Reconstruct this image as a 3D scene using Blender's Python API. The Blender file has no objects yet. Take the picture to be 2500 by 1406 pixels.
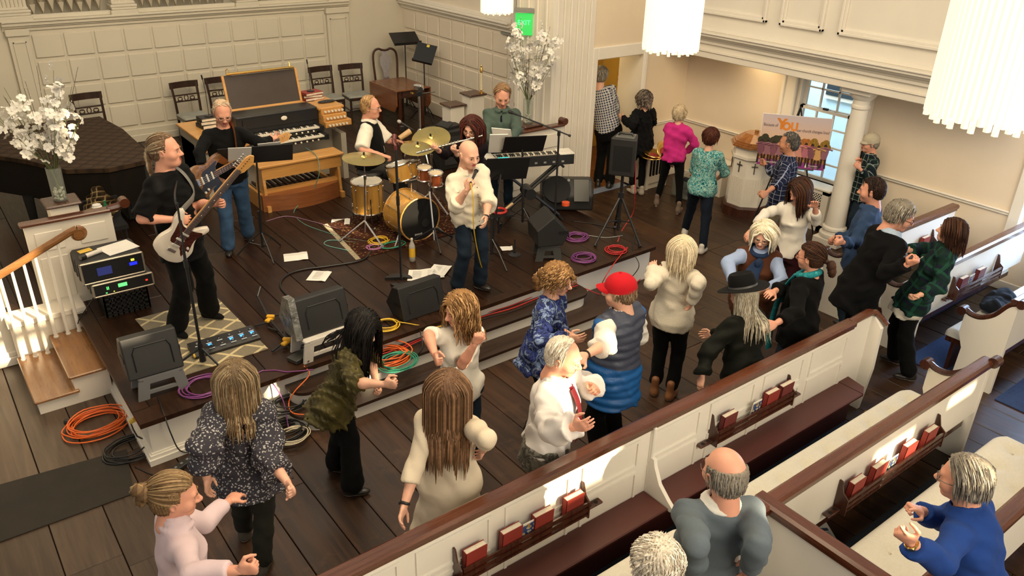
import bpy, math, random, time
import numpy as np
from mathutils import Matrix, Vector
T0=time.time()
SC=bpy.context.scene; COL=SC.collection
rnd=random.Random(7)
# ---------------- camera (solved from the room's vanishing points) ----------------
FPX,PITCH,YAW,ROLL,CAMZ=1957.08,0.464146,0.659685,0.0250136,4.35
_cp,_sp=math.cos(PITCH),math.sin(PITCH)
CF=np.array([math.sin(YAW)*_cp,math.cos(YAW)*_cp,-_sp])
_R=np.array([math.cos(YAW),-math.sin(YAW),0.]); _U=np.cross(_R,CF)
CR=math.cos(ROLL)*_R+math.sin(ROLL)*_U; CU=-math.sin(ROLL)*_R+math.cos(ROLL)*_U
CC=np.array([0,0,CAMZ])
cam=bpy.data.cameras.new('camera'); camo=bpy.data.objects.new('camera',cam); COL.objects.link(camo)
cam.sensor_fit='HORIZONTAL'; cam.sensor_width=36; cam.lens=FPX/2500*36; cam.clip_start=.05; cam.clip_end=200
camo.matrix_world=Matrix(((CR[0],CU[0],-CF[0],0),(CR[1],CU[1],-CF[1],0),(CR[2],CU[2],-CF[2],CAMZ),(0,0,0,1)))
SC.camera=camo
# ---------------- light ----------------
w=bpy.data.worlds.new('world'); SC.world=w; w.use_nodes=True
bg=w.node_tree.nodes['Background']; bg.inputs[0].default_value=(1.0,.92,.80,1); bg.inputs[1].default_value=.46
SUNV=np.array([-.34,1.,-.47]); SUNV/=np.linalg.norm(SUNV)
def lamp(kind,name,loc,energy,color,aim=None,size=None,sy=None):
    l=bpy.data.lights.new(name,kind); l.energy=energy; l.color=color
    o=bpy.data.objects.new(name,l); COL.objects.link(o); o.location=loc
    if aim is not None: o.rotation_euler=Vector(aim).to_track_quat('-Z','Y').to_euler()
    if kind=='AREA':
        l.shape='RECTANGLE'; l.size=size; l.size_y=sy or size
    elif kind=='SUN': l.angle=.009
    elif size: l.shadow_soft_size=size
    return o
lamp('SUN','sun_light',(3,-8,8),15.0,(1,.80,.52),aim=SUNV)
lamp('AREA','overhead_fill',(3.5,4.5,7.0),440,(1,.80,.52),aim=(.1,.35,-1),size=5,sy=4)  # broad fill added overhead for the general light, no such fixture
lamp('AREA','chancel_lamp',(3.6,9.6,5.2),70,(1,.84,.62),aim=(.1,.35,-1),size=3,sy=1.5)
lamp('AREA','side_window_light',(10.75,2.8,1.55),190,(.42,.64,1),aim=(-1,-.05,-.22),size=1.5,sy=1.7)
lamp('AREA','gallery_soffit_lamp',(9.95,7.2,2.1),9,(1,.75,.42),aim=(.1,.1,-1),size=.5,sy=1.6)
lamp('AREA','gallery_soffit_lamp',(9.95,3.4,2.1),7,(1,.80,.55),aim=(.1,.1,-1),size=.5,sy=2.2)
lamp('AREA','frontal_fill',(3.0,-3.2,5.2),430,(1,.87,.68),aim=(.15,1,-.42),size=6,sy=3)  # fill added behind the view to brighten the sides facing the camera
lamp('AREA','outdoor_daylight',(11.4,8.3,4.2),420,(.72,.88,1),aim=(.9,.1,-.55),size=2.5,sy=4)
lamp('AREA','corridor_lamp',(8.8,10.0,2.5),14,(1,.78,.4),aim=(0,0,-1),size=.6)
SC.view_settings.view_transform='Standard'; SC.view_settings.look='None'
SC.view_settings.exposure=0.12; SC.view_settings.gamma=1.0; SC.view_settings.use_curve_mapping=False
SC.cycles.use_denoising=True
SC.cycles.max_bounces=6
# ---------------- pixel -> place in the room ----------------
def ray(u,v): return CF+CR*(u-1250)/FPX-CU*(v-703)/FPX
def onz(u,v,z=0.): d=ray(u,v); return CC+d*(z-CAMZ)/d[2]
def ony(u,v,y): d=ray(u,v); return CC+d*y/d[1]
def onx(u,v,x): d=ray(u,v); return CC+d*x/d[0]
def proj(p):
    d=np.asarray(p,float)-CC; w_=d@CF
    return np.array([1250+FPX*(d@CR)/w_,703-FPX*(d@CU)/w_])
# ---------------- helpers: meshes ----------------
def unit(v): v=np.asarray(v,float); n=np.linalg.norm(v); return v/n if n>1e-9 else v
def rz(a): c,s=math.cos(a),math.sin(a); return np.array([[c,-s,0],[s,c,0],[0,0,1.]])
def rx(a): c,s=math.cos(a),math.sin(a); return np.array([[1.,0,0],[0,c,-s],[0,s,c]])
def ry(a): c,s=math.cos(a),math.sin(a); return np.array([[c,0,s],[0,1.,0],[-s,0,c]])
def frame(z,hint=(0,0,1)):
    z=unit(z); h=np.asarray(hint,float)
    if abs(z@unit(h))>.98: h=np.array([1.,0,0])
    x=unit(np.cross(h,z)); y=np.cross(z,x); return np.stack([x,y,z],1)
class MB:
    def __init__(s): s.V=[];s.F=[];s.M=[];s.n=0
    def add(s,v,f,mi=0):
        v=np.asarray(v,float).reshape(-1,3); s.V.append(v)
        for q in f: s.F.append([i+s.n for i in q]); s.M.append(mi)
        s.n+=len(v); return s
    def box(s,c,d,R=None,mi=0,ch=0.):
        c=np.asarray(c,float); h=np.asarray(d,float)/2
        if ch<=0:
            v=[(x,y,z) for x in(-1,1) for y in(-1,1) for z in(-1,1)]; v=np.array(v)*h
            f=[(0,1,3,2),(4,6,7,5),(0,4,5,1),(2,3,7,6),(0,2,6,4),(1,5,7,3)]
        else:
            ch=min(ch,h.min()*.95); v=[];idx={}
            for x in(-1,1):
                for y in(-1,1):
                    for z in(-1,1):
                        for a in range(3):
                            p=np.array([x,y,z])*h; q=p.copy()
                            for b in range(3):
                                if b!=a: q[b]-=np.sign(p[b])*ch
                            idx[(x,y,z,a)]=len(v); v.append(q)
            f=[]
            for a in range(3):
                b,c2=(a+1)%3,(a+2)%3
                for sg in(-1,1):
                    k=[]
                    for (p,q) in((-1,-1),(1,-1),(1,1),(-1,1)):
                        t=[0,0,0]; t[a]=sg;t[b]=p;t[c2]=q; k.append(idx[(*t,a)])
                    f.append(k if sg>0 else k[::-1])
                for p in(-1,1):
                    for q in(-1,1):
                        k=[]
                        for sg,ax in((-1,b),(1,b),(1,c2),(-1,c2)):
                            t=[0,0,0]; t[a]=sg;t[b]=p;t[c2]=q; k.append(idx[(*t,ax)])
                        f.append(k if p*q>0 else k[::-1])
            for x in(-1,1):
                for y in(-1,1):
                    for z in(-1,1):
                        k=[idx[(x,y,z,a)] for a in range(3)]; f.append(k if x*y*z>0 else k[::-1])
            v=np.array(v)
        if R is not None: v=v@np.asarray(R).T
        return s.add(v+c,f,mi)
    def bb(s,lo,hi,mi=0,ch=0.):
        lo=np.minimum(lo,hi).astype(float) if False else np.asarray(lo,float); hi=np.asarray(hi,float)
        a=np.minimum(lo,hi); b=np.maximum(lo,hi); return s.box((a+b)/2,b-a,None,mi,ch)
    def ring(s,rings,mi=0,cap=True,closed=True):
        n=len(rings[0]); v=np.concatenate(rings); f=[]
        for i in range(len(rings)-1):
            for j in range(n if closed else n-1):
                k=(j+1)%n; f.append((i*n+j,i*n+k,(i+1)*n+k,(i+1)*n+j))
        if cap and closed: f.append(tuple(range(n))[::-1]); f.append(tuple((len(rings)-1)*n+j for j in range(n)))
        return s.add(v,f,mi)
    def cyl(s,p0,p1,r0,r1=None,n=10,mi=0,cap=True):
        p0=np.asarray(p0,float);p1=np.asarray(p1,float); r1=r0 if r1 is None else r1
        B=frame(p1-p0); a=np.linspace(0,2*np.pi,n,endpoint=False); c=np.outer(np.cos(a),B[:,0])+np.outer(np.sin(a),B[:,1])
        return s.ring([p0+c*r0,p1+c*r1],mi,cap)
    def tube(s,pts,r,n=6,mi=0,cap=True,flat=1.,hint=(0,0,1)):
        P=np.asarray(pts,float); m=len(P); r=np.broadcast_to(np.asarray(r,float),(m,))
        T=np.gradient(P,axis=0); a=np.linspace(0,2*np.pi,n,endpoint=False); rings=[]
        x=None
        for i in range(m):
            t=unit(T[i])
            if x is None: x=frame(t,hint)[:,0]
            x=unit(x-t*(x@t)); y=np.cross(t,x)
            rings.append(P[i]+r[i]*(np.outer(np.cos(a),x)+np.outer(np.sin(a)*flat,y)))
        return s.ring(rings,mi,cap)
    def lathe(s,prof,c=(0,0,0),R=None,n=16,mi=0,cap=True):
        a=np.linspace(0,2*np.pi,n,endpoint=False); rings=[]
        for r,z in prof:
            v=np.stack([r*np.cos(a),r*np.sin(a),np.full(n,z)],1)
            if R is not None: v=v@np.asarray(R).T
            rings.append(v+np.asarray(c,float))
        return s.ring(rings,mi,cap)
    def prism(s,poly,t0,t1,O=(0,0,0),A=(1,0,0),B=(0,1,0),mi=0):
        O=np.asarray(O,float);A=np.asarray(A,float);B=np.asarray(B,float);N=np.cross(A,B)
        p=np.array([O+A*x+B*y for x,y in poly]); ar=sum(poly[i-1][0]*poly[i][1]-poly[i][0]*poly[i-1][1] for i in range(len(poly)))
        if ar<0: p=p[::-1]
        n=len(p); f=[tuple(range(n))[::-1],tuple(range(n,2*n))]
        for i in range(n): k=(i+1)%n; f.append((i,k,n+k,n+i))
        return s.add(np.concatenate([p+N*t0,p+N*t1]),f,mi)
    def ell(s,c,r,R=None,nu=12,nv=8,mi=0):
        r=np.broadcast_to(np.asarray(r,float),(3,)); rings=[]
        a=np.linspace(0,2*np.pi,nu,endpoint=False)
        for i in range(nv+1):
            t=-np.pi/2+np.pi*i/nv; cc=max(math.cos(t),.02)
            v=np.stack([cc*np.cos(a),cc*np.sin(a),np.full(nu,math.sin(t))],1)*r
            if R is not None: v=v@np.asarray(R).T
            rings.append(v+np.asarray(c,float))
        return s.ring(rings,mi)
    def mesh(s,name,smooth=35):
        me=bpy.data.meshes.new(name); V=np.concatenate(s.V)
        me.from_pydata(V.tolist(),[],s.F)
        if s.M and max(s.M)>0: me.polygons.foreach_set('material_index',s.M)
        if smooth:
            me.polygons.foreach_set('use_smooth',[True]*len(s.F))
            if smooth<180: me.set_sharp_from_angle(angle=math.radians(smooth))
        me.update(); return me
    def build(s,name,mats,parent=None,smooth=35,**kw):
        me=s.mesh(name,smooth)
        return link(name,me,mats,parent,**kw)
def link(name,me,mats,parent=None,local=False,loc=None,label=None,cat=None,group=None,kind=None):
    if not isinstance(mats,(list,tuple)): mats=[mats]
    if len(me.materials)==0:
        for m in mats: me.materials.append(m)
    o=bpy.data.objects.new(name,me); COL.objects.link(o)
    if parent is not None:
        o.parent=parent
        if not local and parent.type=='EMPTY' : o.location=-Vector(parent.location)
    if loc is not None: o.location=loc
    tag(o,label,cat,group,kind); return o
def tag(o,label=None,cat=None,group=None,kind=None):
    for k,v in (('label',label),('category',cat),('group',group),('kind',kind)):
        if v: o[k]=v
    return o
def thing(name,label,cat,loc=(0,0,0),group=None,rot=0.,kind=None):
    o=bpy.data.objects.new(name,None); COL.objects.link(o); o.empty_display_size=.1
    o.location=[float(x) for x in loc]; o.rotation_euler=(0,0,rot); return tag(o,label,cat,group,kind)
def dup(root,loc,rot=0.,label=None,group=None):
    r=root.copy(); COL.objects.link(r); r.location=[float(x) for x in loc]; r.rotation_euler=(0,0,rot); tag(r,label,None,group)
    for ch in list(root.children):
        c=ch.copy(); COL.objects.link(c); c.parent=r
        for g in list(ch.children):
            d=g.copy(); COL.objects.link(d); d.parent=c
    return r
def struct(name,mb,m,parent=None,smooth=35): return mb.build(name,m,parent,smooth,kind='structure' if parent is None else None)
# ---------------- helpers: materials ----------------
_MC={}
class NT:
    def __init__(s,name):
        s.m=bpy.data.materials.new(name); s.m.use_nodes=True; s.t=s.m.node_tree; s.b=s.t.nodes['Principled BSDF']
        s.tc=s.n('ShaderNodeTexCoord')
    def n(s,t,**kw):
        o=s.t.nodes.new(t)
        for k,v in kw.items():
            if hasattr(o,k): setattr(o,k,v)
        return o
    def l(s,a,b): s.t.links.new(a,b)
    def noise(s,scale,detail=3,vec=None,rough=.55,dist=0.):
        o=s.n('ShaderNodeTexNoise'); o.inputs['Scale'].default_value=scale; o.inputs['Detail'].default_value=detail; o.inputs['Roughness'].default_value=rough; o.inputs['Distortion'].default_value=dist
        s.l(vec or s.tc.outputs['Object'],o.inputs['Vector']); return o
    def map(s,scale=(1,1,1),rot=(0,0,0),loc=(0,0,0),src='Object'):
        o=s.n('ShaderNodeMapping'); o.inputs['Scale'].default_value=scale; o.inputs['Rotation'].default_value=rot; o.inputs['Location'].default_value=loc
        s.l(s.tc.outputs[src],o.inputs['Vector']); return o.outputs[0]
    def ramp(s,fac,stops,interp='LINEAR'):
        o=s.n('ShaderNodeValToRGB'); e=o.color_ramp.elements; o.color_ramp.interpolation=interp
        while len(e)<len(stops): e.new(.5)
        for i,(p,c) in enumerate(stops): e[i].position=p; e[i].color=(*c,1) if len(c)==3 else c
        s.l(fac,o.inputs[0]); return o.outputs[0]
    def mix(s,fac,a,b,mode='MIX'):
        o=s.n('ShaderNodeMix'); o.data_type='RGBA'; o.blend_type=mode
        for i,x in ((0,fac),(6,a),(7,b)):
            if hasattr(x,'links'): s.l(x,o.inputs[i])
            elif i==0: o.inputs[0].default_value=x
            else: o.inputs[i].default_value=(*x,1)
        return o.outputs[2]
    def math(s,op,a,b=None,c=None):
        o=s.n('ShaderNodeMath'); o.operation=op
        for i,x in enumerate((a,b,c)):
            if x is None: continue
            if hasattr(x,'links'): s.l(x,o.inputs[i])
            else: o.inputs[i].default_value=x
        return o.outputs[0]
    def bump(s,h,strength=.3,dist=.01):
        o=s.n('ShaderNodeBump'); o.inputs['Strength'].default_value=strength; o.inputs['Distance'].default_value=dist
        s.l(h,o.inputs['Height']); s.l(o.outputs[0],s.b.inputs['Normal'])
    def col(s,c): s.l(c,s.b.inputs['Base Color'])
    def set(s,rough=.5,metal=0.,spec=None,coat=0.,sheen=0.):
        s.b.inputs['Roughness'].default_value=rough; s.b.inputs['Metallic'].default_value=metal
        if spec is not None: s.b.inputs['Specular IOR Level'].default_value=spec
        if coat: s.b.inputs['Coat Weight'].default_value=coat; s.b.inputs['Coat Roughness'].default_value=.15
        if sheen: s.b.inputs['Sheen Weight'].default_value=sheen
        return s
def hexc(h): # sRGB hex -> linear
    v=[int(h[i:i+2],16)/255 for i in(0,2,4)]; return tuple(x/12.92 if x<=.04045 else ((x+.055)/1.055)**2.4 for x in v)
def mat(name,c,rough=.5,metal=0.,var=.12,vs=6.,bump=0.,bs=40.,spec=None,coat=0.,sheen=0.):
    if name in _MC: return _MC[name]
    if isinstance(c,str): c=hexc(c)
    t=NT(name).set(rough,metal,spec,coat,sheen)
    n=t.noise(vs,3)
    lo=tuple(x*(1-var) for x in c); hi=tuple(min(x*(1+var),.95) for x in c)
    t.col(t.ramp(n.outputs['Fac'],[(.3,lo),(.7,hi)]))
    if bump: t.bump(t.noise(bs,3).outputs['Fac'],bump,.01)
    _MC[name]=t.m; return t.m
def emit(name,c,e,base=(0.02,.02,.02)):
    if name in _MC: return _MC[name]
    if isinstance(c,str): c=hexc(c)
    t=NT(name).set(.3); t.b.inputs['Base Color'].default_value=(*base,1); t.b.inputs['Emission Color'].default_value=(*c,1); t.b.inputs['Emission Strength'].default_value=e
    _MC[name]=t.m; return t.m
def wood(name,c1,c2,rough=.35,axis=1,scale=1.,coat=0.,grain=1.,rndamt=.0,spec=None):
    if name in _MC: return _MC[name]
    if isinstance(c1,str): c1=hexc(c1)
    if isinstance(c2,str): c2=hexc(c2)
    t=NT(name).set(rough,0,spec,coat)
    sc=[9*scale]*3; sc[axis]=.6*scale
    mp=t.map(tuple(sc))
    if rndamt:
        oi=t.n('ShaderNodeObjectInfo'); vm=t.n('ShaderNodeVectorMath'); vm.operation='ADD'
        t.l(mp,vm.inputs[0]); cmb=t.n('ShaderNodeCombineXYZ'); r100=t.math('MULTIPLY',oi.outputs['Random'],97.)
        for i in range(3): t.l(r100,cmb.inputs[i])
        t.l(cmb.outputs[0],vm.inputs[1]); mp=vm.outputs[0]
    n=t.noise(1.,5,mp,.6,1.2); n2=t.noise(5.,4,mp,.6,.4)
    f=t.math('ADD',t.math('MULTIPLY',n.outputs['Fac'],.7),t.math('MULTIPLY',n2.outputs['Fac'],.3*grain))
    c=t.ramp(f,[(.32,c1),(.68,c2)])
    if rndamt:
        v=t.math('ADD',t.math('MULTIPLY',oi.outputs['Random'],2*rndamt),1-rndamt)
        vv=t.n('ShaderNodeCombineXYZ')
        for i in range(3): t.l(v,vv.inputs[i])
        c=t.mix(1.,c,vv.outputs[0],'MULTIPLY')
    t.col(c); t.bump(n2.outputs['Fac'],.12,.004)
    rr=t.math('ADD',t.math('MULTIPLY',n2.outputs['Fac'],.3),rough-.15); t.l(rr,t.b.inputs['Roughness'])
    _MC[name]=t.m; return t.m
WHITE=mat('white_paint',(.74,.69,.60),.45,var=.03,vs=2)
WALL=mat('cream_wall_paint',(.72,.64,.52),.6,var=.03,vs=1.5)
ORGANW=mat('grey_cream_panel_paint',(.60,.55,.44),.5,var=.03,vs=1.5)
PEWW=mat('pew_white_paint',(.76,.72,.64),.4,var=.03,vs=2)
RAIL=wood('mahogany_rail',(.05,.014,.006),(.12,.035,.014),.28,0,1.2,coat=.4)
RAILY=wood('mahogany_rail_long',(.05,.014,.006),(.12,.035,.014),.28,1,1.2,coat=.4)
MAHOG=wood('mahogany',(.030,.009,.005),(.075,.022,.010),.3,2,1.2,coat=.3)
FLOORW=wood('worn_floor_plank',(.016,.0065,.003),(.062,.028,.012),.42,1,1.,rndamt=.3,spec=.42)
def worn(m,c,amt):
    t=m.node_tree; b_=t.nodes['Principled BSDF']; lk=[l for l in t.links if l.to_socket==b_.inputs['Base Color']][0]; src=lk.from_socket
    g=t.nodes.new('ShaderNodeNewGeometry'); n=t.nodes.new('ShaderNodeTexNoise'); n.inputs['Scale'].default_value=2.6; n.inputs['Detail'].default_value=6; n.inputs['Roughness'].default_value=.7; t.links.new(g.outputs['Position'],n.inputs['Vector'])
    r=t.nodes.new('ShaderNodeValToRGB'); r.color_ramp.elements[0].position=.56; r.color_ramp.elements[1].position=.70; t.links.new(n.outputs['Fac'],r.inputs[0])
    x=t.nodes.new('ShaderNodeMath'); x.operation='MULTIPLY'; x.inputs[1].default_value=amt; t.links.new(r.outputs[0],x.inputs[0])
    k=t.nodes.new('ShaderNodeMix'); k.data_type='RGBA'; k.inputs[7].default_value=(*c,1); t.links.new(x.outputs[0],k.inputs[0]); t.links.new(src,k.inputs[6]); t.links.new(k.outputs[2],b_.inputs['Base Color'])
FLOORL=wood('greyed_floor_plank',(.035,.020,.012),(.105,.068,.042),.42,1,1.,rndamt=.25,spec=.4)
worn(FLOORW,(.11,.055,.028),.5)
STAGEW=wood('stage_plank_dark',(.010,.0038,.0018),(.034,.0135,.0055),.38,1,1.,rndamt=.25,spec=.3)
OAK=wood('oak_tread',(.16,.065,.018),(.32,.15,.05),.3,1,1.5,coat=.3)
HONEY=wood('honey_oak',(.42,.19,.045),(.62,.33,.10),.35,0,1.2,coat=.2)
BLACK=mat('black_metal',(.012,.012,.013),.4,var=.1)
BLACKP=mat('black_plastic',(.013,.0125,.012),.5,var=.15,bump=.15,bs=300)
CHROME=mat('chrome',(.75,.73,.70),.18,1.,var=.03)
BRASS=mat('brass',(.75,.50,.16),.25,1.,var=.05)
GREYP=mat('grey_plastic',(.17,.17,.17),.5,var=.05)
PAPER=mat('paper_white',(.80,.77,.70),.6,var=.04)
DARK=mat('gap_dark',(.004,.003,.002),.9)

worn(STAGEW,(.05,.022,.010),.45)
# =================== PEOPLE: distance-field bodies meshed by surface nets ===================
class Fld:
    def __init__(s,lo,hi,h):
        s.h=h; s.lo=np.asarray(lo,float)-2*h; n=np.ceil((np.asarray(hi,float)+2*h-s.lo)/h).astype(int)+1
        s.ax=[(s.lo[i]+h*np.arange(n[i])).astype(np.float32) for i in range(3)]
        s.F=np.full(tuple(n),.3,np.float32)
    def win(s,lo,hi):
        sl=[];
        for i in range(3):
            a=int(max(0,np.floor((lo[i]-s.lo[i])/s.h))); b=int(min(s.F.shape[i],np.ceil((hi[i]-s.lo[i])/s.h)+1)); sl.append(slice(a,max(a,b)))
        X=s.ax[0][sl[0]][:,None,None];Y=s.ax[1][sl[1]][None,:,None];Z=s.ax[2][sl[2]][None,None,:]
        return tuple(sl),X,Y,Z
    def put(s,sl,d,k,op):
        A=s.F[sl]
        if op=='u':
            if k>0: h=np.maximum(k-np.abs(A-d),0)/k; s.F[sl]=np.minimum(A,d)-h*h*k*.25
            else: s.F[sl]=np.minimum(A,d)
        else:
            d=-d
            if k>0: h=np.maximum(k-np.abs(A-d),0)/k; s.F[sl]=np.maximum(A,d)+h*h*k*.25
            else: s.F[sl]=np.maximum(A,d)
    def cap(s,a,b,ra,rb=None,k=.02,op='u',flat=None):
        rb=ra if rb is None else rb; a=np.asarray(a,float); b=np.asarray(b,float); m=max(ra,rb)+k+2*s.h
        sl,X,Y,Z=s.win(np.minimum(a,b)-m,np.maximum(a,b)+m)
        if min(s.F[sl].shape)==0: return
        d=b-a; L=max(d@d,1e-9); px,py,pz=X-a[0],Y-a[1],Z-a[2]
        t=np.clip((px*d[0]+py*d[1]+pz*d[2])/L,0,1)
        if flat is not None: # squash along a unit vector
            v,f=flat; q=(px-t*d[0])*v[0]+(py-t*d[1])*v[1]+(pz-t*d[2])*v[2]
            dist=np.sqrt((px-t*d[0])**2+(py-t*d[1])**2+(pz-t*d[2])**2+q*q*(f*f-1))
            dd=(dist-(ra+(rb-ra)*t))/ (1+(f-1)*.5)
        else: dd=np.sqrt((px-t*d[0])**2+(py-t*d[1])**2+(pz-t*d[2])**2)-(ra+(rb-ra)*t)
        s.put(sl,dd.astype(np.float32),k,op)
    def ell(s,c,r,R=None,k=.02,op='u'):
        c=np.asarray(c,float); r=np.asarray(r,float); m=r.max()+k+2*s.h
        sl,X,Y,Z=s.win(c-m,c+m)
        if min(s.F[sl].shape)==0: return
        px,py,pz=X-c[0],Y-c[1],Z-c[2]
        if R is not None: q=[px*R[0,i]+py*R[1,i]+pz*R[2,i] for i in range(3)]
        else: q=[px,py,pz]
        k0=np.sqrt((q[0]/r[0])**2+(q[1]/r[1])**2+(q[2]/r[2])**2); k1=np.sqrt((q[0]/r[0]**2)**2+(q[1]/r[1]**2)**2+(q[2]/r[2]**2)**2)
        s.put(sl,(k0*(k0-1)/np.maximum(k1,1e-6)).astype(np.float32),k,op)
    def loft(s,O,A,B,C,L,tab,k=.03,op='u',off=0.,s0=None,s1=None,pw=2.):
        # sections along C (unit) from O: tab rows (s,width,depth,fwd offset); A lateral, B forward
        tab=np.asarray(tab,float); m=tab[:,1:3].max()+abs(tab[:,3]).max()+off+k+2*s.h
        e=np.array([O+C*L*tab[0,0],O+C*L*tab[-1,0]]); sl,X,Y,Z=s.win(e.min(0)-m,e.max(0)+m)
        if min(s.F[sl].shape)==0: return
        px,py,pz=X-O[0],Y-O[1],Z-O[2]
        t=(px*C[0]+py*C[1]+pz*C[2])/L; x=px*A[0]+py*A[1]+pz*A[2]; y=px*B[0]+py*B[1]+pz*B[2]
        w=np.interp(t,tab[:,0],tab[:,1])+off; d=np.interp(t,tab[:,0],tab[:,2])+off; y=y-np.interp(t,tab[:,0],tab[:,3])
        q=((np.abs(x)/w)**pw+(np.abs(y)/d)**pw)**(1/pw)
        dd=(q-1)*np.minimum(w,d)
        lo=tab[0,0] if s0 is None else s0; hi=tab[-1,0] if s1 is None else s1
        dd=np.maximum(dd,np.maximum((lo-t)*L,(t-hi)*L)); s.put(sl,dd.astype(np.float32),k,op)
    def plane(s,p,n,k=0.): # remove the side the normal points to
        p=np.asarray(p,float); X,Y,Z=s.ax[0][:,None,None],s.ax[1][None,:,None],s.ax[2][None,None,:]
        d=(X-p[0])*n[0]+(Y-p[1])*n[1]+(Z-p[2])*n[2]; s.F=np.maximum(s.F,d.astype(np.float32))
    def wr(s,amp,f,seed,ani=(1,1,1)):
        r=np.random.RandomState(seed); X,Y,Z=s.ax[0][:,None,None]*ani[0],s.ax[1][None,:,None]*ani[1],s.ax[2][None,None,:]*ani[2]
        w=0.; q=np.sin(f*.6*(X*.7+Z*.5+Y*.2)+r.rand()*6)
        for i in range(3):
            v=r.randn(3); v/=np.linalg.norm(v); w=w+np.sin(f*(1+.45*i)*(X*v[0]+Y*v[1]+Z*v[2])+1.6*q+r.rand()*6)/(1+.5*i)
        s.F-=(amp*np.clip(w,-.45,1.5)).astype(np.float32)
    def nets(s):
        F=s.F; G=F<0; n=F.shape
        c=sum(G[i:n[0]-1+i,j:n[1]-1+j,k:n[2]-1+k].astype(np.int8) for i in(0,1) for j in(0,1) for k in(0,1))
        I=np.argwhere((c>0)&(c<8)); 
        if len(I)==0: return np.zeros((0,3)),np.zeros((0,4),int)
        ids=np.full(tuple(x-1 for x in n),-1,np.int32); ids[tuple(I.T)]=np.arange(len(I))
        off=[(i,j,k) for i in(0,1) for j in(0,1) for k in(0,1)]; val=np.stack([F[I[:,0]+o[0],I[:,1]+o[1],I[:,2]+o[2]] for o in off],1)
        acc=np.zeros((len(I),3)); cnt=np.zeros(len(I))
        for a in range(8):
            for b in range(a+1,8):
                d=np.array(off[b])-np.array(off[a])
                if np.abs(d).sum()!=1: continue
                m=(val[:,a]<0)!=(val[:,b]<0); t=val[m,a]/(val[m,a]-val[m,b]); acc[m]+=np.array(off[a])+t[:,None]*d; cnt[m]+=1
        V=(I+acc/cnt[:,None])*s.h+s.lo; Q=[]
        for ax in range(3):
            u,v=(ax+1)%3,(ax+2)%3; sl0=[slice(None)]*3; sl1=[slice(None)]*3; sl0[ax]=slice(0,-1); sl1[ax]=slice(1,None)
            g0=G[tuple(sl0)];g1=G[tuple(sl1)]; J=np.argwhere(g0!=g1); J=J[(J[:,u]>0)&(J[:,v]>0)&(J[:,u]<n[u]-1)&(J[:,v]<n[v]-1)]
            if len(J)==0: continue
            def g(du,dv): q=J.copy(); q[:,u]-=du; q[:,v]-=dv; return ids[tuple(q.T)]
            q=np.stack([g(1,1),g(0,1),g(0,0),g(1,0)],1); fl=~g0[tuple(J.T)]; q[fl]=q[fl][:,::-1]; Q.append(q)
        return V,np.concatenate(Q)
def qmesh(name,V,Q,mi=None):
    me=bpy.data.meshes.new(name); me.vertices.add(len(V)); me.vertices.foreach_set('co',np.asarray(V,np.float32).ravel())
    me.loops.add(len(Q)*4); me.loops.foreach_set('vertex_index',np.asarray(Q,np.int32).ravel())
    me.polygons.add(len(Q)); me.polygons.foreach_set('loop_start',np.arange(len(Q),dtype=np.int32)*4)
    if mi is not None: me.polygons.foreach_set('material_index',np.asarray(mi,np.int32))
    me.polygons.foreach_set('use_smooth',np.ones(len(Q),bool)); me.update(); me.validate(); return me
def sphq(c,r,R,nu=10,nv=8):
    V=[];Q=[]
    for i in range(nv+1):
        t=-math.pi/2+math.pi*i/nv
        for j in range(nu): a=2*math.pi*j/nu; V.append((math.cos(t)*math.cos(a)*r[0],math.cos(t)*math.sin(a)*r[1],math.sin(t)*r[2]))
    for i in range(nv):
        for j in range(nu): k=(j+1)%nu; Q.append((i*nu+j,i*nu+k,(i+1)*nu+k,(i+1)*nu+j))
    return np.array(V)@R.T+c,np.array(Q)
# ---- skin, hair and cloth materials
def skin(name,c):
    if name in _MC: return _MC[name]
    c=hexc(c); t=NT(name).set(.5,spec=.35); n=t.noise(18,3); n2=t.noise(5,2)
    t.col(t.mix(t.math('MULTIPLY',n2.outputs['Fac'],.5),t.ramp(n.outputs['Fac'],[(.3,tuple(x*.9 for x in c)),(.7,c)]),(c[0]*.97,c[1]*.74,c[2]*.68)))
    t.b.inputs['Subsurface Weight'].default_value=.0; t.bump(t.noise(220,2).outputs['Fac'],.08,.002); _MC[name]=t.m; return t.m
SKINS=[skin('skin_fair','e0b096'),skin('skin_rosy','d9a086'),skin('skin_light','e4b89c'),skin('skin_tan','c08a6c')]
LIPS=mat('lips',(.42,.10,.085),.4,var=.05); EYEW=mat('eye_white',(.62,.57,.50),.2,var=.02); IRIS=mat('iris_dark',(.03,.018,.012),.1,var=.02); MOUTHL=mat('mouth_inside',(.10,.015,.012),.5)  # last one: dark red inside of an open mouth
def hairm(name,c,c2=None):
    if name in _MC: return _MC[name]
    c=hexc(c); c2=hexc(c2) if c2 else tuple(x*1.7 for x in c)
    t=NT(name).set(.58,spec=.22); n=t.noise(45,3); n2=t.noise(9,2)
    f=t.math('ADD',t.math('MULTIPLY',n.outputs['Fac'],.5),t.math('MULTIPLY',n2.outputs['Fac'],.5))
    t.col(t.ramp(f,[(.35,c),(.65,c2)])); t.bump(n.outputs['Fac'],.3,.004); _MC[name]=t.m; return t.m
def cloth(name,c,rough=.85,var=.12,bump=.25,bs=260,sheen=.02):
    if name in _MC: return _MC[name]
    c=hexc(c) if isinstance(c,str) else c
    t=NT(name).set(rough,spec=.12 if max(c)<.05 else .25,sheen=sheen); n=t.noise(7,3)
    t.col(t.ramp(n.outputs['Fac'],[(.3,tuple(x*(1-var) for x in c)),(.7,tuple(min(.92,x*(1+var)) for x in c))])); t.bump(t.noise(bs,2).outputs['Fac'],bump,.004); _MC[name]=t.m; return t.m
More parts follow.
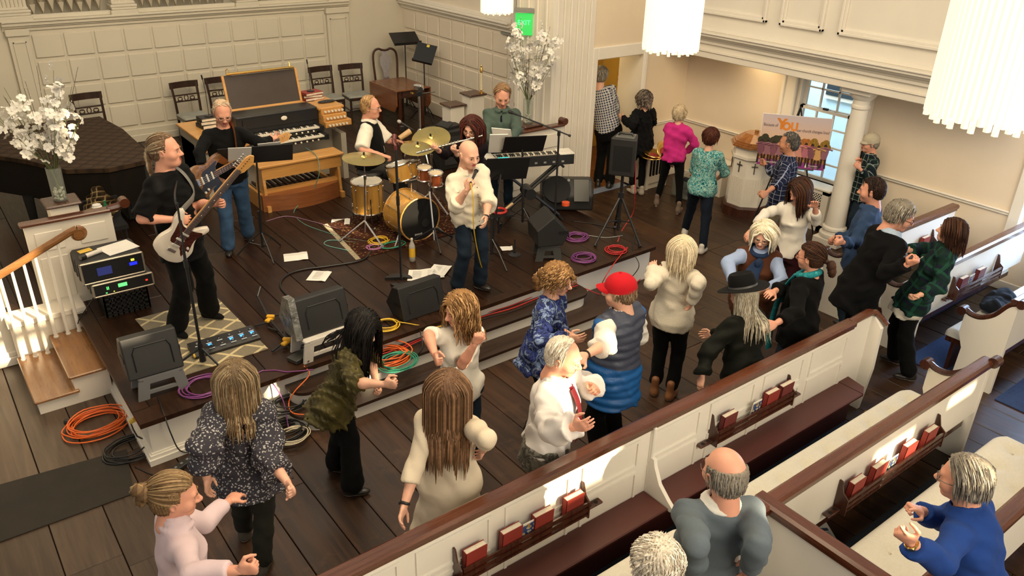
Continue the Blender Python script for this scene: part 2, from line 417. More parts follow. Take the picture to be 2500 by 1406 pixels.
def plaid(name,base,lines,scale=26,w=.12,base2=None):
    if name in _MC: return _MC[name]
    t=NT(name).set(.85,spec=.2); at=t.n('ShaderNodeAttribute'); at.attribute_name='weave'; sep=t.n('ShaderNodeSeparateXYZ'); t.l(at.outputs['Vector'],sep.inputs[0]); base=hexc(base); lines=hexc(lines)
    def band(o,ph,ww): 
        f=t.math('FRACT',t.math('ADD',t.math('MULTIPLY',o,scale),ph+5.)); return t.math('LESS_THAN',f,ww)
    h=sep.outputs[0]; z=sep.outputs[1]
    c=base
    if base2: c=t.mix(band(z,.3,.5),base,hexc(base2)); c=t.mix(t.math('MULTIPLY',band(h,.3,.5),.5),c,hexc(base2))
    c=t.mix(t.math('MULTIPLY',band(h,0,w),.7),c,lines); c=t.mix(t.math('MULTIPLY',band(z,0,w),.7),c,lines); t.col(c); t.bump(t.noise(250,2).outputs['Fac'],.2,.004); _MC[name]=t.m; return t.m
def dots(name,base,spots,scale=38,thr=.33,spots2=None,rnd_=1.,sm=.04):
    if name in _MC: return _MC[name]
    t=NT(name).set(.8,spec=.2); v=t.n('ShaderNodeTexVoronoi'); v.inputs['Scale'].default_value=scale; v.inputs['Randomness'].default_value=rnd_
    vm=t.n('ShaderNodeVectorMath'); vm.operation='ADD'; nz=t.noise(30,2); t.l(t.tc.outputs['Object'],vm.inputs[0]); sc=t.n('ShaderNodeVectorMath'); sc.operation='SCALE'; t.l(nz.outputs['Color'],sc.inputs[0]); sc.inputs['Scale'].default_value=.03; t.l(sc.outputs[0],vm.inputs[1]); t.l(vm.outputs[0],v.inputs['Vector'])
    c=t.ramp(v.outputs['Distance'],[(thr-sm,hexc(spots)),(thr+sm,hexc(base))])
    if spots2: c=t.mix(t.ramp(t.noise(14,2).outputs['Fac'],[(.5,(0,0,0)),(.56,(1,1,1))]),c,hexc(spots2))
    t.col(c); _MC[name]=t.m; return t.m
def blotch(name,cols,scale=9,dist=2.,detail=4):
    if name in _MC: return _MC[name]
    t=NT(name).set(.8,spec=.2); n=t.noise(scale,detail,dist=dist); k=len(cols)
    t.col(t.ramp(n.outputs['Fac'],[(.28+.44*i/(k-1),hexc(c)) for i,c in enumerate(cols)])); _MC[name]=t.m; return t.m
DENIM=cloth('blue_denim','334d6b',var=.35); DENIMD=cloth('dark_denim','1c2733',var=.3); BLKT=cloth('black_trousers','0a0a0a',var=.2); BLKC=cloth('black_cotton','0c0c0d',var=.15)
LEATH=mat('dark_shoe_leather',(.02,.016,.014),.35,var=.15); SOLE=mat('shoe_sole',(.35,.33,.30),.7)
# ---- geometry of a head in its own frame: x right-to-left of the wearer, y forward, z up, metres for a 0.23 m head
CRC=np.array([0,-.012,.032]); CRR=np.array([.077,.098,.090])
def head_field(h,sex,o):
    f=Fld((-.105,-.13,-.20),(.105,.14,.135),h); k=.02
    f.ell(CRC,CRR,k=0)
    jw=.058 if sex=='m' else .052; jw*=o.get('jaw',1)
    f.ell((0,.028,-.030),(jw,.064,.082),k=.035)
    f.ell((0,-.01,-.02),(.068,.07,.07),k=.03)
    f.ell((0,.066,-.088),(.024,.020,.018),k=.03)
    f.cap((-.032,.078,.024),(.032,.078,.024),.012,k=.022)
    for s in(-1,1):
        f.ell((s*.043,.056,-.026),(.026,.026,.028),k=.025)
        f.ell((s*.031,.097,.003),(.017,.016,.0125),k=.012,op='s')
        f.ell((s*.031,.074,.003),(.0165,.0165,.0155),k=.004)      # lids
        f.ell((s*.031,.092,.002),(.0135,.012,.0042*o.get('eye',1.)),k=.002,op='s')
    f.cap((0,.086,.020),(0,.112,-.020),.0085,.0115,k=.012); f.ell((0,.112,-.024),(.0125,.0115,.0105),k=.01)
    for s in(-1,1): f.ell((s*.0135,.099,-.028),(.0085,.012,.0085),k=.008)
    f.cap((-.017,.086,-.050),(.017,.086,-.050),.0075,k=.008); f.cap((-.013,.086,-.062),(.013,.086,-.062),.0085,k=.008)
    mo=o.get('mouth',0.)
    f.ell((0,.102,-.056),(.020,.016,.0022+.010*mo),k=.003,op='s')
    if sex=='m' and o.get('jowl',0): f.ell((0,.035,-.085),(.05,.05,.03),k=.04)
    for s in(-1,1):
        f.ell((s*.080,-.010,-.004),(.010,.021,.033),ry(s*.25)@rz(s*-.35),k=.008); f.ell((s*.089,-.006,.0),(.006,.011,.019),ry(s*.25)@rz(s*-.35),k=.004,op='s')
    nr=.056 if sex=='m' else .046
    f.cap((0,-.020,-.05),(0,-.038,-.17),nr,nr*1.08,k=.03)
    return f
def head_mesh(h,sex,o):
    f=head_field(h,sex,o); V,Q=f.nets(); V=V[:]; keep=V[Q].mean(1)[:,2]>-.175; 
    C=V[Q].mean(1); mi=np.zeros(len(Q),int)
    lip=(np.abs(C[:,0])<.022-.5*np.abs(C[:,2]+.056))&(C[:,1]>.078)&(C[:,2]>-.070)&(C[:,2]<-.044); mi[lip]=1
    ins=lip&(C[:,1]<.0885)&(np.abs(C[:,2]+.056)<.008); mi[ins]=4 if o.get('mouth',0)>.2 else 1
    eo=[];
    for s in(-1,1):
        v,q=sphq(np.array([s*.031,.0745,.003]),(.0150,.0150,.0150),np.eye(3),12,10); c=v[q].mean(1)-np.array([s*.031,.0745,.003]); m=np.where((c[:,1]>.0118),3,2); eo.append((v,q,m))
    for v,q,m in eo: Q=np.concatenate([Q,q+len(V)]); V=np.concatenate([V,v]); mi=np.concatenate([mi,m])
    return V,Q,mi
# ---- hands: x along fingers, y towards the thumb, z back of the hand (right hand has y mirrored)
HANDP={'relax':(.35,.45,.3,.45),'fist':(1.45,1.55,.9,1.0),'grip':(1.05,1.15,.7,.8),'point':(1.4,1.5,.8,.9),'flat':(.08,.12,.08,.35),'fret':(.75,1.0,.6,.2),'pinch':(.7,.7,.4,.9),'clap':(.05,.1,.05,.15)}
def hand_mesh(h,pose,side,sc):
    c1,c2,c3,th=HANDP[pose]; f=Fld((-.05,-.075,-.10),(.20,.085,.05),h)
    f.cap((-.045,0,0),(.01,0,0),.024,.024,k=.01,flat=(np.array([0,0,1.]),1.35)); 
    f.ell((.045,0,0),(.052,.041,.0155),k=.02); f.ell((.03,.022,-.008),(.034,.018,.014),rz(.5),k=.015); f.ell((.075,.0,-.001),(.022,.040,.0125),k=.012)
    for i,(yy,L) in enumerate(((.030,.072),(.010,.080),(-.011,.074),(-.030,.058))):
        a=0.; p=np.array([.082-.004*abs(i-1.2),yy,0.]); sp=(yy*.9)
        cs=(c1,c2,c3)
        if pose=='point' and i==0: cs=(.1,.15,.1)
        j=(1+.06*(i-1.5)) 
        for q,(fr,c) in enumerate(zip((.46,.30,.24),cs)):
            a+=c*j; d=np.array([math.cos(a),math.sin(sp)*math.cos(a),-math.sin(a)]); n=p+d*L*fr
            f.cap(p,n,.0092-.0010*q,.0086-.0010*q,k=.006 if q==0 else .003); p=n
    p=np.array([.022,.036,-.006]); d=unit([.62,.72,-.25-.35*th]); 
    n=p+d*.040; f.cap(p,n,.0125,.0105,k=.012); d2=unit([.95,.35-.75*th,-.15-.55*th]); m=n+d2*.030; f.cap(n,m,.0102,.0092,k=.004); d3=unit([1,.15-.9*th,-.2-.5*th]); f.cap(m,m+d3*.024,.0092,.0075,k=.004)
    V,Q=f.nets(); V=V[:]
    if side=='R': V=V*np.array([1,-1,1]); Q=Q[:,::-1]
    return V*sc,Q
_HC={}
def hand_cached(*a):
    if a not in _HC: _HC[a]=hand_mesh(*a)
    return _HC[a]
# ---- hair
def hair_build(name,parent,Hm,o,mats,seed,h=.0065):
    """o: dict(type, len, n, wave, curl, thick, hairline, flow). Hm: 4x4 head->world (incl. scale)"""
    dn=unit(np.linalg.inv(Hm[:3,:3])@np.array([0,0,-1.]))*1.+np.array([0,-.12,0]); hatc=o.get('hat')
    r=np.random.RandomState(seed); th=o.get('thick',.012); fl=o.get('line',.055); back=o.get('back',-.075); side=o.get('side',-.02); L=o.get('len',.10); bald=o.get('bald',0)
    f=Fld((-.12,-.15,-.15),(.12,.13,.15),h)
    R2=CRR+th
    f.ell(CRC+np.array([0,-.002,.002]),R2,k=0); f.ell((0,-.045,-.02),(.066+th*.6,.062+th*.5,.07),k=.03)
    # open the face and cut at the nape
    X,Y,Z=f.ax[0][:,None,None],f.ax[1][None,:,None],f.ax[2][None,None,:]
    face=np.minimum(Y-.020, (fl+.035)-Z-.22*np.abs(X))   # >0 inside the opening
    f.F=np.maximum(f.F,face.astype(np.float32))
    lowb=np.where(Y<-.02,back,side); f.F=np.maximum(f.F,(lowb-Z).astype(np.float32)) if o.get('cut',True) else f.F
    for s in(-1,1): 
        if o.get('ears',True): f.ell((s*.09,.002,-.012),(.03,.026,.036),op='s',k=.01)
    if bald: f.F=np.maximum(f.F,(Z-.050-.02*(1-bald)+.15*Y).astype(np.float32)); f.F=np.maximum(f.F,(Y-.02).astype(np.float32))
    if hatc is not None: f.F=np.maximum(f.F,(Z-hatc).astype(np.float32))
    V,Q=f.nets()
    if len(V):
        d=unit_rows(V-CRC); V=V+d*(.004*np.sin(40*np.arctan2(d[:,0],-d[:,1])+9*d[:,2])+.003*np.sin(73*d[:,0]+31*d[:,2]+5))[:,None]*o.get('rough',1.)
    mi=np.zeros(len(Q),int)
    # locks flowing over the skull
    n=int(o.get('n',170)*2.1*o.get('q',1))
    if n and len(V):
        roots=[];k=0
        while len(roots)<n and k<n*30:
            k+=1; d=unit(r.randn(3)); p=CRC+d*(CRR+th*.7)
            if d[2]<-.25: continue
            if hatc is not None and p[2]>hatc-.01: continue
            if p[1]>.022 and p[2]<fl+.035-.22*abs(p[0]): continue
            if p[1]>.0 and p[2]<.0: continue
            if bald and (p[2]>.062 or p[1]>.03): continue
            roots.append(p)
        P=np.array(roots); N=len(P); steps=o.get('steps',9); st=(L*(.75+.5*r.rand(N)))/steps; path=[P]; part=o.get('part',.015)
        tie=np.array(o['tie']) if 'tie' in o else None
        rr=CRR+th; wv=o.get('wave',.0); ph=r.rand(N)*6.28; fq=o.get('freq',60.)*(.8+.4*r.rand(N)); dist=np.zeros(N)
        for q in range(steps):
            d=unit_rows(P-CRC)
            if tie is not None: g=unit_rows(tie-P)
            else:
                g=np.tile(dn,(N,1)).astype(float); up=np.clip(d[:,2],0,1)[:,None]
                g+=np.stack([np.sign(P[:,0]-part)*1.6,np.full(N,o.get('comb',-.35)),np.zeros(N)],1)*up
            nrm=unit_rows((P-CRC)/rr**2); g=g-nrm*np.minimum((g*nrm).sum(1),0)[:,None]*1.0; g=unit_rows(g)
            P=P+g*st[:,None]; dist+=st
            e=(((P-CRC)/rr)**2).sum(1); ins=e<1.02; P[ins]=CRC+(P[ins]-CRC)/np.sqrt(e[ins])[:,None]*1.012
            # keep clear of the neck and shoulders
            low=P[:,2]<-.06; kk=np.where(low)[0]
            if len(kk):
                v=P[kk][:,:2]-np.array([0,-.03]); m=np.linalg.norm(v,axis=1); rad=.062+np.clip((-.13-P[kk][:,2])*.55,0,.06)+.01*r.rand(len(kk)); b=m<rad
                P[kk[b],:2]=np.array([0,-.03])+v[b]/m[b][:,None]*rad[b][:,None]
            fc=(P[:,1]>.03)&(P[:,2]<.05); P[fc,0]=np.sign(P[fc,0]+1e-6)*np.maximum(np.abs(P[fc,0]),.062+.2*(P[fc,1]-.03))
            path.append(P.copy())
        path=np.array(path) # S,N,3
        if wv:
            for q in range(1,steps+1):
                tq=q/steps; a=ph+fq*st*q; nr=unit_rows(path[q]-CRC); tg=np.cross(nr,[0,0,1.])
                path[q]+=tg*(np.sin(a)*wv*min(1,.3+tq))[:,None]+nr*(np.cos(a)*wv*.8*min(1,.3+tq))[:,None]
        w=o.get('w',.0085)*.46/math.sqrt(o.get('q',1)); seg=4; S=steps+1; prof=w*np.array([.75]+[1.]*(S-3)+[.75,.28]) if S>4 else w*np.ones(S)
        T=np.gradient(path,axis=0); T=T/np.maximum(np.linalg.norm(T,axis=2,keepdims=True),1e-6)
        O=path-CRC; O=O/np.maximum(np.linalg.norm(O,axis=2,keepdims=True),1e-6); B=np.cross(T,O); B=B/np.maximum(np.linalg.norm(B,axis=2,keepdims=True),1e-6); O2=np.cross(B,T)
        a=np.linspace(0,2*np.pi,seg,endpoint=False); jw=(.7+.6*r.rand(N))
        ring=path[:,:,None,:]+prof[:,None,None,None]*jw[None,:,None,None]*(np.cos(a)[None,None,:,None]*B[:,:,None,:]+.55*np.sin(a)[None,None,:,None]*O2[:,:,None,:])
        LV=ring.transpose(1,0,2,3).reshape(-1,3); q=[]
        base=(np.arange(N)*S*seg)[:,None,None]; ii=(np.arange(S-1)*seg)[None,:,None]; jj=np.arange(seg)[None,None,:]; jk=(np.arange(seg)+1)%seg; jk=jk[None,None,:]
        LQ=np.stack([base+ii+jj,base+ii+jk,base+ii+seg+jk,base+ii+seg+jj],-1).reshape(-1,4)[:,::-1]
        lm=np.repeat(r.randint(0,len(mats),N),(S-1)*seg)
        Q=np.concatenate([Q,LQ+len(V)]); V=np.concatenate([V,LV]); mi=np.concatenate([mi,lm])
    if o.get('bun'):
        for c,rd in o['bun']:
            v,q=sphq(np.array(c),rd,np.eye(3),18,14); d=v-np.array(c); nn=np.linalg.norm(d,axis=1,keepdims=True); v=np.array(c)+d*(1+.10*np.sin(d[:,2:]*220+np.arctan2(d[:,0:1],d[:,1:2])*5))
            Q=np.concatenate([Q,q+len(V)]); V=np.concatenate([V,v]); mi=np.concatenate([mi,r.randint(0,len(mats),len(q))*0+ (np.arange(len(q))//3)%len(mats)])
    if not len(V): return None
    W=V@Hm[:3,:3].T+Hm[:3,3]; me=qmesh('hair',W,Q,mi); return link('hair',me,mats,parent)
def unit_rows(a): return a/np.maximum(np.linalg.norm(a,axis=1,keepdims=True),1e-9)
# =================== THE ROOM ===================
S=.44            # stage height
# ---- floor of wide worn planks
fb=MB(); fb.bb((-3.2,-.5,-.12),(10.4,8.95,-.03)); floor=struct('floor',fb,DARK)
pr=random.Random(3)
def planks(parent,x0,x1,y0,y1,z,th,wmin,wmax,m,lmin,lmax,skip=None):
    x=x0
    while x<x1-.02:
        wd=min(pr.uniform(wmin,wmax),x1-x)
        if x1-x-wd<.1: wd=x1-x
        y=y0
        while y<y1-.02:
            ln=pr.uniform(lmin,lmax) if y>y0 else pr.uniform(lmin*.4,lmax)
            if y1-y-ln<.5: ln=y1-y
            if not(skip and skip(x+wd/2,y+ln/2)):
                b=MB(); dz=pr.uniform(0,.0015)
                b.bb((x+.003,y+.002,z-th),(x+wd-.003,y+ln-.002,z+dz),ch=.004); b.build('plank',m,parent,smooth=0)
            y+=ln
        x+=wd
planks(floor,-3.2,.74,-.5,6.25,0,.035,.24,.40,FLOORL,2.6,4.2)
planks(floor,.74,10.32,-.5,6.25,0,.035,.24,.40,FLOORW,2.6,4.2)
planks(floor,-3.2,.92,6.25,8.5,0,.035,.24,.40,FLOORL,2.6,4.2)
planks(floor,6.85,10.32,6.25,8.8,0,.035,.24,.40,FLOORW,2.6,4.2)
# ---- stage
E0,E1=5.92,6.08                                # front edge, slightly out of square
def ey(x): return E0+(E1-E0)*(x-.87)/(6.9-.87)
SX0,SX1=.87,6.93
st=MB()
st.prism([(SX0+.05,ey(SX0)+.05),(SX1-.03,ey(SX1)+.05),(SX1-.03,8.9),(8.04,8.9),(8.04,14),(-.3,14),(-.3,8.9),(SX0+.05,8.9)],.0,S-.04)
stage=struct('stage_platform',st,PEWW)
tm=MB()
for (t,h0,h1) in((.045,0,.055),(.028,.055,.085),(.012,.085,.10)):   # stepped base moulding
    tm.prism([(SX0+.05-t,ey(SX0)+.05-t),(2.2,ey(2.2)+.05-t),(2.2,ey(2.2)+.08),(SX0+.09,ey(SX0)+.08),(SX0+.09,8.42),(SX0+.05-t,8.42)],h0,h1)
tm.build('base_moulding',PEWW,stage,smooth=0)
planks(stage,SX0+.12,SX1,6.12,14.,S,.035,.24,.36,STAGEW,3.,5.5)
planks(stage,SX1,8.04,8.9,14.,S,.035,.24,.36,STAGEW,3.,5.5)
planks(stage,-.4,SX0+.12,8.5,14.,S,.035,.24,.36,STAGEW,3.,5.5)
nb=MB()
for (a,b,c,d) in(((SX0-.01,ey(SX0)-.01),(SX1,ey(SX1)-.01),(SX1,6.125),(SX0-.01,6.125)),((SX0-.01,6.12),(SX0+.12,6.12),(SX0+.12,8.42),(SX0-.01,8.42))):
    nb.prism([a,b,c,d],S-.042,S+.001)
nb.build('edge_board',STAGEW,stage,smooth=0)
# ---- the two steps along the stage front, with rounded ends
def step(name,y0,z0,z1,xl,xr,r):
    poly=[]
    for i in range(9):
        a=math.pi/2*i/8; poly.append((xr-r+r*math.sin(a),y0+r-r*math.cos(a)))
    poly+= [(xr,6.05),(xl,6.05)]
    for i in range(9):
        a=math.pi/2*i/8; poly.append((xl+r-r*math.cos(a),y0+r-r*math.sin(a)))
    sk=lambda p:[(x,y+.025*(x-2)/4.5-.01) for x,y in p]
    b=MB(); b.prism(sk(poly),z0,z1-.03); o=struct(name,b,PEWW,smooth=30)
    c=np.mean(poly,0)
    big=[(x+(.02 if x>c[0] else -.02),y-(.025 if y<5.95 else 0)) for x,y in poly]
    t=MB(); t.prism(sk(big),z1-.03,z1); t.build('step_tread',wood('step_tread_dark',(.016,.008,.005),(.045,.022,.012),.4,0,1.),o,smooth=30)
step('stage_step',5.57,0,.15,2.05,6.05,.30)
step('stage_step',5.80,.15,.30,2.12,5.62,.16)
# ---- organ wall
def zp(pts): return pts
OW=MB(); OW.bb((-.6,14,S-.1),(8.2,14.25,2.45)); OW.bb((-.6,14.5,2.4),(8.2,14.6,4)); ow=struct('wall_organ',OW,ORGANW)
g=MB(); OX0,OX1=1.755,6.43; pit=(OX1-OX0)/11
rows=[(2.235,1.90),(1.845,1.50),(1.455,1.11),(1.065,.72)]
for i in range(11):
    for (zt,zb) in rows:
        b=MB(); b.bb((OX0+i*pit+.018,13.975,zb),(OX0+(i+1)*pit-.018,14.01,zt),ch=.012); b.build('panel',ORGANW,ow,smooth=0)
b=MB(); b.bb((-.6,13.96,S),(8.04,14.01,.66),ch=.01); b.bb((-.6,13.94,S),(8.04,14.0,.56),ch=.008); b.build('baseboard',ORGANW,ow,smooth=0)
def cornice(mb,x0,x1,y,z,ax=0,sg=-1):
    for (p,a,c) in((.03,-.10,-.05),(.06,-.05,-.02),(.10,-.02,.03),(.13,.03,.06),(.05,.06,.12)):
        if ax==0: mb.bb((x0,y+sg*p,z+a),(x1,y+.02,z+c),ch=.006)
        else: mb.bb((y+sg*p,x0,z+a),(y+.02*-sg,x1,z+c),ch=.006)
b=MB(); cornice(b,1.42,6.9,14,2.40); b.build('cornice',ORGANW,ow,smooth=0)
for (a,c) in((1.46,1.735),(6.46,6.88)):
    b=MB(); b.bb((a,13.93,S),(c,14,2.32),ch=.006); b.bb((a-.02,13.90,2.24),(c+.02,14,2.34),ch=.01); b.build('pilaster',ORGANW,ow,smooth=0)
    f=MB()
    for (q0,q1) in(((a+.05,.9),(a+.065,2.16)),((c-.065,.9),(c-.05,2.16)),((a+.05,2.145),(c-.05,2.16))): f.bb((q0[0],13.915,q0[1]),(q1[0],13.935,q1[1]))
    f.build('pilaster_frame',ORGANW,ow,smooth=0)
for xc,hw in((1.62,.22),(3.1,.2),(5.03,.2),(6.7,.2)):
    b=MB()
    for (k,z0,z1) in((1.,2.44,2.52),(.93,2.52,2.56),(.97,2.56,2.6),(.85,2.6,2.64)): b.bb((xc-hw*k,13.88+.1*(1-k),z0),(xc+hw*k,14.15,z1),ch=.01)
    for i in range(7): b.cyl((xc-hw*.7+hw*1.4*i/6,13.96,2.62),(xc-hw*.7+hw*1.4*i/6,13.96,3.6),.028,n=8)
    b.bb((xc-hw*.75,13.97,2.62),(xc+hw*.75,14.1,3.6)); b.build('column_base',ORGANW,ow,smooth=30)
po=thing('pipe_organ','row of grey gold organ pipes above the panelled organ wall cornice','organ',(4.2,14.2,2.5))
PIPEM=mat('organ_pipe_metal',(.45,.40,.30),.35,.6,var=.05)
x=1.9
k=0
while x<6.5:
    if min(abs(x-c) for c in(3.1,5.03))>.22:
        b=MB(); hz=.16+.05*((k*7)%5)/4
        b.lathe([(.016,2.46),(.058,2.46+hz),(.058,3.6)],(x,14.22,0),n=10,cap=False)
        b.prism([(-.04,.0),(.04,0),(.0,-.16)],-.004,.004,(x,14.155,2.46+hz+.02),(1,0,0),(0,0,1)); b.build('organ_pipe',PIPEM,po)
    x+=.128; k+=1
# ---- chancel side wall (right of the organ) with its panels
XS=8.04
b=MB(); b.bb((XS,9.55,S-.1),(XS+.2,14.1,4.2)); ws=struct('wall_chancel',b,WALL)
for j in range(9):
    yb=13.9-j*.41
    for (zt,zb) in((2.22,1.905),)+tuple((z-.0,q) for z,q in((1.855,1.53),(1.48,1.16),(1.11,.80))):
        b=MB(); b.bb((XS-.022,yb-.39,zb),(XS+.005,yb-.012,zt),ch=.012); b.build('panel',WALL,ws,smooth=0)
b=MB(); cornice(b,10.5,14,XS,2.36,ax=1); b.build('cornice',WHITE,ws,smooth=0)
b=MB(); b.bb((XS-.04,9.6,S),(XS,14,.68),ch=.01); b.build('baseboard',WALL,ws,smooth=0)
b=MB(); b.bb((XS-.03,10.42,S),(XS,10.52,2.95),ch=.01); b.bb((XS-.03,9.62,S),(XS,9.72,2.95),ch=.01); b.bb((XS-.02,9.75,S+.1),(XS,10.4,1.45),ch=.01); b.build('door_casing',WHITE,ws,smooth=0)
# ---- piers of the chancel arch
def pier(name,x0,x1,y0,y1,z0,sidex):
    b=MB(); b.bb((x0,y0,0),(x1,y1,4.6)); o=struct(name,b,WHITE)
    f=MB(); n=5; wd=(x1-x0-.16)/n
    for i in range(n+1):
        xa=x0+.08+i*wd; f.bb((xa-.018,y0-.03,z0+.35),(xa+.018,y0,4.6),ch=.008)
    f.bb((x0,y0-.02,z0),(x0+.06,y0,4.6)); f.bb((x1-.06,y0-.02,z0),(x1,y0,4.6))
    for i in range(4):
        ya=y0+.12+i*.2
        if ya<y1-.05: f.bb((sidex-(.03 if sidex==x0 else 0),ya-.02,z0+.35),(sidex+(.03 if sidex==x1 else 0),ya+.02,4.6),ch=.008)
    f.build('fluting',WHITE,o,smooth=0)
    f=MB()
    for (p,a,c) in((.09,0,.12),(.07,.12,.2),(.04,.2,.27)): f.bb((x0-p,y0-p,z0+a),(x1+p*.3,y1,z0+c),ch=.012)
    f.build('pier_base',WHITE,o,smooth=0)
pier('wall_arch_right',7.42,8.2,8.8,9.62,.0,7.42)
pier('wall_arch_left',-.42,.30,8.62,9.4,.0,.30)
b=MB(); b.bb((-3.2,8.35,0),(-.3,8.6,4.6)); b.bb((-.3,8.35,0),(.28,8.6,.95)); wl=struct('wall_left_return',b,WHITE)
b=MB()
for (p,a,c) in((.05,0,.09),(.03,.09,.14),(.03,.88,.95),(.06,.95,.99)): b.bb((-3.2,8.35-p,a),(.29,8.36,c),ch=.008)
for x0 in(-2.6,-1.7,-.75): b.bb((x0,8.335,.22),(x0+.8,8.36,.80),ch=.012)
b.build('panelling',WHITE,wl,smooth=0)
b=MB(); b.bb((-.6,8.9,0),(-.42,14.1,4.4)); struct('wall_chancel_left',b,WALL)
# ---- door wall, corridor
YD=8.8
b=MB(); b.bb((8.14,YD,2.22),(10.5,YD+.15,3.0)); b.bb((9.28,YD,0),(10.5,YD+.15,2.3)); wd=struct('wall_door',b,mat('warm_cream_paint',(.72,.60,.44),.6,var=.03,vs=1.5))
dm=MB()
dm.bb((8.20,YD-.03,0),(8.30,YD+.16,2.28),ch=.01); dm.bb((8.30,YD-.03,2.10),(9.25,YD+.16,2.28),ch=.01)
dm.prism([(9.26,YD+.50),(9.30,YD+.50),(9.32,YD-.03),(9.24,YD-.03)],0,2.2); dm.bb((9.24,YD-.045,0),(9.34,YD,2.25),ch=.012); dm.bb((9.26,YD-.06,0),(9.31,YD,2.25),ch=.01)
dm.build('door_1',WHITE,None,smooth=0,kind='structure')
YEL=mat('yellow_corridor_paint',(.62,.42,.10),.6,var=.03)
b=MB(); b.bb((8.26,10.75,0),(10.5,10.9,3)); b.bb((8.2,9.6,0),(8.26,10.8,3)); b.bb((10.3,8.9,0),(10.4,10.8,3)); b.bb((8.2,8.95,2.7),(10.4,10.9,2.8)); struct('wall_corridor',b,YEL)
b=MB(); b.bb((8.2,8.95,-.1),(10.4,10.8,-.005)); struct('floor_corridor',b,wood('corridor_floor',(.10,.035,.018),(.20,.075,.035),.3,1,1.))
b=MB(); b.bb((8.26,8.78,-.01),(9.15,8.95,.012),ch=.005); struct('trim_threshold',b,mat('blue_grey_threshold',(.18,.22,.30),.4))
# ---- right outer wall with window
XR=10.32
WY0,WY1,WZ0,WZ1=5.80,6.72,.62,2.3
WARMW=mat('side_wall_paint',(.74,.63,.49),.6,var=.03,vs=1.5)
b=MB(); b.bb((XR,WY1,0),(XR+.2,8.95,2.3)); b.bb((XR,3.4,0),(XR+.2,WY0,2.3)); b.bb((XR,-1,0),(XR+.2,2.2,2.3)); b.bb((XR,2.2,0),(XR+.2,3.4,.7)); b.bb((XR,2.2,2.15),(XR+.2,3.4,2.3)); b.bb((XR,WY0,0),(XR+.2,WY1,WZ0)); b.bb((XR,-1,2.25),(XR+.2,8.95,5)); wr=struct('wall_right',b,WARMW)
b=MB()
for (y0,y1) in((-1,2.06),(3.54,5.55),(6.95,8.8)): b.bb((XR-.03,y0,.93),(XR,y1,.965),ch=.008); b.bb((XR-.045,y0,.965),(XR,y1,.985),ch=.006)
b.bb((9.34,YD-.03,.93),(XR,YD,.965),ch=.008); b.bb((9.34,YD-.045,.965),(XR,YD,.985),ch=.006)
b.build('trim_1',WHITE,None,smooth=0,kind='structure')
b=MB(); b.bb((XR-.02,-1,0),(XR,8.8,.12),ch=.006); b.bb((9.34,YD-.02,0),(XR,YD,.12),ch=.006); b.build('baseboard_right',WHITE,None,smooth=0,kind='structure')
wn=MB(); fr=.075
for (y0,y1) in((WY0-.24,WY0),(WY1,WY1+.22)): wn.bb((XR-.05,y0,.45),(XR+.02,y1,2.3),ch=.015); wn.bb((XR-.08,y0+(.0 if y0>6 else -.03),.45),(XR-.0,y0+.06,2.3),ch=.01) if y0<6 else wn.bb((XR-.08,y1-.05,.45),(XR,y1+.01,2.3),ch=.01)
wn.bb((XR-.10,WY0-.26,WZ0-.04),(XR+.2,WY1+.24,WZ0),ch=.012)
win=wn.build('window_1',WHITE,None,smooth=0,kind='structure')
b=MB(); b.bb((XR+.02,WY0,WZ0),(XR+.2,WY0+.05,2.3)); b.bb((XR+.02,WY1-.05,WZ0),(XR+.2,WY1,2.3)); b.build('window_jamb',WHITE,win,smooth=0)
def sash(z0,z1,x,nz):
    b=MB(); y0,y1=WY0+.05,WY1-.05
    b.bb((x,y0,z0),(x+.04,y0+.05,z1)); b.bb((x,y1-.05,z0),(x+.04,y1,z1)); b.bb((x,y0,z0),(x+.04,y1,z0+.05)); b.bb((x,y0,z1-.04),(x+.04,y1,z1))
    for i in(1,2): yy=y0+(y1-y0)*i/3; b.bb((x+.005,yy-.011,z0),(x+.035,yy+.011,z1))
    for i in range(1,nz): zz=z0+(z1-z0)*i/nz; b.bb((x+.005,y0,zz-.011),(x+.035,y1,zz+.011))
    return b.build('window_sash',WHITE,win,smooth=0)
sash(WZ0,1.62,XR+.06,4); sash(1.58,2.5,XR+.11,3)
b=MB(); b.bb((XR+.045,6.22,1.62),(XR+.09,6.30,1.65),ch=.006); b.build('sash_lock',BLACK,win)
gm=bpy.data.materials.new('window_glass'); gm.use_nodes=True; gb=gm.node_tree.nodes['Principled BSDF']; gb.inputs['Transmission Weight'].default_value=1; gb.inputs['Roughness'].default_value=0; gb.inputs['IOR'].default_value=1.02
for i in range(3):
    for j in range(4):
        for (z0,z1,x,nz) in((WZ0,1.62,XR+.08,4),(1.58,2.5,XR+.13,3)):
            if j<nz:
                ya=WY0+.1+(WY1-WY0-.2)*i/3; za=z0+(z1-z0)*j/nz; b=MB(); b.bb((x,ya,za),(x+.004,ya+.24,za+(z1-z0)/nz)); b.build('pane',gm,win,smooth=0)
w2=MB(); w2.bb((XR-.05,2.06,.62),(XR+.02,2.2,2.25),ch=.012); w2.bb((XR-.05,3.4,.62),(XR+.02,3.54,2.25),ch=.012); w2.bb((XR-.10,2.04,.66),(XR+.2,3.56,.70),ch=.012)
win2=w2.build('window_2',WHITE,None,smooth=0,kind='structure')
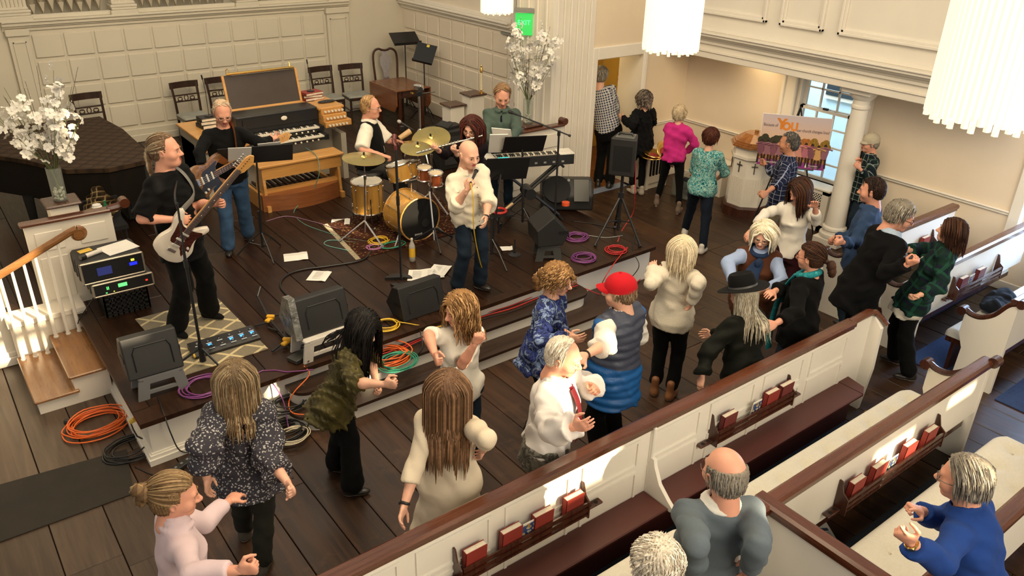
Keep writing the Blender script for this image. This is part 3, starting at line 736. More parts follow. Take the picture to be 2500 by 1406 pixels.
for z0,z1,x in((.70,1.45,XR+.06),(1.41,2.15,XR+.11)):
    b=MB(); b.bb((x,2.2,z0),(x+.04,2.25,z1)); b.bb((x,3.35,z0),(x+.04,3.4,z1)); b.bb((x,2.2,z0),(x+.04,3.4,z0+.05)); b.bb((x,2.2,z1-.04),(x+.04,3.4,z1))
    for i in(1,2,3): b.bb((x+.01,2.2+.3*i-.01,z0),(x+.03,2.2+.3*i+.01,z1))
    b.bb((x+.01,2.2,(z0+z1)/2-.01),(x+.03,3.4,(z0+z1)/2+.01)); b.build('window_sash',WHITE,win2,smooth=0)
# neighbour's white clapboard house outside, blue of daylight put into its colour, snow patch on its ground
SID=mat('daylight_tinted_clapboard',(.60,.78,.88),.6,var=.03)
hb=thing('house','white clapboard house wall tinted daylight blue, with a window, seen through the sash','house',(13.,9.,-1))
b=MB(); b.bb((13.05,3,-1),(13.2,16,6)); b.build('wall',SID,hb,smooth=0)
for i in range(34):
    b=MB(); z=-.9+i*.2; b.prism([(0,0),(.035,0),(.0,.2)],0,12.8,(13.05,15.9,z),(-1,0,0),(0,0,1)); b.build('clapboard',SID,hb,smooth=0)
hw=MB(); hw.bb((12.96,7.0,1.15),(13.06,7.9,2.6)); hwo=hw.build('window',WHITE,hb,smooth=0)
DK=mat('dark_window_glass',(.03,.045,.06),.15)
for i in range(3):
    for j in range(4):
        b=MB(); b.bb((12.94,7.06+i*.28,1.22+j*.34),(12.97,7.30+i*.28,1.50+j*.34)); b.build('pane',DK,hwo,smooth=0)
b=MB(); b.bb((10.6,2,-1.1),(13.4,16,-1)); b.build('ground',mat('snowy_ground',(.55,.62,.68),.9,var=.4,vs=3),None,kind='structure')
# ---- gallery on the right
GX=9.62
b=MB(); b.bb((GX,-1.5,2.16),(XR,8.8,2.30)); b.bb((GX,-1.5,2.30),(GX+.25,8.8,2.5)); b.bb((GX-.02,-1.5,2.52),(GX+.2,8.8,4.2)); gl=struct('wall_gallery_front',b,WHITE)
b=MB()
for (p,a,c) in((.03,2.16,2.25),(.05,2.25,2.27),(.04,2.36,2.40),(.07,2.44,2.48),(.15,2.48,2.52),(.18,2.52,2.545),(.05,2.545,2.60)): b.bb((GX-p,-1.5,a),(GX+.02,8.8,c),ch=.006)
b.build('gallery_moulding',WHITE,gl,smooth=0)
y=8.4; 
for ln in(1.5,.65,2.45,.65,2.3):
    y1=y-ln; b=MB(); z0,z1=2.78,3.55
    for (m,p) in((0,.055),(.035,.035)):
        b.bb((GX-.02-p,y1+m,z0+m),(GX-.01,y-m,z0+m+.04),ch=.008); b.bb((GX-.02-p,y1+m,z1-m-.04),(GX-.01,y-m,z1-m),ch=.008)
        b.bb((GX-.02-p,y-m-.04,z0+m),(GX-.01,y-m,z1-m),ch=.008); b.bb((GX-.02-p,y1+m,z0+m),(GX-.01,y1+m+.04,z1-m),ch=.008)
    b.build('panel_frame',WHITE,gl,smooth=0); y=y1-.22
cm=MB(); CXc,CYc=9.86,5.46
cm.bb((CXc-.19,CYc-.19,0),(CXc+.19,CYc+.19,.10),ch=.01)
cm.lathe([(.185,.10),(.19,.13),(.185,.16),(.155,.17),(.15,.20),(.165,.22),(.16,.25),(.135,.27),(.128,.5),(.125,1.2),(.105,1.88),(.12,1.9),(.12,1.93),(.105,1.945),(.108,2.0),(.16,2.05),(.175,2.10)],(CXc,CYc,0),n=28)
cm.bb((CXc-.2,CYc-.2,2.09),(CXc+.2,CYc+.2,2.17),ch=.008); cm.build('column_1',WHITE,None,kind='structure')
# ---- unseen mask wall behind the view, holes shaped so sun lands in chosen patches
def back_open(p,wy=-5.):
    t=(p[1]-wy)/SUNV[1]; q=np.asarray(p)-SUNV*t; return q[0],q[2]
SUNSPOTS=[((3.05,3.30,1.45),.40,.62),((2.95,3.05,.88),.95,.30),((3.64,3.56,1.40),.22,.40),((4.62,3.65,.02),.62,.30),((3.95,4.35,1.50),.13,.16),((4.45,8.0,.85),.55,.42),((4.95,8.1,1.12),.22,.16),((.2,8.5,1.15),.75,1.7),((.35,8.1,.3),.5,.3),((6.15,2.05,.87),.5,.2),((7.42,3.3,.93),.16,.12),((1.05,8.6,1.3),.16,.2),((2.46,6.15,.56),.10,.24),((1.2,9.0,2.1),.2,.3),((8.05,11.3,1.4),.10,.4),((2.2,6.5,.45),.2,.1),((2.55,3.35,.75),.12,.22)]
ops=[]
for (p,a,c) in SUNSPOTS:
    x,z=back_open(np.array(p)); ops.append((x-a/2,x+a/2,z-c/2,z+c/2))
xs=sorted({-6.,17.,*[v for o in ops for v in o[:2]]}); zs=sorted({-.1,13.,*[v for o in ops for v in o[2:]]})
b=MB()
for j in range(len(zs)-1):
    i=0; zc=(zs[j]+zs[j+1])/2
    while i<len(xs)-1:
        hole=lambda k:any(o[0]<(xs[k]+xs[k+1])/2<o[1] and o[2]<zc<o[3] for o in ops)
        if hole(i): i+=1; continue
        k=i
        while k<len(xs)-1 and not hole(k): k+=1
        b.bb((xs[i],-5.25,zs[j]),(xs[k],-5.,zs[j+1])); i=k
struct('wall_sun_mask',b,WALL,smooth=0)
# =================== PEWS ===================
def pew_back(name,label,x0,x1,y,th=.05,h=.97,pan=True,lower=.50,endface=None,rail_ext=(0,0)):
    t=thing(name,label,'pew',((x0+x1)/2,y,0),'white painted pews with mahogany rails')
    b=MB(); b.bb((x0,y-th/2,lower),(x1,y+th/2,h)); b.build('backrest',PEWW,t,smooth=0)
    if pan:
        n=max(1,round((x1-x0)/.62)); p=(x1-x0)/n
        for i in range(n):
            for (z0,z1) in((.58,.90),(.42,.55)) if pan==2 else ((.66,.90),(.12,.62)):
                b=MB(); a0,a1=x0+i*p+.055,x0+(i+1)*p-.055
                fr=.02
                b.bb((a0,y-th/2-.012,z1-fr),(a1,y-th/2+.005,z1)); b.bb((a0,y-th/2-.012,z0),(a1,y-th/2+.005,z0+fr)); b.bb((a0,y-th/2-.012,z0+fr),(a0+fr,y-th/2+.005,z1-fr)); b.bb((a1-fr,y-th/2-.012,z0+fr),(a1,y-th/2+.005,z1-fr))
                b.build('panel',PEWW,t,smooth=0)
    r=MB(); r.prism([(-.055,0),(-.055,.03),(-.035,.045),(.035,.045),(.055,.03),(.055,0)],x0+rail_ext[0],x1+rail_ext[1],(0,y,h),(0,1,0),(0,0,1)); r.prism([(-.04,-.03),(-.04,0),(.04,0),(.04,-.03)],x0,x1,(0,y,h),(0,1,0),(0,0,1))
    r.build('rail',RAIL,t,smooth=0); return t
def smooth_l(P,n=4):
    P=np.asarray(P,float); Q=np.concatenate([[2*P[0]-P[1]],P,[2*P[-1]-P[-2]]]); o=[]
    for i in range(1,len(Q)-2):
        a,b,c,d=Q[i-1:i+3]
        for t in np.linspace(0,1,n,endpoint=False): o.append(.5*((2*b)+(c-a)*t+(2*a-5*b+4*c-d)*t*t+(3*b-a-3*c+d)*t**3))
    o.append(P[-1]); return np.array(o)
def pew_end(t,x,yb,yf,h=.97,th=.045,scroll=True):
    # shaped end panel: tall at the back, swooping down to the arm
    top=[tuple(p) for p in smooth_l([(yb-.02,h),(yb+(yf-yb)*.14,h-.05),(yb+(yf-yb)*.36,h-.185),(yb+(yf-yb)*.62,h-.262),(yb+(yf-yb)*.85,h-.272),(yf,h-.25)])]
    poly=[(yb-.03,0)]+[(yb-.03,h)]+top+[(yf,0.5),(yf-.06,.35),(yf-.05,0)]
    b=MB(); b.prism(poly,-th/2,th/2,(x,0,0),(0,1,0),(0,0,1)); b.build('end_panel',PEWW,t,smooth=30)
    if scroll:
        r=MB(); pts=[(x,yb-.05,h+.025)]+[(x,a,c+.02) for a,c in top]+[(x,yf+.03,top[-1][1]+.02)]
        r.tube(pts,.033,8,flat=.8)
        for (yy,zz,rr) in((yb-.05,h+.03,.045),(yf+.03,top[-1][1]+.012,.045)): r.cyl((x-.045,yy,zz),(x+.045,yy,zz),rr,n=12)
        r.build('arm_scroll',MAHOG,t)
def cushion_mat(name,c,c2):
    t=NT(name).set(.8,sheen=.2); n=t.noise(60,3); t.col(t.ramp(n.outputs['Fac'],[(.3,hexc(c)),(.75,hexc(c2))])); t.bump(t.noise(350,2).outputs['Fac'],.15,.003); return t.m
CUSH=cushion_mat('cream_cushion_fabric','d2ccba','dad5c6')
CUSHB=cushion_mat('cool_cushion_fabric','c9c6bc','d9d6cc')
BTN=mat('cushion_button',(.55,.50,.40),.6)
def seat(t,x0,x1,y0,y1,m=CUSH,round_r=.14,round_l=False,bt=2):
    # tufted cushion as a height field with dimples and rounded front corner
    V=[];F=[]; eg=np.array([0,.004,.012,.024,.04,.06])
    gx=np.unique(np.concatenate([eg,np.linspace(.06,x1-x0-.06,max(6,int((x1-x0)/.032))),x1-x0-eg]))/(x1-x0); gy=np.unique(np.concatenate([eg,np.linspace(.06,y1-y0-.06,16),y1-y0-eg]))/(y1-y0); nx=len(gx)-1; ny=len(gy)-1
    bx=[]; cols=int((x1-x0)/.30)
    for i in range(cols):
        for j in range(bt): bx.append((x0+.17+i*.30+(.0 if j else .12),y0+(y1-y0)*(.3 if j==0 else .70)))
    BX=np.array(bx)
    X,Y=np.meshgrid(gx,gy,indexing='ij')
    px=x0+(x1-x0)*X; py=y0+(y1-y0)*Y
    def rnd_(side):
        d=(x1-px) if side else (px-x0); k=np.clip(1-d/round_r,0,1); return round_r*(1-np.sqrt(1-k**2*.98))
    lim=y1-rnd_(True)-(rnd_(False) if round_l else 0)
    py=y0+(lim-y0)*Y
    e=np.minimum.reduce([px-x0,x1-px,py-y0,lim-py]); hgt=.075*np.sqrt(np.clip(1-(1-np.clip(e/.05,0,1))**2,0,1))
    d=np.sqrt(((px[...,None]-BX[:,0])**2+(py[...,None]-BX[:,1])**2)); dm=d.min(-1)
    hgt=hgt-.038*np.exp(-(dm/.055)**2)*np.clip(e/.05,0,1)
    top=np.stack([px,py,.385+hgt],-1).reshape(-1,3); W=ny+1
    for i in range(nx):
        for j in range(ny): F.append((i*W+j,(i+1)*W+j,(i+1)*W+j+1,i*W+j+1))
    b=MB(); b.add(top,F); bot=top.copy(); bot[:,2]=.375; b.add(bot,[f[::-1] for f in F])
    c=b.build('seat_cushion',m,t,smooth=180)
    for (a,c2) in bx:
        q=MB(); q.ell((a,c2,.427),(.013,.013,.008),nu=7,nv=4); q.build('cushion_button',BTN,c)
    b=MB(); b.bb((x0,y0,.33),(x1,y1-.03,.383)); b.bb((x0+.02,y1-.12,.0),(x1-.02,y1-.09,.33)); b.build('seat_board',MAHOG,t,smooth=0)
BOOKR=[mat('red_book_cloth',(.24,.022,.014),.55,var=.1),mat('maroon_book_cloth',(.13,.018,.016),.55,var=.1)]
PAGES=mat('book_page_edges',(.66,.58,.45),.8,var=.08,vs=30)
def book(label,loc,w=.155,h=.20,t=.045,m=0,tilt=0,group='red books in the pew racks',ax=0,gold=True,mm=None):
    bt=thing('book',label,'book',loc,group,0)
    R=rx(tilt) if ax==0 else np.eye(3)
    b=MB(); b.box(R@np.array([0,0,h/2]),(w-.008,t-.008,h-.008),R); b.build('pages',PAGES,bt,smooth=0,local=True)
    b=MB()
    for sgn in(-1,1): b.box(R@np.array([0,sgn*(t/2-.002),h/2]),(w,.004,h),R)
    b.box(R@np.array([-w/2+.002,0,h/2]),(.004,t,h),R); b.build('cover',mm or BOOKR[m],bt,smooth=0,local=True)
    return bt
def text(body,size,M,m,parent,name='lettering',ext=.0006,font_w=1.,bold=0.):
    cu=bpy.data.curves.new(name,'FONT'); cu.body=body; cu.size=size; cu.extrude=ext; cu.align_x='CENTER'; cu.align_y='CENTER'; cu.resolution_u=2; cu.offset=bold
    o=bpy.data.objects.new('tmp',cu); COL.objects.link(o); dg=bpy.context.evaluated_depsgraph_get()
    me=bpy.data.meshes.new_from_object(o.evaluated_get(dg)); bpy.data.objects.remove(o); bpy.data.curves.remove(cu)
    if font_w!=1.: me.transform(Matrix.Diagonal((font_w,1,1,1)))
    me.transform(M); me.name=name; me.materials.clear(); return link(name,me,m,parent,local=parent is not None and parent.type!='EMPTY')
def MM(o,x,y):
    x=unit(x);y=unit(y);z=np.cross(x,y); return Matrix([[x[i],y[i],z[i],o[i]] for i in range(3)]+[[0,0,0,1]])
GOLD=mat('gold_lettering',(.65,.42,.14),.35,.6)
def rack(x0,x1,y,label,zb=.55,sg=-1,books=(),where=''):
    t=thing('book_rack',label,'book rack',((x0+x1)/2,y,zb),'dark wooden book racks on the pew backs')
    d=.085
    b=MB(); b.bb((x0,y+sg*d,zb),(x1,y,zb+.016)); b.build('shelf',MAHOG,t,smooth=0)
    for (z0,z1) in((zb+.035,zb+.065),(zb+.085,zb+.115)):
        b=MB(); b.bb((x0,y+sg*d,z0),(x1,y+sg*(d-.012),z1)); b.build('slat',MAHOG,t,smooth=0)
    for xx in(x0-.012,x1):
        b=MB(); b.prism([(0,-.02),(d+.005,-.02),(d+.005,.115),(.045,.15),(.02,.235),(0,.24)],0,.012,(xx,y,zb),(0,sg,0),(0,0,1)) if sg<0 else b.prism([(0,-.02),(d+.005,-.02),(d+.005,.115),(.045,.15),(.02,.235),(0,.24)],-.012,0,(xx,y,zb),(0,sg,0),(0,0,1))
        b.build('end_bracket',MAHOG,t,smooth=0)
    for xx,s2 in((x0,-1),(x1,1)):
        b=MB(); a0=xx+(.0 if s2>0 else -.16)
        b.bb((a0,y+sg*.055,zb+.0),(a0+.16,y,zb+.018),ch=.006)
        for k in(.05,.11): b.cyl((a0+k,y+sg*.03,zb+.0185),(a0+k,y+sg*.03,zb+.019),.016,n=10,mi=1)
        b.build('cup_holder',[MAHOG,DARK],t,smooth=0)
    for i,(kind,xf,m,lab) in enumerate(books):
        xx=x0+(x1-x0)*xf
        if kind=='book':
            bk=book(lab,(xx,y+sg*.042,zb+.017),m=m,tilt=-.06*sg)
            if 'HOLY' in lab or 'gold' in lab: text('HOLY BIBLE',.024,MM((0,-.0265,.12),(1,0,0),(0,.06,1)),GOLD,bk.children[1])
        else:
            c=thing('card',lab,'leaflet',(xx,y+sg*.05,zb+.017),'leaflets in the pew racks')
            b=MB(); b.box((0,0,.09),(.11,.003,.18),rx(.1)); b.build('sheet',PAPER,c,smooth=0,local=True)
            b=MB(); b.box((0,-.0085,.115),(.10,.002,.10),rx(.1)); b.build('picture',CARDM,c,smooth=0,local=True)
    return t
_t=NT('leaflet_print').set(.5); _v=_t.n('ShaderNodeTexVoronoi'); _v.inputs['Scale'].default_value=60; _t.l(_t.tc.outputs['Object'],_v.inputs['Vector'])
_t.col(_t.ramp(_v.outputs['Color'],[(.2,(.02,.05,.18)),(.45,(.35,.2,.05)),(.6,(.5,.45,.3)),(.8,(.05,.08,.2))],'CONSTANT')); CARDM=_t.m
# front partition, with the narrow maroon bench
YA,XEND=3.07,6.52
pa=pew_back('pew','long front pew partition in white with a mahogany cap and two book racks',1.0,XEND-.35,YA,pan=True,lower=0.)
# rising swept end of the front rail
b=MB(); b.bb((XEND-.35,YA-.025,0),(XEND-.02,YA+.025,.97)); b.prism([(YA-.10,0),(YA-.14,.45),(YA-.13,.88),(YA-.05,.97),(YA+.025,.97),(YA+.025,0)],-.03,.015,(XEND-.02,0,0),(0,1,0),(0,0,1)); b.build('end_panel',PEWW,pa,smooth=0)
b=MB(); b.tube([(XEND-.37,YA,.99),(XEND-.2,YA,1.0),(XEND-.08,YA-.005,1.01),(XEND-.02,YA-.03,1.0),(XEND+.0,YA-.08,.965),(XEND+.01,YA-.15,.915)],[.042,.042,.042,.04,.038,.036],10,flat=.7); b.build('rail_end',RAIL,pa)
b=MB(); b.bb((1.0,2.80,.36),(3.64,YA-.025,.39),ch=.008); b.bb((3.68,2.80,.36),(6.15,YA-.025,.39),ch=.008)
b.prism([(6.15,2.80),(6.26,2.86),(6.30,YA-.025),(6.15,YA-.025)],.36,.39); b.bb((1,2.92,0),(6.2,2.95,.36)); b.build('bench_board',mat('maroon_bench_paint',(.075,.018,.012),.45,var=.05),pa,smooth=0)
b=MB(); b.bb((3.645,YA-.06,.39),(3.675,YA-.02,.96),ch=.008); b.prism([(0,.36),(.26,.36),(.275,.40),(.22,.44),(.13,.52),(.07,.64),(.055,.70),(0,.70)],-.016,.016,(3.66,YA-.025,0),(0,-1,0),(0,0,1)); b.build('bracket',PEWW,pa,smooth=30)
rack(1.98,3.0,YA-.03,'dark wood book rack on the front pew, lit by sunshine',zb=.555,books=[('book',.10,0,'red book at the near end of the sunlit rack'),('book',.37,0,'fat red book before the leaflet in the sunlit rack'),('card',.50,0,'picture leaflet standing in the sunlit rack'),('book',.62,0,'red book with gold HOLY BIBLE title in the sunlit rack'),('book',.88,0,'tall red book at the far end of the sunlit rack')])
rack(4.33,5.28,YA-.03,'dark wood book rack near the aisle end of the front pew',zb=.555,books=[('book',.14,1,'maroon book alone at the near end of the shaded rack'),('card',.50,0,'small picture leaflet standing in the shaded rack'),('book',.70,0,'thick red hymn book beside the leaflet in the shaded rack'),('book',.90,1,'maroon book leaning at the aisle end of the shaded rack')])
# second pew (right of the divider)
YB=2.05
pb=pew_back('pew','cream cushioned pew with scrolled end behind the front partition',3.66,XEND,YB,pan=False)
pew_end(pb,XEND,YB,YB+.42); seat(pb,3.72,XEND-.03,YB+.03,2.62)
rack(4.45,5.75,YB-.03,'dark wood book rack on the back of the scrolled cushioned pew',zb=.56,books=[('book',.09,0,'red book nearest the folded newsletter on the pew floor'),('book',.30,0,'second red book, before the leaflets on the scrolled pew'),('card',.45,0,'thin leaflets between red books on the scrolled pew'),('book',.62,0,'third red book, after the leaflets on the scrolled pew'),('book',.85,0,'red book nearest the scrolled pew end')])
# pew left of the divider, and the divider itself
pc=pew_back('pew','cream cushioned pew in front of the bald man in grey',1.0,3.60,YB,pan=False,rail_ext=(0,.05)); seat(pc,1.0,3.55,YB+.03,2.62,round_r=.12)
dv=thing('pew_divider','white pew divider wall with mahogany cap beside the bald man','pew divider',(3.63,1.3,0))
b=MB(); b.bb((3.605,.2,0),(3.655,2.075,.972)); b.build('panel',PEWW,dv,smooth=0)
b=MB(); b.prism([(-.055,0),(-.055,.03),(-.035,.045),(.035,.045),(.055,.03),(.055,0)],-2.125,-.2,(3.63,0,.974),(1,0,0),(0,0,1)); b.bb((3.59,.2,.94),(3.67,2.1,.97)); b.build('rail',RAILY,dv,smooth=0)
# third pew row: seat under the man in blue
YC=1.12
pd=pew_back('pew','cream cushioned pew where the man in the blue sweater stands',3.68,XEND,YC,pan=False); pew_end(pd,XEND,YC,YC+.42,scroll=True); seat(pd,3.72,XEND-.03,YC+.03,1.80,bt=2)
# right-hand block
def rpew(label,x0,y,lab_r=None,rk=None,bks=()):
    t=pew_back('pew',label,x0,10.1,y,pan=False); pew_end(t,x0,y,y+.40); seat(t,x0+.04,10.0,y+.03,y+.56,m=CUSHB,round_r=.05,round_l=True)
    if rk: rack(rk[0],rk[1],y-.03,lab_r,zb=.56,books=bks)
    return t
rpew('white pew across the aisle behind the woman in green tartan',7.80,3.22,'dark book rack on the pew beside the green tartan jacket',(8.35,9.35),[('book',.5,1,'maroon book in the rack beside the green tartan jacket'),('card',.3,0,'leaflets in the rack beside the green tartan jacket'),('book',.12,1,'maroon book at the near end beside the tartan jacket')])
rpew('white pew across the aisle with a dark jacket on its cushion',7.80,2.38)
pe=pew_back('pew','white front pew partition by the round column',7.95,9.93,4.02,pan=False); pew_end(pe,7.95,4.02,4.42)
seat(pe,8.0,9.9,4.05,4.55,m=CUSHB)
rack(8.25,9.45,4.0,'dark book rack on the pew partition by the column',zb=.56,books=[('book',.80,0,'red book in the rack by the man in the black suit'),('card',.55,0,'white leaflets in the rack by the man in black'),('book',.30,1,'maroon book low in the rack by the column pew')])
# carpets
CARP=mat('navy_carpet',(.016,.022,.034),.95,var=.25,vs=60,bump=.3,bs=250)
CARPB=mat('blue_carpet',(.02,.045,.13),.95,var=.2,vs=40,bump=.3,bs=250)
def carpet(label,x0,x1,y0,y1,m,z=.004):
    b=MB(); b.bb((x0,y0,z),(x1,y1,z+.008)); return b.build('carpet',m,None,smooth=0,label=label,cat='carpet')
carpet('navy carpet strip between the front bench and first cushioned pew',1.0,6.2,2.5,2.95,CARP)
carpet('navy carpet in the bay with the newsletter on it',3.70,6.38,1.6,2.03,CARP)
carpet('bright blue carpet in the bay behind the woman in tartan',7.72,10.25,2.62,3.19,CARPB)
carpet('dark blue carpet bay behind the pew with the jacket',7.72,10.25,1.2,2.27,CARPB)
carpet('blue carpet bay in front of the column pew',7.85,10.25,3.5,3.98,CARPB)
b=MB()
P=[onz(*q,0)[:2] for q in((325,1207),(310,1098),(0,1185),(-60,1206),(-60,1345),(0,1325))]
b.prism([tuple(p) for p in P],.002,.010); b.build('runner_mat',mat('brown_runner_felt',(.022,.017,.012),.95,var=.15,vs=5,bump=.3,bs=200),None,smooth=0,label='dark brown felt runner lying across the worn floor planks',cat='rug')
# =================== STAIR, LOW PARTITIONS, PEDESTALS ===================
sr=thing('stair','short oak stair with white balusters climbing onto the stage','stair',(.6,7.7,0))
for (x0,x1,z) in((.26,.63,.15),(.57,.885,.30)):
    b=MB(); b.bb((x0,7.22,z-.03),(x1,8.16,z),ch=.008); b.build('tread',OAK,sr,smooth=0)
b=MB(); b.bb((.285,7.25,0),(.60,8.14,.12)); b.bb((.60,7.25,0),(.90,8.14,.27)); b.build('riser',WHITE,sr,smooth=0)
for k,(px,z) in enumerate(((57,.15),(87,.15),(117,.15),(135,.30),(165,.30),(192,.30))):
    py={57:876,87:869,117:861,135:817,165:811,192:804}[px]; p=onz(px,py,z); p[1]=8.08; b=MB(); zt=1.03+ (p[0]-.30)*.45
    b.cyl((p[0],8.08,z),(p[0],8.08,zt),.018,.013,n=10); b.cyl((p[0],8.08,z),(p[0],8.08,z+.012),.024,n=10); b.build('baluster',WHITE,sr)
b=MB(); pts=[(-.4,8.08,.72),(.3,8.08,1.05),(.95,8.08,1.33),(1.02,8.08,1.352)]
b.tube(pts,[.036,.036,.036,.036],10,hint=(0,1,0)); 
sp=[(1.02+.058*math.sin(a)*(1-a/15),8.08,1.30+.055*math.cos(a)*(1-a/15)) for a in np.linspace(0,5.5,16)]
b.tube(sp,np.linspace(.035,.022,16),8); b.cyl((1.02,8.045,1.30),(1.02,8.115,1.30),.045,n=14); b.build('handrail',wood('oak_handrail',(.15,.06,.016),(.30,.135,.04),.3,0,1.5,coat=.4),sr)
b=MB(); b.bb((.28,8.17,0),(.93,8.44,.50)); b.bb((.26,8.15,.46),(.95,8.44,.52),ch=.008); b.bb((.28,8.15,0),(.93,8.2,.10)); struct('trim_2',b,WHITE,smooth=0)
def partition(label,x0,x1,y,zt,scr):
    t=thing('partition',label,'partition',((x0+x1)/2,y,S))
    b=MB(); b.bb((x0,y,S),(x1,y+.05,zt)); b.build('panel_wall',WHITE,t,smooth=0)
    n=max(1,round((x1-x0)/.5)); p=(x1-x0)/n
    for i in range(n):
        for (za,zb) in((S+.1,S+.55),(S+.62,zt-.08)):
            b=MB(); b.bb((x0+i*p+.07,y-.012,za),(x0+(i+1)*p-.07,y+.002,zb),ch=.01); b.build('panel',WHITE,t,smooth=0)
    b=MB(); b.bb((x0-.03,y-.035,zt),(x1,y+.085,zt+.035),ch=.01); b.build('cap_rail',RAIL,t,smooth=0)
    b=MB(); xx=x1 if scr>0 else x0; b.tube([(xx-scr*.02,y+.025,zt+.02),(xx+scr*.08,y+.025,zt+.03),(xx+scr*.14,y+.025,zt+.06)],[.04,.042,.045],8); b.cyl((xx+scr*.14,y-.03,zt+.065),(xx+scr*.14,y+.08,zt+.065),.05,n=12); b.build('rail_scroll',RAIL,t)
partition('low white panelled partition with a mahogany cap behind the rack case',.62,1.40,8.43,1.335,1)
partition('low white panelled partition with mahogany cap behind the keyboard',6.45,7.40,8.43,1.335,0.001)
def pedestal(label,x,y,zt):
    t=thing('pedestal',label,'pedestal',(x,y,S)); b=MB(); b.bb((x-.13,y-.13,S),(x+.13,y+.13,zt-.03),ch=.006); b.build('shaft',WHITE,t,smooth=0)
    b=MB(); b.bb((x-.165,y-.165,zt-.03),(x+.165,y+.165,zt),ch=.012); b.build('top',MAHOG,t,smooth=0); return t
PL=onz(148,488,1.44); PRt=onz(1288,300,1.40)
pedestal('white pedestal with mahogany top holding flowers by the stair',PL[0],PL[1],1.44)
pedestal('white pedestal with mahogany top behind the keyboard player',PRt[0],PRt[1],1.40)
print('ped',PL,PRt)
# =================== FURNITURE AND INSTRUMENTS ON THE STAGE ===================
def vp(G,u,v,d=0.):
    n=np.array([G[0],G[1],0.]); n=unit(n); r=ray(u,v); return CC+r*(((np.asarray(G,float)-CC)@n-d)/(r@n))
def smooth(P,n=6):
    P=np.asarray(P,float); Q=np.concatenate([[2*P[0]-P[1]],P,[2*P[-1]-P[-2]]]); o=[]
    for i in range(1,len(Q)-2):
        a,b,c,d=Q[i-1:i+3]
        for t in np.linspace(0,1,n,endpoint=False): o.append(.5*((2*b)+(c-a)*t+(2*a-5*b+4*c-d)*t*t+(3*b-a-3*c+d)*t**3))
    o.append(P[-1]); return np.array(o)
CABM={}
def cmat(n,c): 
    if n not in CABM: CABM[n]=mat('cable_'+n,c,.4,var=.1)
    return CABM[n]
def cable(label,px,col,z=S,r=.0055,n=6,extra=None):
    P=[onz(*p[:2],(p[2] if len(p)>2 else z)+r) for p in px]; b=MB(); b.tube(smooth(P,n),r,6)
    return b.build('cable',cmat(*col),None,180,label=label,cat='cable')
def coil(label,c,R,col,turns=6,z=S,r=.006,sq=1.,seed=1,tail=None,zh=.018):
    rr=random.Random(seed); P=[]; c=onz(*c,z)
    for i in range(turns*14):
        a=2*math.pi*i/14; q=R*(1+.16*math.sin(a*.37+seed)+.08*rr.uniform(-1,1)*.5); ox,oy=.12*R*math.sin(i*.09+seed),.12*R*math.cos(i*.07)
        P.append((c[0]+ox+q*math.cos(a),c[1]+oy+q*sq*math.sin(a),z+r+zh*(.5+.5*math.sin(i*.21+seed))*(i/turns/14)+.004*(i//14)))
    if tail:
        for t in tail: P.append(onz(*t[:2],(t[2] if len(t)>2 else z)+r))
    b=MB(); b.tube(smooth(P,2),r,6); return b.build('cable_coil',cmat(*col),None,180,label=label,cat='cable')
# ---- covered grand piano
pn=thing('piano','grand piano under a quilted dark brown cover beside the organ wall','piano',(1.3,10.6,S))
zt=1.40; out=[onz(*p,zt)[:2] for p in((-60,330),(60,303),(150,296),(243,284),(300,315),(362,372),(352,392),(265,411),(160,414),(60,390),(-60,372))]
b=MB(); b.prism([tuple(p) for p in out],zt-.05,zt); 
t=NT('quilted_cover').set(.8,spec=.2); v=t.n('ShaderNodeSeparateXYZ'); t.l(t.map(rot=(0,0,.7)),v.inputs[0])
sx=t.math('ABSOLUTE',t.math('SINE',t.math('MULTIPLY',v.outputs[0],22.))); sy=t.math('ABSOLUTE',t.math('SINE',t.math('MULTIPLY',v.outputs[1],22.))); hh=t.math('MULTIPLY',sx,sy)
t.col(t.ramp(hh,[(0,hexc('271d14')),(.5,hexc('3c2c1e'))])); t.bump(hh,.9,.02); QUILT=t.m
b.build('quilted_cover',QUILT,pn,smooth=30)
cen=np.mean(out,0); ins=[tuple(cen+(np.array(p)-cen)*.985) for p in out]
b=MB(); b.prism(ins,.93,zt-.04); b.build('cover_skirt',cloth('black_skirt','17130f'),pn,smooth=30)
b=MB()
for (x,y) in((cen[0]-.6,cen[1]-.4),(cen[0]+.5,cen[1]-.45),(cen[0],cen[1]+.6)):
    b=MB(); b.cyl((x,y,S),(x,y,.95),.035,.06,n=10); b.build('leg',BLACK,pn)
# ---- quilted cover's neighbour: black amplifier cabinet behind the guitarist
ac=thing('amplifier','black amplifier cabinet with slotted top standing by the covered piano','amplifier',(2.15,10.9,S))
b=MB(); b.bb((1.92,10.45,S),(2.5,10.9,1.02),ch=.02); b.build('cabinet',BLACKP,ac,smooth=0)
for i in range(2):
    b=MB(); b.bb((2.03,10.55+.14*i,1.018),(2.4,10.60+.14*i,1.024)); b.build('vent',DARK,ac,smooth=0)
b=MB(); b.bb((1.98,10.43,S+.08),(2.44,10.452,.94)); b.build('grille',mat('speaker_cloth',(.03,.03,.03),.9,bump=.5,bs=400),ac,smooth=0)
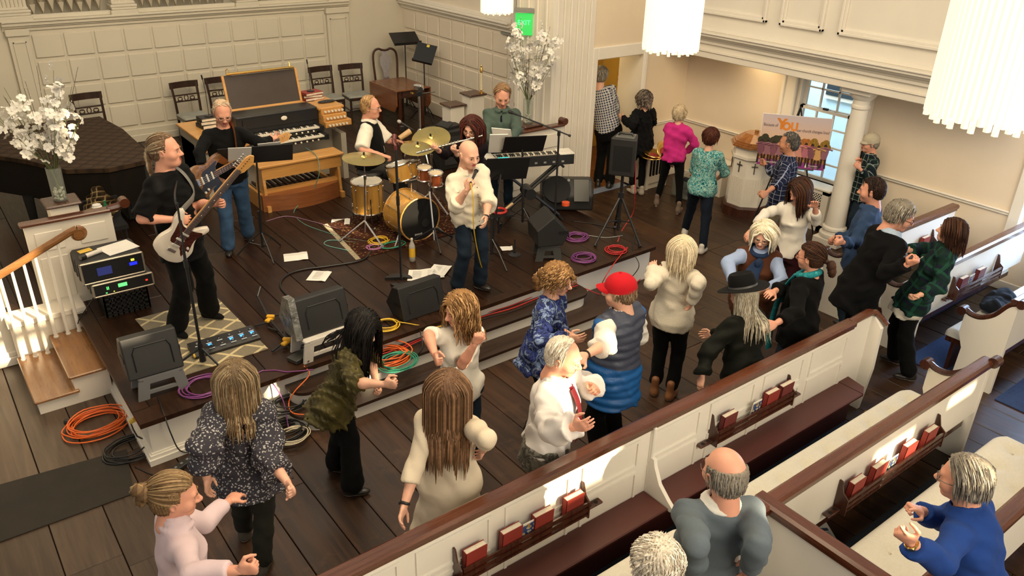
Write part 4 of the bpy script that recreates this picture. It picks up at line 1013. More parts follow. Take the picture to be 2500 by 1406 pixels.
# ---- chairs with carved backs
CH=wood('dark_chair_wood',(.016,.008,.006),(.045,.020,.012),.35,2,2.,coat=.3); SEATC=mat('grey_seat_cloth',(.30,.30,.26),.85,bump=.2,bs=200)
def carved_chair(label,loc,rot):
    t=thing('dining_chair',label,'chair',loc,'carved chairs along the panelled wall',rot)
    b=MB(); b.box((0,0,.44),(.44,.42,.05),ch=.02); b.build('seat',SEATC,t,local=True)
    b=MB(); b.box((0,0,.405),(.43,.41,.05)); b.build('seat_frame',CH,t,0,local=True)
    for sx_ in(-1,1):
        b=MB(); b.cyl((sx_*.19,-.19,0),(sx_*.19,-.18,.40),.017,.022,n=8); b.build('leg',CH,t,local=True)
        b=MB(); b.tube([(sx_*.19,.24,0),(sx_*.19,.19,.4),(sx_*.195,.21,.65),(sx_*.205,.27,.93)],[.02,.023,.02,.02],6); b.build('leg',CH,t,local=True)
        b=MB(); b.cyl((sx_*.19,-.17,.2),(sx_*.19,.2,.2),.012,n=6); b.build('stretcher',CH,t,local=True)
    b=MB(); b.cyl((-.19,-.185,.24),(.19,-.185,.24),.012,n=6); b.build('stretcher',CH,t,local=True)
    b=MB(); 
    pts=[(-.23+.46*i/8,.262-.03*math.sin(math.pi*i/8)*-1) for i in range(9)]
    for i in range(8):
        (x0,y0),(x1,y1)=pts[i],pts[i+1]; b.box(((x0+x1)/2,(y0+y1)/2+.0,.90),(.062,.022,.10),rz(math.atan2(y1-y0,x1-x0)))
    b.build('crest_rail',CH,t,0,local=True)
    b=MB(); b.box((0,.245,.74),(.39,.018,.02)); b.box((0,.235,.64),(.39,.018,.02))
    for cx_ in(-.10,.10):
        for sg_ in(-1,1): b.tube([(cx_+sg_*(.012+.040*a/5.5)*math.cos(a),.24,.69+(.010+.034*a/5.5)*math.sin(a)) for a in np.linspace(.4,5.6,12)],.008,5)
    b.tube([(math.cos(a)*.03,.24,.69+math.sin(a)*.045) for a in np.linspace(0,6.28,12)],.008,5); b.build('carved_splat',CH,t,local=True)
    return t
ch0=carved_chair('carved dark chair standing between the piano and the organ console',(3.76,13.45,S),.05)
for (x,y,r_,lab) in((4.32,13.5,-.05,'carved dark chair half behind the red book on the organ'),(6.15,13.45,.0,'carved dark chair just behind the gooseneck microphone'),(6.68,13.38,-.12,'carved dark chair next to the vase-splat chair'),(2.28,13.4,.05,'carved dark chair behind the covered piano and white flowers')): dup(ch0,(x,y,S),r_,lab)
qa=thing('armless_chair','tall mahogany chair with a vase-shaped splat in the corner by the table','chair',(7.38,13.45,S),None,-.35)
b=MB(); b.box((0,0,.44),(.50,.46,.06),ch=.025); b.build('seat',SEATC,qa,local=True)
for sx_ in(-1,1):
    b=MB(); b.tube([(sx_*.2,-.2,0),(sx_*.22,-.21,.2),(sx_*.21,-.19,.42)],[.018,.024,.035],8); b.build('leg',MAHOG,qa,local=True)
    b=MB(); b.tube([(sx_*.19,.27,0),(sx_*.2,.21,.43)],[.02,.025],7); b.build('leg',MAHOG,qa,local=True)
b=MB()
for sx_ in(-1,1): b.tube(smooth([(sx_*.2,.21,.43),(sx_*.215,.25,.7),(sx_*.225,.30,.95),(sx_*.20,.325,1.08),(sx_*.12,.335,1.13),(sx_*.05,.335,1.11),(0,.335,1.10)],4),.022,7)
b.build('back_frame',MAHOG,qa,local=True)
b=MB(); sp_=[(.06,.46),(.065,.55),(.045,.66),(.06,.76),(.10,.86),(.11,.93),(.09,.99),(.055,1.03),(.075,1.09)]
P_=[(x_,z_) for x_,z_ in sp_]+[(-x_,z_) for x_,z_ in sp_[::-1]]; n_=len(P_)
V_=[(x_,.205+(z_-.43)*.20-.01,z_) for x_,z_ in P_]+[(x_,.205+(z_-.43)*.20+.012,z_) for x_,z_ in P_]
b.add(V_,[tuple(range(n_)),tuple(range(n_,2*n_))[::-1]]+[(i,n_+i,n_+(i+1)%n_,(i+1)%n_) for i in range(n_)]); b.build('splat',MAHOG,qa,0,local=True)
# ---- drop-leaf table
TBW=wood('table_mahogany',(.12,.040,.014),(.24,.085,.030),.25,1,1.,coat=.5)
tb=thing('table','mahogany drop-leaf table with a brass drawer pull in the chancel corner','table',(7.15,12.65,S))
b=MB(); b.bb((6.84,12.18,1.135),(7.50,13.14,1.16),ch=.006); b.build('tabletop',TBW,tb,0)
for sx_,x_ in((-1,6.83),(1,7.51)):
    b=MB(); b.prism([(0,0),(.96,0),(.96,-.26),(.86,-.38),(.10,-.38),(0,-.26)],-.01,.01,(x_,12.18,1.155),(0,1,0),(0,0,1)); b.build('drop_leaf',TBW,tb,0)
b=MB(); b.bb((6.90,12.26,1.0),(7.44,13.06,1.135)); b.build('apron',MAHOG,tb,0)
b=MB(); b.bb((6.98,12.245,1.02),(7.36,12.262,1.12),ch=.004); dr=b.build('drawer',MAHOG,tb,0); b=MB(); b.cyl((7.17,12.245,1.075),(7.17,12.225,1.075),.028,n=4); b.ell((7.17,12.218,1.07),.012,nu=8,nv=6); b.build('pull',BRASS,dr)
for x_ in(6.94,7.40):
    for y_ in(12.3,13.02): b=MB(); b.bb((x_-.032,y_-.032,S),(x_+.032,y_+.032,1.0),ch=.006); b.build('leg',MAHOG,tb,0)
# ---- music stands
def music_stand(label,base,pole_top,dc,dR,w=.50,h=.33,legs=3,legr=.30,z0=S,paper=False,group='black music stands'):
    t=thing('music_stand',label,'music stand',base,group); bx=np.array([base[0],base[1],z0])
    b=MB(); b.cyl(bx+[0,0,.10],pole_top,.011,n=8); b.cyl(bx+[0,0,.10],bx+[0,0,.55],.016,n=8); b.build('pole',BLACK,t)
    for i in range(3):
        a=2.1*i+.5; b=MB(); e=bx+np.array([math.cos(a)*legr,math.sin(a)*legr,.008]); b.tube([bx+[0,0,.30],bx+np.array([math.cos(a)*legr*.5,math.sin(a)*legr*.5,.17]),e],.009,5); b.tube([bx+[0,0,.12],bx+np.array([math.cos(a)*legr*.5,math.sin(a)*legr*.5,.165])],.006,5); b.build('leg',BLACK,t)
    dR=np.asarray(dR); b=MB(); b.box(dc,(w,.006,h),dR,ch=.002); b.build('desk',BLACK,t,0)
    b=MB(); b.box(np.asarray(dc)+dR@np.array([0,-.03,-h/2]),(w,.06,.006),dR); b.box(np.asarray(dc)+dR@np.array([0,-.06,-h/2+.012]),(w,.004,.028),dR); b.build('lip',BLACK,t,0)
    return t
def desk_R(yaw,tilt): return rz(yaw)@rx(-tilt)     # desk faces -y before the turn
music_stand('black music stand with a broad desk behind the drop-leaf table',(7.72,13.38,S),(7.72,13.38,1.72),(7.70,13.34,1.80),desk_R(-.15,1.0),.52,.34)
m2=music_stand('tilted black music stand with a yellow sticker beside the table',(7.66,12.62,S),(7.66,12.62,1.55),(7.64,12.55,1.66),desk_R(-.6,.75)@ry(.25),.36,.40)
b=MB(); b.box(np.array([7.64,12.55,1.66])+desk_R(-.6,.75)@ry(.25)@np.array([.02,-.005,.16]),(.05,.004,.05),desk_R(-.6,.75)@ry(.25)); b.build('sticker',mat('yellow_sticker',(.75,.6,.08),.6),m2,0)
vdb=unit(np.array([2.94,8.55,0])); rb=np.array([vdb[1],-vdb[0],0])
ms=music_stand('wide black folding music stand in front of the bass player',(2.92,8.50,S),(2.94,8.42,1.60),(2.93,8.38,1.68),rz(-.30+math.pi)@rx(-.75),.78,.34)
b=MB()
for i in(-1,1): b.box(np.array([2.93+i*.17,8.40,1.70]),(.24,.004,.30),rz(-.30+math.pi)@rx(-.75)@ry(.06*i)); 
b.build('sheet_music',PAPER,None,0,label='open sheet music resting on the bass player\'s stand',cat='sheet music')
# ---- organ console
oc=thing('organ_console','honey oak organ console with two keyboards, stop knobs and tall music rack','organ',(3.95,10.7,S))
OX,OY=2.95,10.42
b=MB(); b.bb((OX,10.75,S),(5.0,11.35,1.20),ch=.01); b.bb((OX,10.42,S),(OX+.08,11.35,1.30)); b.bb((4.92,10.45,S),(5.0,11.35,1.12)); b.build('case',mat('grey_oak_panel',(.40,.36,.29),.5,var=.06),oc,0)
b=MB(); b.bb((OX-.02,10.38,1.30),(3.62,11.4,1.34),ch=.008); b.bb((4.66,10.55,1.46),(5.05,11.4,1.50),ch=.008); b.bb((3.5,10.95,1.46),(4.8,11.4,1.50),ch=.008); b.build('top',HONEY,oc,0)
b=MB(); b.bb((OX,10.36,1.18),(3.55,10.44,1.30)); b.build('left_jamb_face',HONEY,oc,0)
for i in range(3):
    b=MB(); b.bb((4.68,10.40+.06*i,1.24+.085*i),(5.08-.04*i,10.75,1.325+.085*i),ch=.006); jb=b.build('stop_jamb',HONEY,oc,0)
    for k in range(6):
        b=MB(); p=np.array([4.73+.052*k,10.40+.06*i,1.28+.085*i]); b.cyl(p,p+[0,-.03,0],.008,n=8); b.cyl(p+[0,-.03,0],p+[0,-.038,0],.017,n=10); b.build('stop_knob',mat('ivory',(.72,.66,.54),.35),jb)
b=MB(); b.bb((3.50,10.62,1.26),(4.68,10.98,1.50),ch=.01); b.build('key_desk',BLACK,oc,0)
IV=mat('ivory_keys',(.74,.68,.56),.3,var=.03); EB=mat('ebony_keys',(.012,.011,.011),.3)
for j,(y_,z_) in enumerate(((10.32,1.17),(10.46,1.26))):
    b=MB(); b.bb((3.52,y_-.03,z_-.045),(4.66,y_+.22,z_-.01)); b.bb((3.52,y_-.04,z_-.05),(3.58,y_+.22,z_+.02)); b.bb((4.60,y_-.04,z_-.05),(4.66,y_+.22,z_+.02)); b.build('keyboard_bed',BLACK,oc,0)
    n=36; kw=1.02/n
    for i in range(n):
        b=MB(); x0=3.58+i*kw; b.bb((x0+.0012,y_-.02,z_-.012),(x0+kw-.0012,y_+.13,z_+.008)); b.build('white_key',IV,oc,0)
    for i in range(n-1):
        if i%7 not in(2,6): b=MB(); x0=3.58+(i+1)*kw; b.bb((x0-.007,y_+.04,z_+.008),(x0+.007,y_+.13,z_+.02)); b.build('black_key',EB,oc,0)
    for i in range(10):
        b=MB(); x0=3.68+i*.085+(.05 if i>4 else 0); b.cyl((x0,y_-.045,z_-.03),(x0,y_-.055,z_-.03),.012,n=8); b.build('piston',IV,oc)
b=MB(); b.bb((3.58,10.60,1.34),(4.66,10.63,1.46)); b.build('fallboard',BLACK,oc,0)
b=MB(); b.ell((4.16,10.596,1.42),(.045,.006,.03),nu=14,nv=6); b.build('badge',IV,oc)
b=MB(); R_=rx(-.25); c_=np.array([3.98,10.80,1.80]); b.box(c_,(1.0,.02,.44),R_); b.build('music_desk',mat('brown_desk_panel',(.045,.032,.026),.35,var=.1),oc,0)
b=MB()
for (dx,dz,w_,h_) in((-.51,0,.03,.46),(.51,0,.03,.46),(0,-.225,1.05,.025)): b.box(c_+R_@np.array([dx,-.004,dz]),(w_,.03,h_),R_)
b.build('desk_frame',HONEY,oc,0)
b=MB(); b.cyl(c_+R_@np.array([-.47,-.06,.24]),c_+R_@np.array([.47,-.06,.24]),.018,n=10)
for s_ in(-1,1): b.tube([c_+R_@np.array([s_*.44,0,.20]),c_+R_@np.array([s_*.44,.02,.29]),c_+R_@np.array([s_*.43,-.03,.31]),c_+R_@np.array([s_*.42,-.06,.25])],.006,6)
b.build('desk_lamp',BRASS,oc)
# bench and pedals
bn=thing('organ_bench','long honey oak organ bench with arched ends over the pedals','bench',(4.04,9.95,S))
b=MB(); b.bb((3.44,9.80,1.02),(4.64,10.12,1.055),ch=.008); b.build('seat',HONEY,bn,0)
b=MB(); b.bb((3.48,9.83,.86),(4.60,9.87,1.02)); b.build('apron',HONEY,bn,0)
for x_ in(3.50,4.56):
    b=MB(); b.prism([(0,0),(.07,0),(.10,.12),(.16,.16),(.22,.12),(.25,0),(.32,0),(.30,.25),(.26,.50),(.06,.50),(.02,.25)],-.018,.018,(x_,9.80,S+.08),(0,1,0),(0,0,1)); b.bb((x_-.025,9.74,S),(x_+.025,10.18,S+.08)); b.build('bench_end',HONEY,bn,0)
b=MB(); b.bb((3.48,9.86,.66),(4.60,9.94,.70)); b.build('stretcher',HONEY,bn,0)
pb_=thing('pedalboard','curved oak organ pedalboard under the bench','pedalboard',(3.98,10.1,S))
cr_=[(3.44+1.08*i/10,9.80-.12*math.sin(math.pi*i/10)) for i in range(11)]
b=MB(); b.prism(cr_+[(4.52,9.86),(3.44,9.86)],S,.66); b.build('front_rail',wood('red_oak_pedal_rail',(.16,.05,.015),(.27,.095,.03),.35,0,1.),pb_,30)
for i in range(24):
    b=MB(); x_=3.50+i*.0415; m_=i%12 in(1,3,6,8,10); y0_=9.82 if not m_ else 10.0
    b.box((x_+.015,(y0_+10.5)/2,.60+.03*m_),(.022,10.5-y0_,.03),rz((i-12)*.004)); b.build('pedal',mat('pedal_dark',(.05,.022,.012),.4) if i%2 else CH,pb_,0)
b=MB(); b.bb((3.44,9.86,S),(3.48,10.5,.66)); b.bb((4.48,9.86,S),(4.52,10.5,.66)); b.build('side_rail',HONEY,pb_,0)
# things lying on the console
def gooseneck(label,base,hgt):
    t=thing('microphone',label,'microphone',base,'gooseneck microphones on the organ'); p=np.array(base)
    b=MB(); b.cyl(p,p+[0,0,.012],.055,n=16); b.build('base',BLACK,t); b=MB(); b.tube([p+[0,0,.01],p+[0,0,hgt*.7],p+[-.02,-.02,hgt]],.004,6); b.build('gooseneck',BLACK,t); b=MB(); b.cyl(p+[-.02,-.02,hgt],p+[-.03,-.03,hgt+.06],.010,n=8); b.build('capsule',BLACK,t)
b=MB()
def bookstack(pos,items):
    z=pos[2]
    for (w_,d_,h_,m_,rot,lab,open_) in items:
        t=thing('book',lab,'book',(pos[0],pos[1],z),'books lying on the organ console',rot)
        q=MB(); q.box((0,0,h_/2),(w_-.01,d_-.006,h_-.006)); q.build('pages',PAGES,t,0,local=True); q=MB(); q.box((0,0,h_-.002),(w_,d_,.004)); q.box((0,0,.002),(w_,d_,.004)); q.box((-w_/2+.002,0,h_/2),(.004,d_,h_)); q.build('cover',m_,t,0,local=True); z+=h_+.001
    return z
BKB=mat('black_book_cloth',(.02,.018,.016),.6)
z_=bookstack((3.27,11.0,1.341),((.30,.24,.05,BKB,.1,'thick black book at the bottom of the pile on the organ',0),(.29,.23,.045,BKB,-.05,'second black book of the pile on the organ',0),(.28,.22,.04,BKB,.02,'top black book under the gooseneck microphone',0)))
gooseneck('gooseneck microphone on the black book pile',(3.27,11.0,z_),.50)
bookstack((3.62,11.18,1.501),((.34,.26,.06,BOOKR[0],.2,'large red book lying on the organ top behind the bassist',0),))
z_=bookstack((4.80,11.1,1.501),((.30,.22,.04,BOOKR[0],.1,'bottom red book under the microphone by the stop knobs',0),(.28,.21,.035,BOOKR[1],-.1,'maroon book in the pile by the stop knobs',0),(.29,.22,.035,BOOKR[0],.15,'top red book of the pile by the stop knobs',0)))
gooseneck('gooseneck microphone on the red books by the stop knobs',(4.80,11.1,z_),.40)
b=MB(); b.ell((4.9,10.8,1.515),(.14,.06,.02),nu=14,nv=6); b.build('pencil_case',BLACKP,None,label='black zip case lying on the organ top by the red books',cat='case')
# ---- pedestals behind the flutist, candle, amplifier box, camera on tripod
for (x,y,zt_,lab) in((7.35,10.62,1.38,'tall white pedestal with a dark top behind the flutist'),(7.05,10.75,1.22,'middle white pedestal with dark top behind the flutist'),(6.72,10.62,.86,'low white pedestal with dark top beside the amplifier box')): pedestal(lab,x,y,zt_)
cd=thing('candle','brass topped cream altar candle standing on the tall pedestal','candle',(7.46,10.55,1.38))
b=MB(); b.lathe([(.05,1.38),(.05,1.39),(.015,1.40),(.015,1.42),(.035,1.43)],(7.46,10.55,0),n=12); b.build('holder',BRASS,cd); b=MB(); b.cyl((7.46,10.55,1.42),(7.46,10.55,1.72),.021,n=12); b.build('wax_tube',mat('candle_wax',(.70,.62,.42),.5),cd); b=MB(); b.lathe([(.024,1.70),(.024,1.76),(.012,1.78),(.016,1.80),(.004,1.82)],(7.46,10.55,0),n=10); b.build('follower',BRASS,cd)
ab=thing('amplifier','black boxy amplifier with a binder on top behind the cymbals','amplifier',(6.55,10.2,S)); 
b=MB(); b.bb((6.28,9.95,S),(6.85,10.4,1.03),ch=.012); b.build('cabinet',BLACKP,ab,0); b=MB(); b.bb((6.36,9.94,S+.08),(6.78,9.952,.95)); b.build('grille',mat('speaker_cloth',(.03,.03,.03),.9,bump=.5,bs=400),ab,0)
b=MB(); b.box((6.6,10.2,1.05),(.30,.26,.03),rz(.2)); b.box((6.52,10.2,1.075),(.16,.25,.008),rz(.2)@ry(-.35)); b.build('binder',BLACKP,None,0,label='black binder lying half open on the boxy amplifier',cat='binder')
ct=thing('tripod','silver camera tripod with a small camera behind the drummer','tripod',(5.88,9.85,S)); c_=np.array([5.88,9.85,S])
b=MB(); b.cyl(c_+[0,0,.5],c_+[0,0,1.22],.018,n=10); b.build('column',CHROME,ct)
for i in range(3): a=2.1*i+.4; b=MB(); b.cyl(c_+[0,0,.75],c_+np.array([math.cos(a)*.42,math.sin(a)*.42,0]),.016,.012,n=8); b.build('leg',CHROME if i else BLACK,ct)
b=MB(); b.box(c_+[0,0,1.25],(.07,.05,.06)); b.cyl(c_+[0,0,1.25],c_+[.2,-.12,1.28],.008,n=6); b.build('pan_head',BLACK,ct)
cmr=thing('camera','small silver camcorder mounted on the tripod','camera',c_+[0,0,1.3]); b=MB(); b.box(c_+[0,0,1.34],(.09,.14,.085),rz(.3),ch=.015); b.build('body',CHROME,cmr,0); b=MB(); b.cyl(c_+[-.02,-.06,1.34],c_+[-.045,-.13,1.34],.034,n=14); b.build('lens',BLACK,cmr)
# ---- microphones on stands
def mic(mb,p0,p1): 
    p0=np.asarray(p0,float);p1=np.asarray(p1,float); d=unit(p1-p0); mb.cyl(p0,p1-d*.04,.010,.017,n=10); mb.cyl(p1-d*.045,p1-d*.038,.022,n=10); mb.ell(p1-d*.012,(.025,.025,.03),frame(d),nu=12,nv=8,mi=1)
MESHG=mat('mic_grille',(.16,.16,.16),.45,.7,bump=.5,bs=500); MESHD=mat('mic_grille_black',(.012,.012,.012),.6,bump=.4,bs=500)
def mic_thing(label,p0,p1,g=MESHG): b=MB(); mic(b,p0,p1); return b.build('microphone',[BLACK,g],None,label=label,cat='microphone')
def tripod_legs(t,c,r_,h=.16,n=3,ph=.3,m=BLACK):
    for i in range(n):
        a=2*math.pi*i/n+ph; b=MB(); e=c+np.array([math.cos(a)*r_,math.sin(a)*r_,.012]); b.cyl(c+[0,0,h],e,.011,n=6); b.cyl(e-unit(e-c-[0,0,h])*.04,e,.014,n=6); b.build('leg',m,t)
gst=thing('microphone_stand','black tripod microphone stand in front of the guitarist','stand',(1.56,6.49,S)); c_=np.array([1.56,6.49,S])
b=MB(); b.cyl(c_+[0,0,.08],c_+[0,0,1.15],.013,n=8); b.cyl(c_+[0,0,1.0],c_+[.02,.02,1.55],.009,n=8); b.cyl(c_+[0,0,.98],c_+[0,0,1.05],.02,n=8); b.cyl(c_+[-.0,0,.06],c_+[0,0,.24],.030,.022,n=10); b.build('pole',BLACK,gst); tripod_legs(gst,c_,.34,.2,ph=.9)
sst=thing('microphone_stand','tall black microphone stand with a heavy split round base before the drums','stand',(3.87,6.97,S)); c_=np.array([3.87,6.97,S])
b=MB(); b.cyl(c_+[0,0,.03],c_+[0,0,1.50],.014,n=8); b.cyl(c_+[0,0,.9],c_+[0,0,1.0],.019,n=8); b.build('pole',BLACK,sst)
for s_ in(0,1):
    b=MB(); pts=[(math.cos(a)*.16,math.sin(a)*.16) for a in np.linspace(-.2+math.pi*s_,math.pi-.9+math.pi*s_,14)]; b.prism(pts+[(0,0)] if False else pts,0,.028,c_+np.array([.02 if s_ else -.02,.03 if not s_ else -.03,0])); b.build('base',BLACK,sst,30)
b=MB(); b.tube([c_+[0,0,1.50],c_+[0,-.0,1.54],c_+[0,.03,1.56],c_+[.0,.05,1.60]],.016,8); b.cyl(c_+[-.0,.03,1.54],c_+[.05,.10,1.62],.02,.024,n=10); b.build('clip',mat('red_black_clip',(.10,.012,.010),.4),sst)
kst=thing('microphone_stand','black boom microphone stand reaching over the keyboard','stand',(6.26,7.12,S)); c_=vp(np.array([6.26,7.12,S]),1355,520); c_[2]=S
k1=vp(c_,1357,325); k0=vp(c_,1362,395)
b=MB(); b.cyl([c_[0],c_[1],S+.05],[c_[0],c_[1],k1[2]],.012,n=8); b.cyl([c_[0],c_[1],S],[c_[0],c_[1],S+.03],.12,n=20); b.build('pole',BLACK,kst)
kt=np.array([c_[0],c_[1],k1[2]]); e0=vp(c_,1388,330,.05); e1=onz(1268,282,1.86); b=MB(); b.cyl(e0,e1,.009,n=8); b.cyl(e0,e0+(e0-e1)*.04,.016,n=8); b.cyl(kt-[0,0,.03],kt+[0,0,.03],.02,n=8); b.build('boom',BLACK,kst)
mic_thing('black microphone on the boom at the keyboardist\'s mouth',e1+(e1-e0)*-.03,e1+unit(e1-e0)*.14,MESHD)
dst=thing('microphone_stand','short black stand with clamp holding the drummer\'s microphone','stand',(5.22,9.2,S)); b=MB(); b.cyl((5.22,9.2,S),(5.22,9.2,1.42),.012,n=8); b.cyl((5.22,9.2,S),(5.22,9.2,S+.03),.12,n=16); b.build('pole',BLACK,dst); b=MB(); b.box((5.22,9.2,1.44),(.05,.05,.06)); b.build('clamp',BLACK,dst,0)
mic_thing('microphone with pale grey ball head beside the drummer',(5.34,9.12,1.42),(5.18,9.22,1.54),mat('pale_mic_grille',(.5,.48,.44),.5,.3,bump=.5,bs=500))
tst=thing('microphone_stand','tiny round-base table microphone stand on the stage floor','stand',onz(1256,622,S)); c_=onz(1256,622,S); b=MB(); b.lathe([(.075,0),(.075,.008),(.02,.03),(.02,.05)],c_,n=18); b.build('base',BLACK,tst); b=MB(); b.cyl(c_+[0,0,.04],c_+[0,0,.20],.009,n=8); b.build('pole',BLACK,tst)
# ---- drum kit
GW=wood('golden_maple_shell',(.40,.19,.03),(.62,.34,.07),.22,2,1.,coat=.6); SKINW=mat('drum_head_white',(.62,.58,.48),.5); BHEAD=mat('drum_head_black',(.012,.012,.012),.25)
CYM=mat('cymbal_bronze',(.62,.47,.16),.28,1.,var=.1); HOOPW=wood('golden_hoop',(.35,.16,.03),(.5,.26,.06),.3,0,1.,coat=.5)
def drum(label,c,ax,r,depth,lugs=6,shell=GW,top=SKINW,hoop=CHROME,bottom=SKINW,cat='drum'):
    c=np.asarray(c,float); F=frame(ax); z=F[:,2]; t=thing('drum',label,cat,c-z*depth/2,'the drum kit')
    q=lambda p:c+F@np.asarray(p,float)
    b=MB(); b.cyl(c-z*depth/2,c+z*depth/2,r,n=28,cap=False); b.build('shell',shell,t,50)
    for s_,m_ in((1,top),(-1,bottom)):
        b=MB(); b.cyl(c+z*s_*(depth/2-.002),c+z*s_*(depth/2+.003),r-.004,n=28); b.build('drumhead',m_,t,30)
        b=MB(); a=np.linspace(0,2*math.pi,29); b.tube([q((math.cos(x)*(r+.006),math.sin(x)*(r+.006),s_*(depth/2+.002))) for x in a],.010,6,flat=1.); b.build('hoop',hoop,t)
    for i in range(lugs):
        a=2*math.pi*i/lugs+.3; b=MB(); b.cyl(q((math.cos(a)*(r+.010),math.sin(a)*(r+.010),-depth/2)),q((math.cos(a)*(r+.010),math.sin(a)*(r+.010),depth/2)),.004,n=6)
        for zz in(-.3,.3): b.ell(q((math.cos(a)*(r+.006),math.sin(a)*(r+.006),zz*depth)),(.010,.010,.022),F,nu=8,nv=6)
        b.build('lug',CHROME,t)
    return t,q
bdt,q=drum('gold bass drum with a black front head facing the audience',(4.65,8.05,.715),(0,-1,.0),.268,.40,8,top=BHEAD,hoop=HOOPW)
b=MB(); b.cyl((4.72,7.842,.66),(4.72,7.838,.66),.055,n=18); b.build('port_hole',DARK,bdt); 
text('EVANS',.035,MM((4.62,7.842,.53),(1,0,0),(0,0,1)),mat('white_print',(.7,.7,.68),.5),bdt)
for s_ in(-1,1): b=MB(); b.cyl((4.65+s_*.22,7.95,.60),(4.65+s_*.36,7.85,S),.010,n=6); b.build('spur',CHROME,bdt)
ftt,q=drum('gold floor tom on thin legs beside the drummer\'s knee',(4.38,8.66,.83),(0,0,1),.19,.38,8)
for i in range(3): a=2.1*i+.2; b=MB(); b.tube([(4.38+math.cos(a)*.21,8.66+math.sin(a)*.21,.85),(4.38+math.cos(a)*.21,8.66+math.sin(a)*.21,.50),(4.38+math.cos(a)*.25,8.66+math.sin(a)*.25,S+.005)],.006,6); b.build('leg',BLACK,ftt)
snt,q=drum('tilted gold tom in bright sun above the bass drum',onz(978,418,1.09),(-.15,.25,1),.165,.20,6)
sn2,q=drum('small gold tom next to the tilted tom',onz(1003,412,1.10),(-.1,.25,1),.13,.17,6)
SPK=(4.72,8.28,.0)
b=MB(); b.cyl((4.72,8.15,.95),(4.72,8.15,1.12),.012,n=8); b.box((4.72,8.15,1.10),(.16,.03,.03)); b.build('tom_mount',CHROME,bdt)
RB=wood('bongo_red_wood',(.17,.035,.010),(.28,.07,.02),.3,2,1.,coat=.5); HIDE=mat('bongo_hide',(.62,.50,.33),.6)
for (px,lab,r_) in((1036,'larger red wooden bongo with a pale hide top'),(1064,'smaller red wooden bongo nearest the singer')) if False else ((1036,'red wooden bongo with pale hide top, nearer the tom',.088),(1064,'red wooden bongo with pale hide top, nearer the singer',.080)):
    c_=onz(px,422 if px<1050 else 436,1.13); drum(lab,c_,(-.05,-.1,1),r_,.15,4,shell=RB,top=HIDE,bottom=DARK,cat='bongo')
BS=np.array([4.72,7.64,S]); bs_=thing('drum_stand','thin tripod stand carrying the bongos','stand',BS); b=MB(); b.cyl(BS+[0,0,.06],[4.80,7.86,1.04],.012,n=8); b.build('pole',CHROME,bs_); b=MB(); b.cyl([4.80,7.86,1.04],[4.92,8.0,1.10],.012,n=8); b.build('bongo_bracket',BLACK,bs_); tripod_legs(bs_,BS,.30,.22,ph=.2)
def cymbal(label,c,r,tilt,foot,group='the drum kit',hat=False):
    c=np.asarray(c,float); foot=np.asarray(foot,float); R_=rx(tilt[0])@ry(tilt[1]); t=thing('cymbal',label,'cymbal',foot,group)
    b=MB(); b.lathe([(.004,.030),(.03,.026),(.045,.010),(r*.6,.0),(r,-.018),(r-.002,-.021),(r*.6,-.004),(.045,.006),(.01,.02)],c,R_,n=32); b.build('bronze_disc',CYM,t,40)
    b=MB(); b.cyl(c+R_@np.array([0,0,.02]),c+R_@np.array([0,0,.06]),.012,n=8); b.build('wing_nut',BLACK,t)
    b=MB(); b.cyl(foot+[0,0,.1],[c[0],c[1],c[2]-.25],.013,n=8) ; b.cyl([c[0],c[1],c[2]-.27],c,.008,n=8); b.cyl([c[0],c[1],c[2]-.27],[c[0],c[1],c[2]-.22],.019,n=8); b.build('stand_pole',CHROME,t); tripod_legs(t,foot,.32,.25,ph=.7,m=CHROME); return t
cymbal('flat bronze cymbal on a tall chrome stand left of the floor tom' if False else 'flat bronze cymbal on a tall chrome stand above the floor tom',vp(onz(893,585,S),888,384),.25,(.06,.05),onz(893,585,S))
cymbal('upper tilted bronze cymbal between the drummer and the flutist',onz(1052,336,1.46),.25,(.28,-.30),onz(1052,336,1.46)*[1,1,0]+[.05,.1,S])
cymbal('lower bronze cymbal under the tilted cymbal',onz(1020,357,1.40),.22,(.15,-.12),onz(1020,357,1.40)*[1,1,0]+[0,.05,S])
stl=thing('stool','round black drum stool under the drummer','stool',(4.6,8.9,S)); b=MB(); b.lathe([(.17,1.0),(.175,1.03),(.16,1.06)],(4.58,8.93,0),n=20); b.build('seat',BLACKP,stl); b=MB(); b.cyl((4.58,8.93,S+.1),(4.58,8.93,1.0),.018,n=8); b.build('pole',CHROME,stl); tripod_legs(stl,np.array([4.58,8.93,S]),.24,.25)
# woodblock-like clave on a stand by the drummer
b=MB(); b.cyl(onz(975,338,1.42),onz(1002,320,1.50),.034,.04,n=14); b.build('guiro',wood('pale_wood',(.40,.24,.10),(.58,.38,.18),.5,0,2.),None,label='pale wooden tube rattle with red ends by the drummer',cat='percussion')
# ---- rugs
def rug(label,corners,z,m,th=.008):
    P=[onz(*c,z)[:2] for c in corners]; b=MB(); b.prism([tuple(p) for p in P],z+.002,z+.002+th); return b.build('rug',m,None,0,label=label,cat='rug')
t=NT('trellis_rug').set(.95,spec=.1); v=t.n('ShaderNodeSeparateXYZ'); t.l(t.map(rot=(0,0,.95),scale=(4.6,5.6,1)),v.inputs[0])
def _ln(o,w_): f=t.math('FRACT',t.math('ADD',o,50.)); return t.math('LESS_THAN',f,w_)
ln=t.math('MAXIMUM',_ln(v.outputs[0],.14),_ln(v.outputs[1],.14)); n_=t.noise(90,2)
t.col(t.mix(ln,t.mix(n_.outputs['Fac'],hexc('6f6758'),hexc('8f8571')),hexc('c8b890'))); t.bump(t.noise(300,2).outputs['Fac'],.4,.006)
rug('grey rug with a cream diamond trellis under the guitarist',((330,781),(530,728),(655,853),(450,918)),S,t.m)
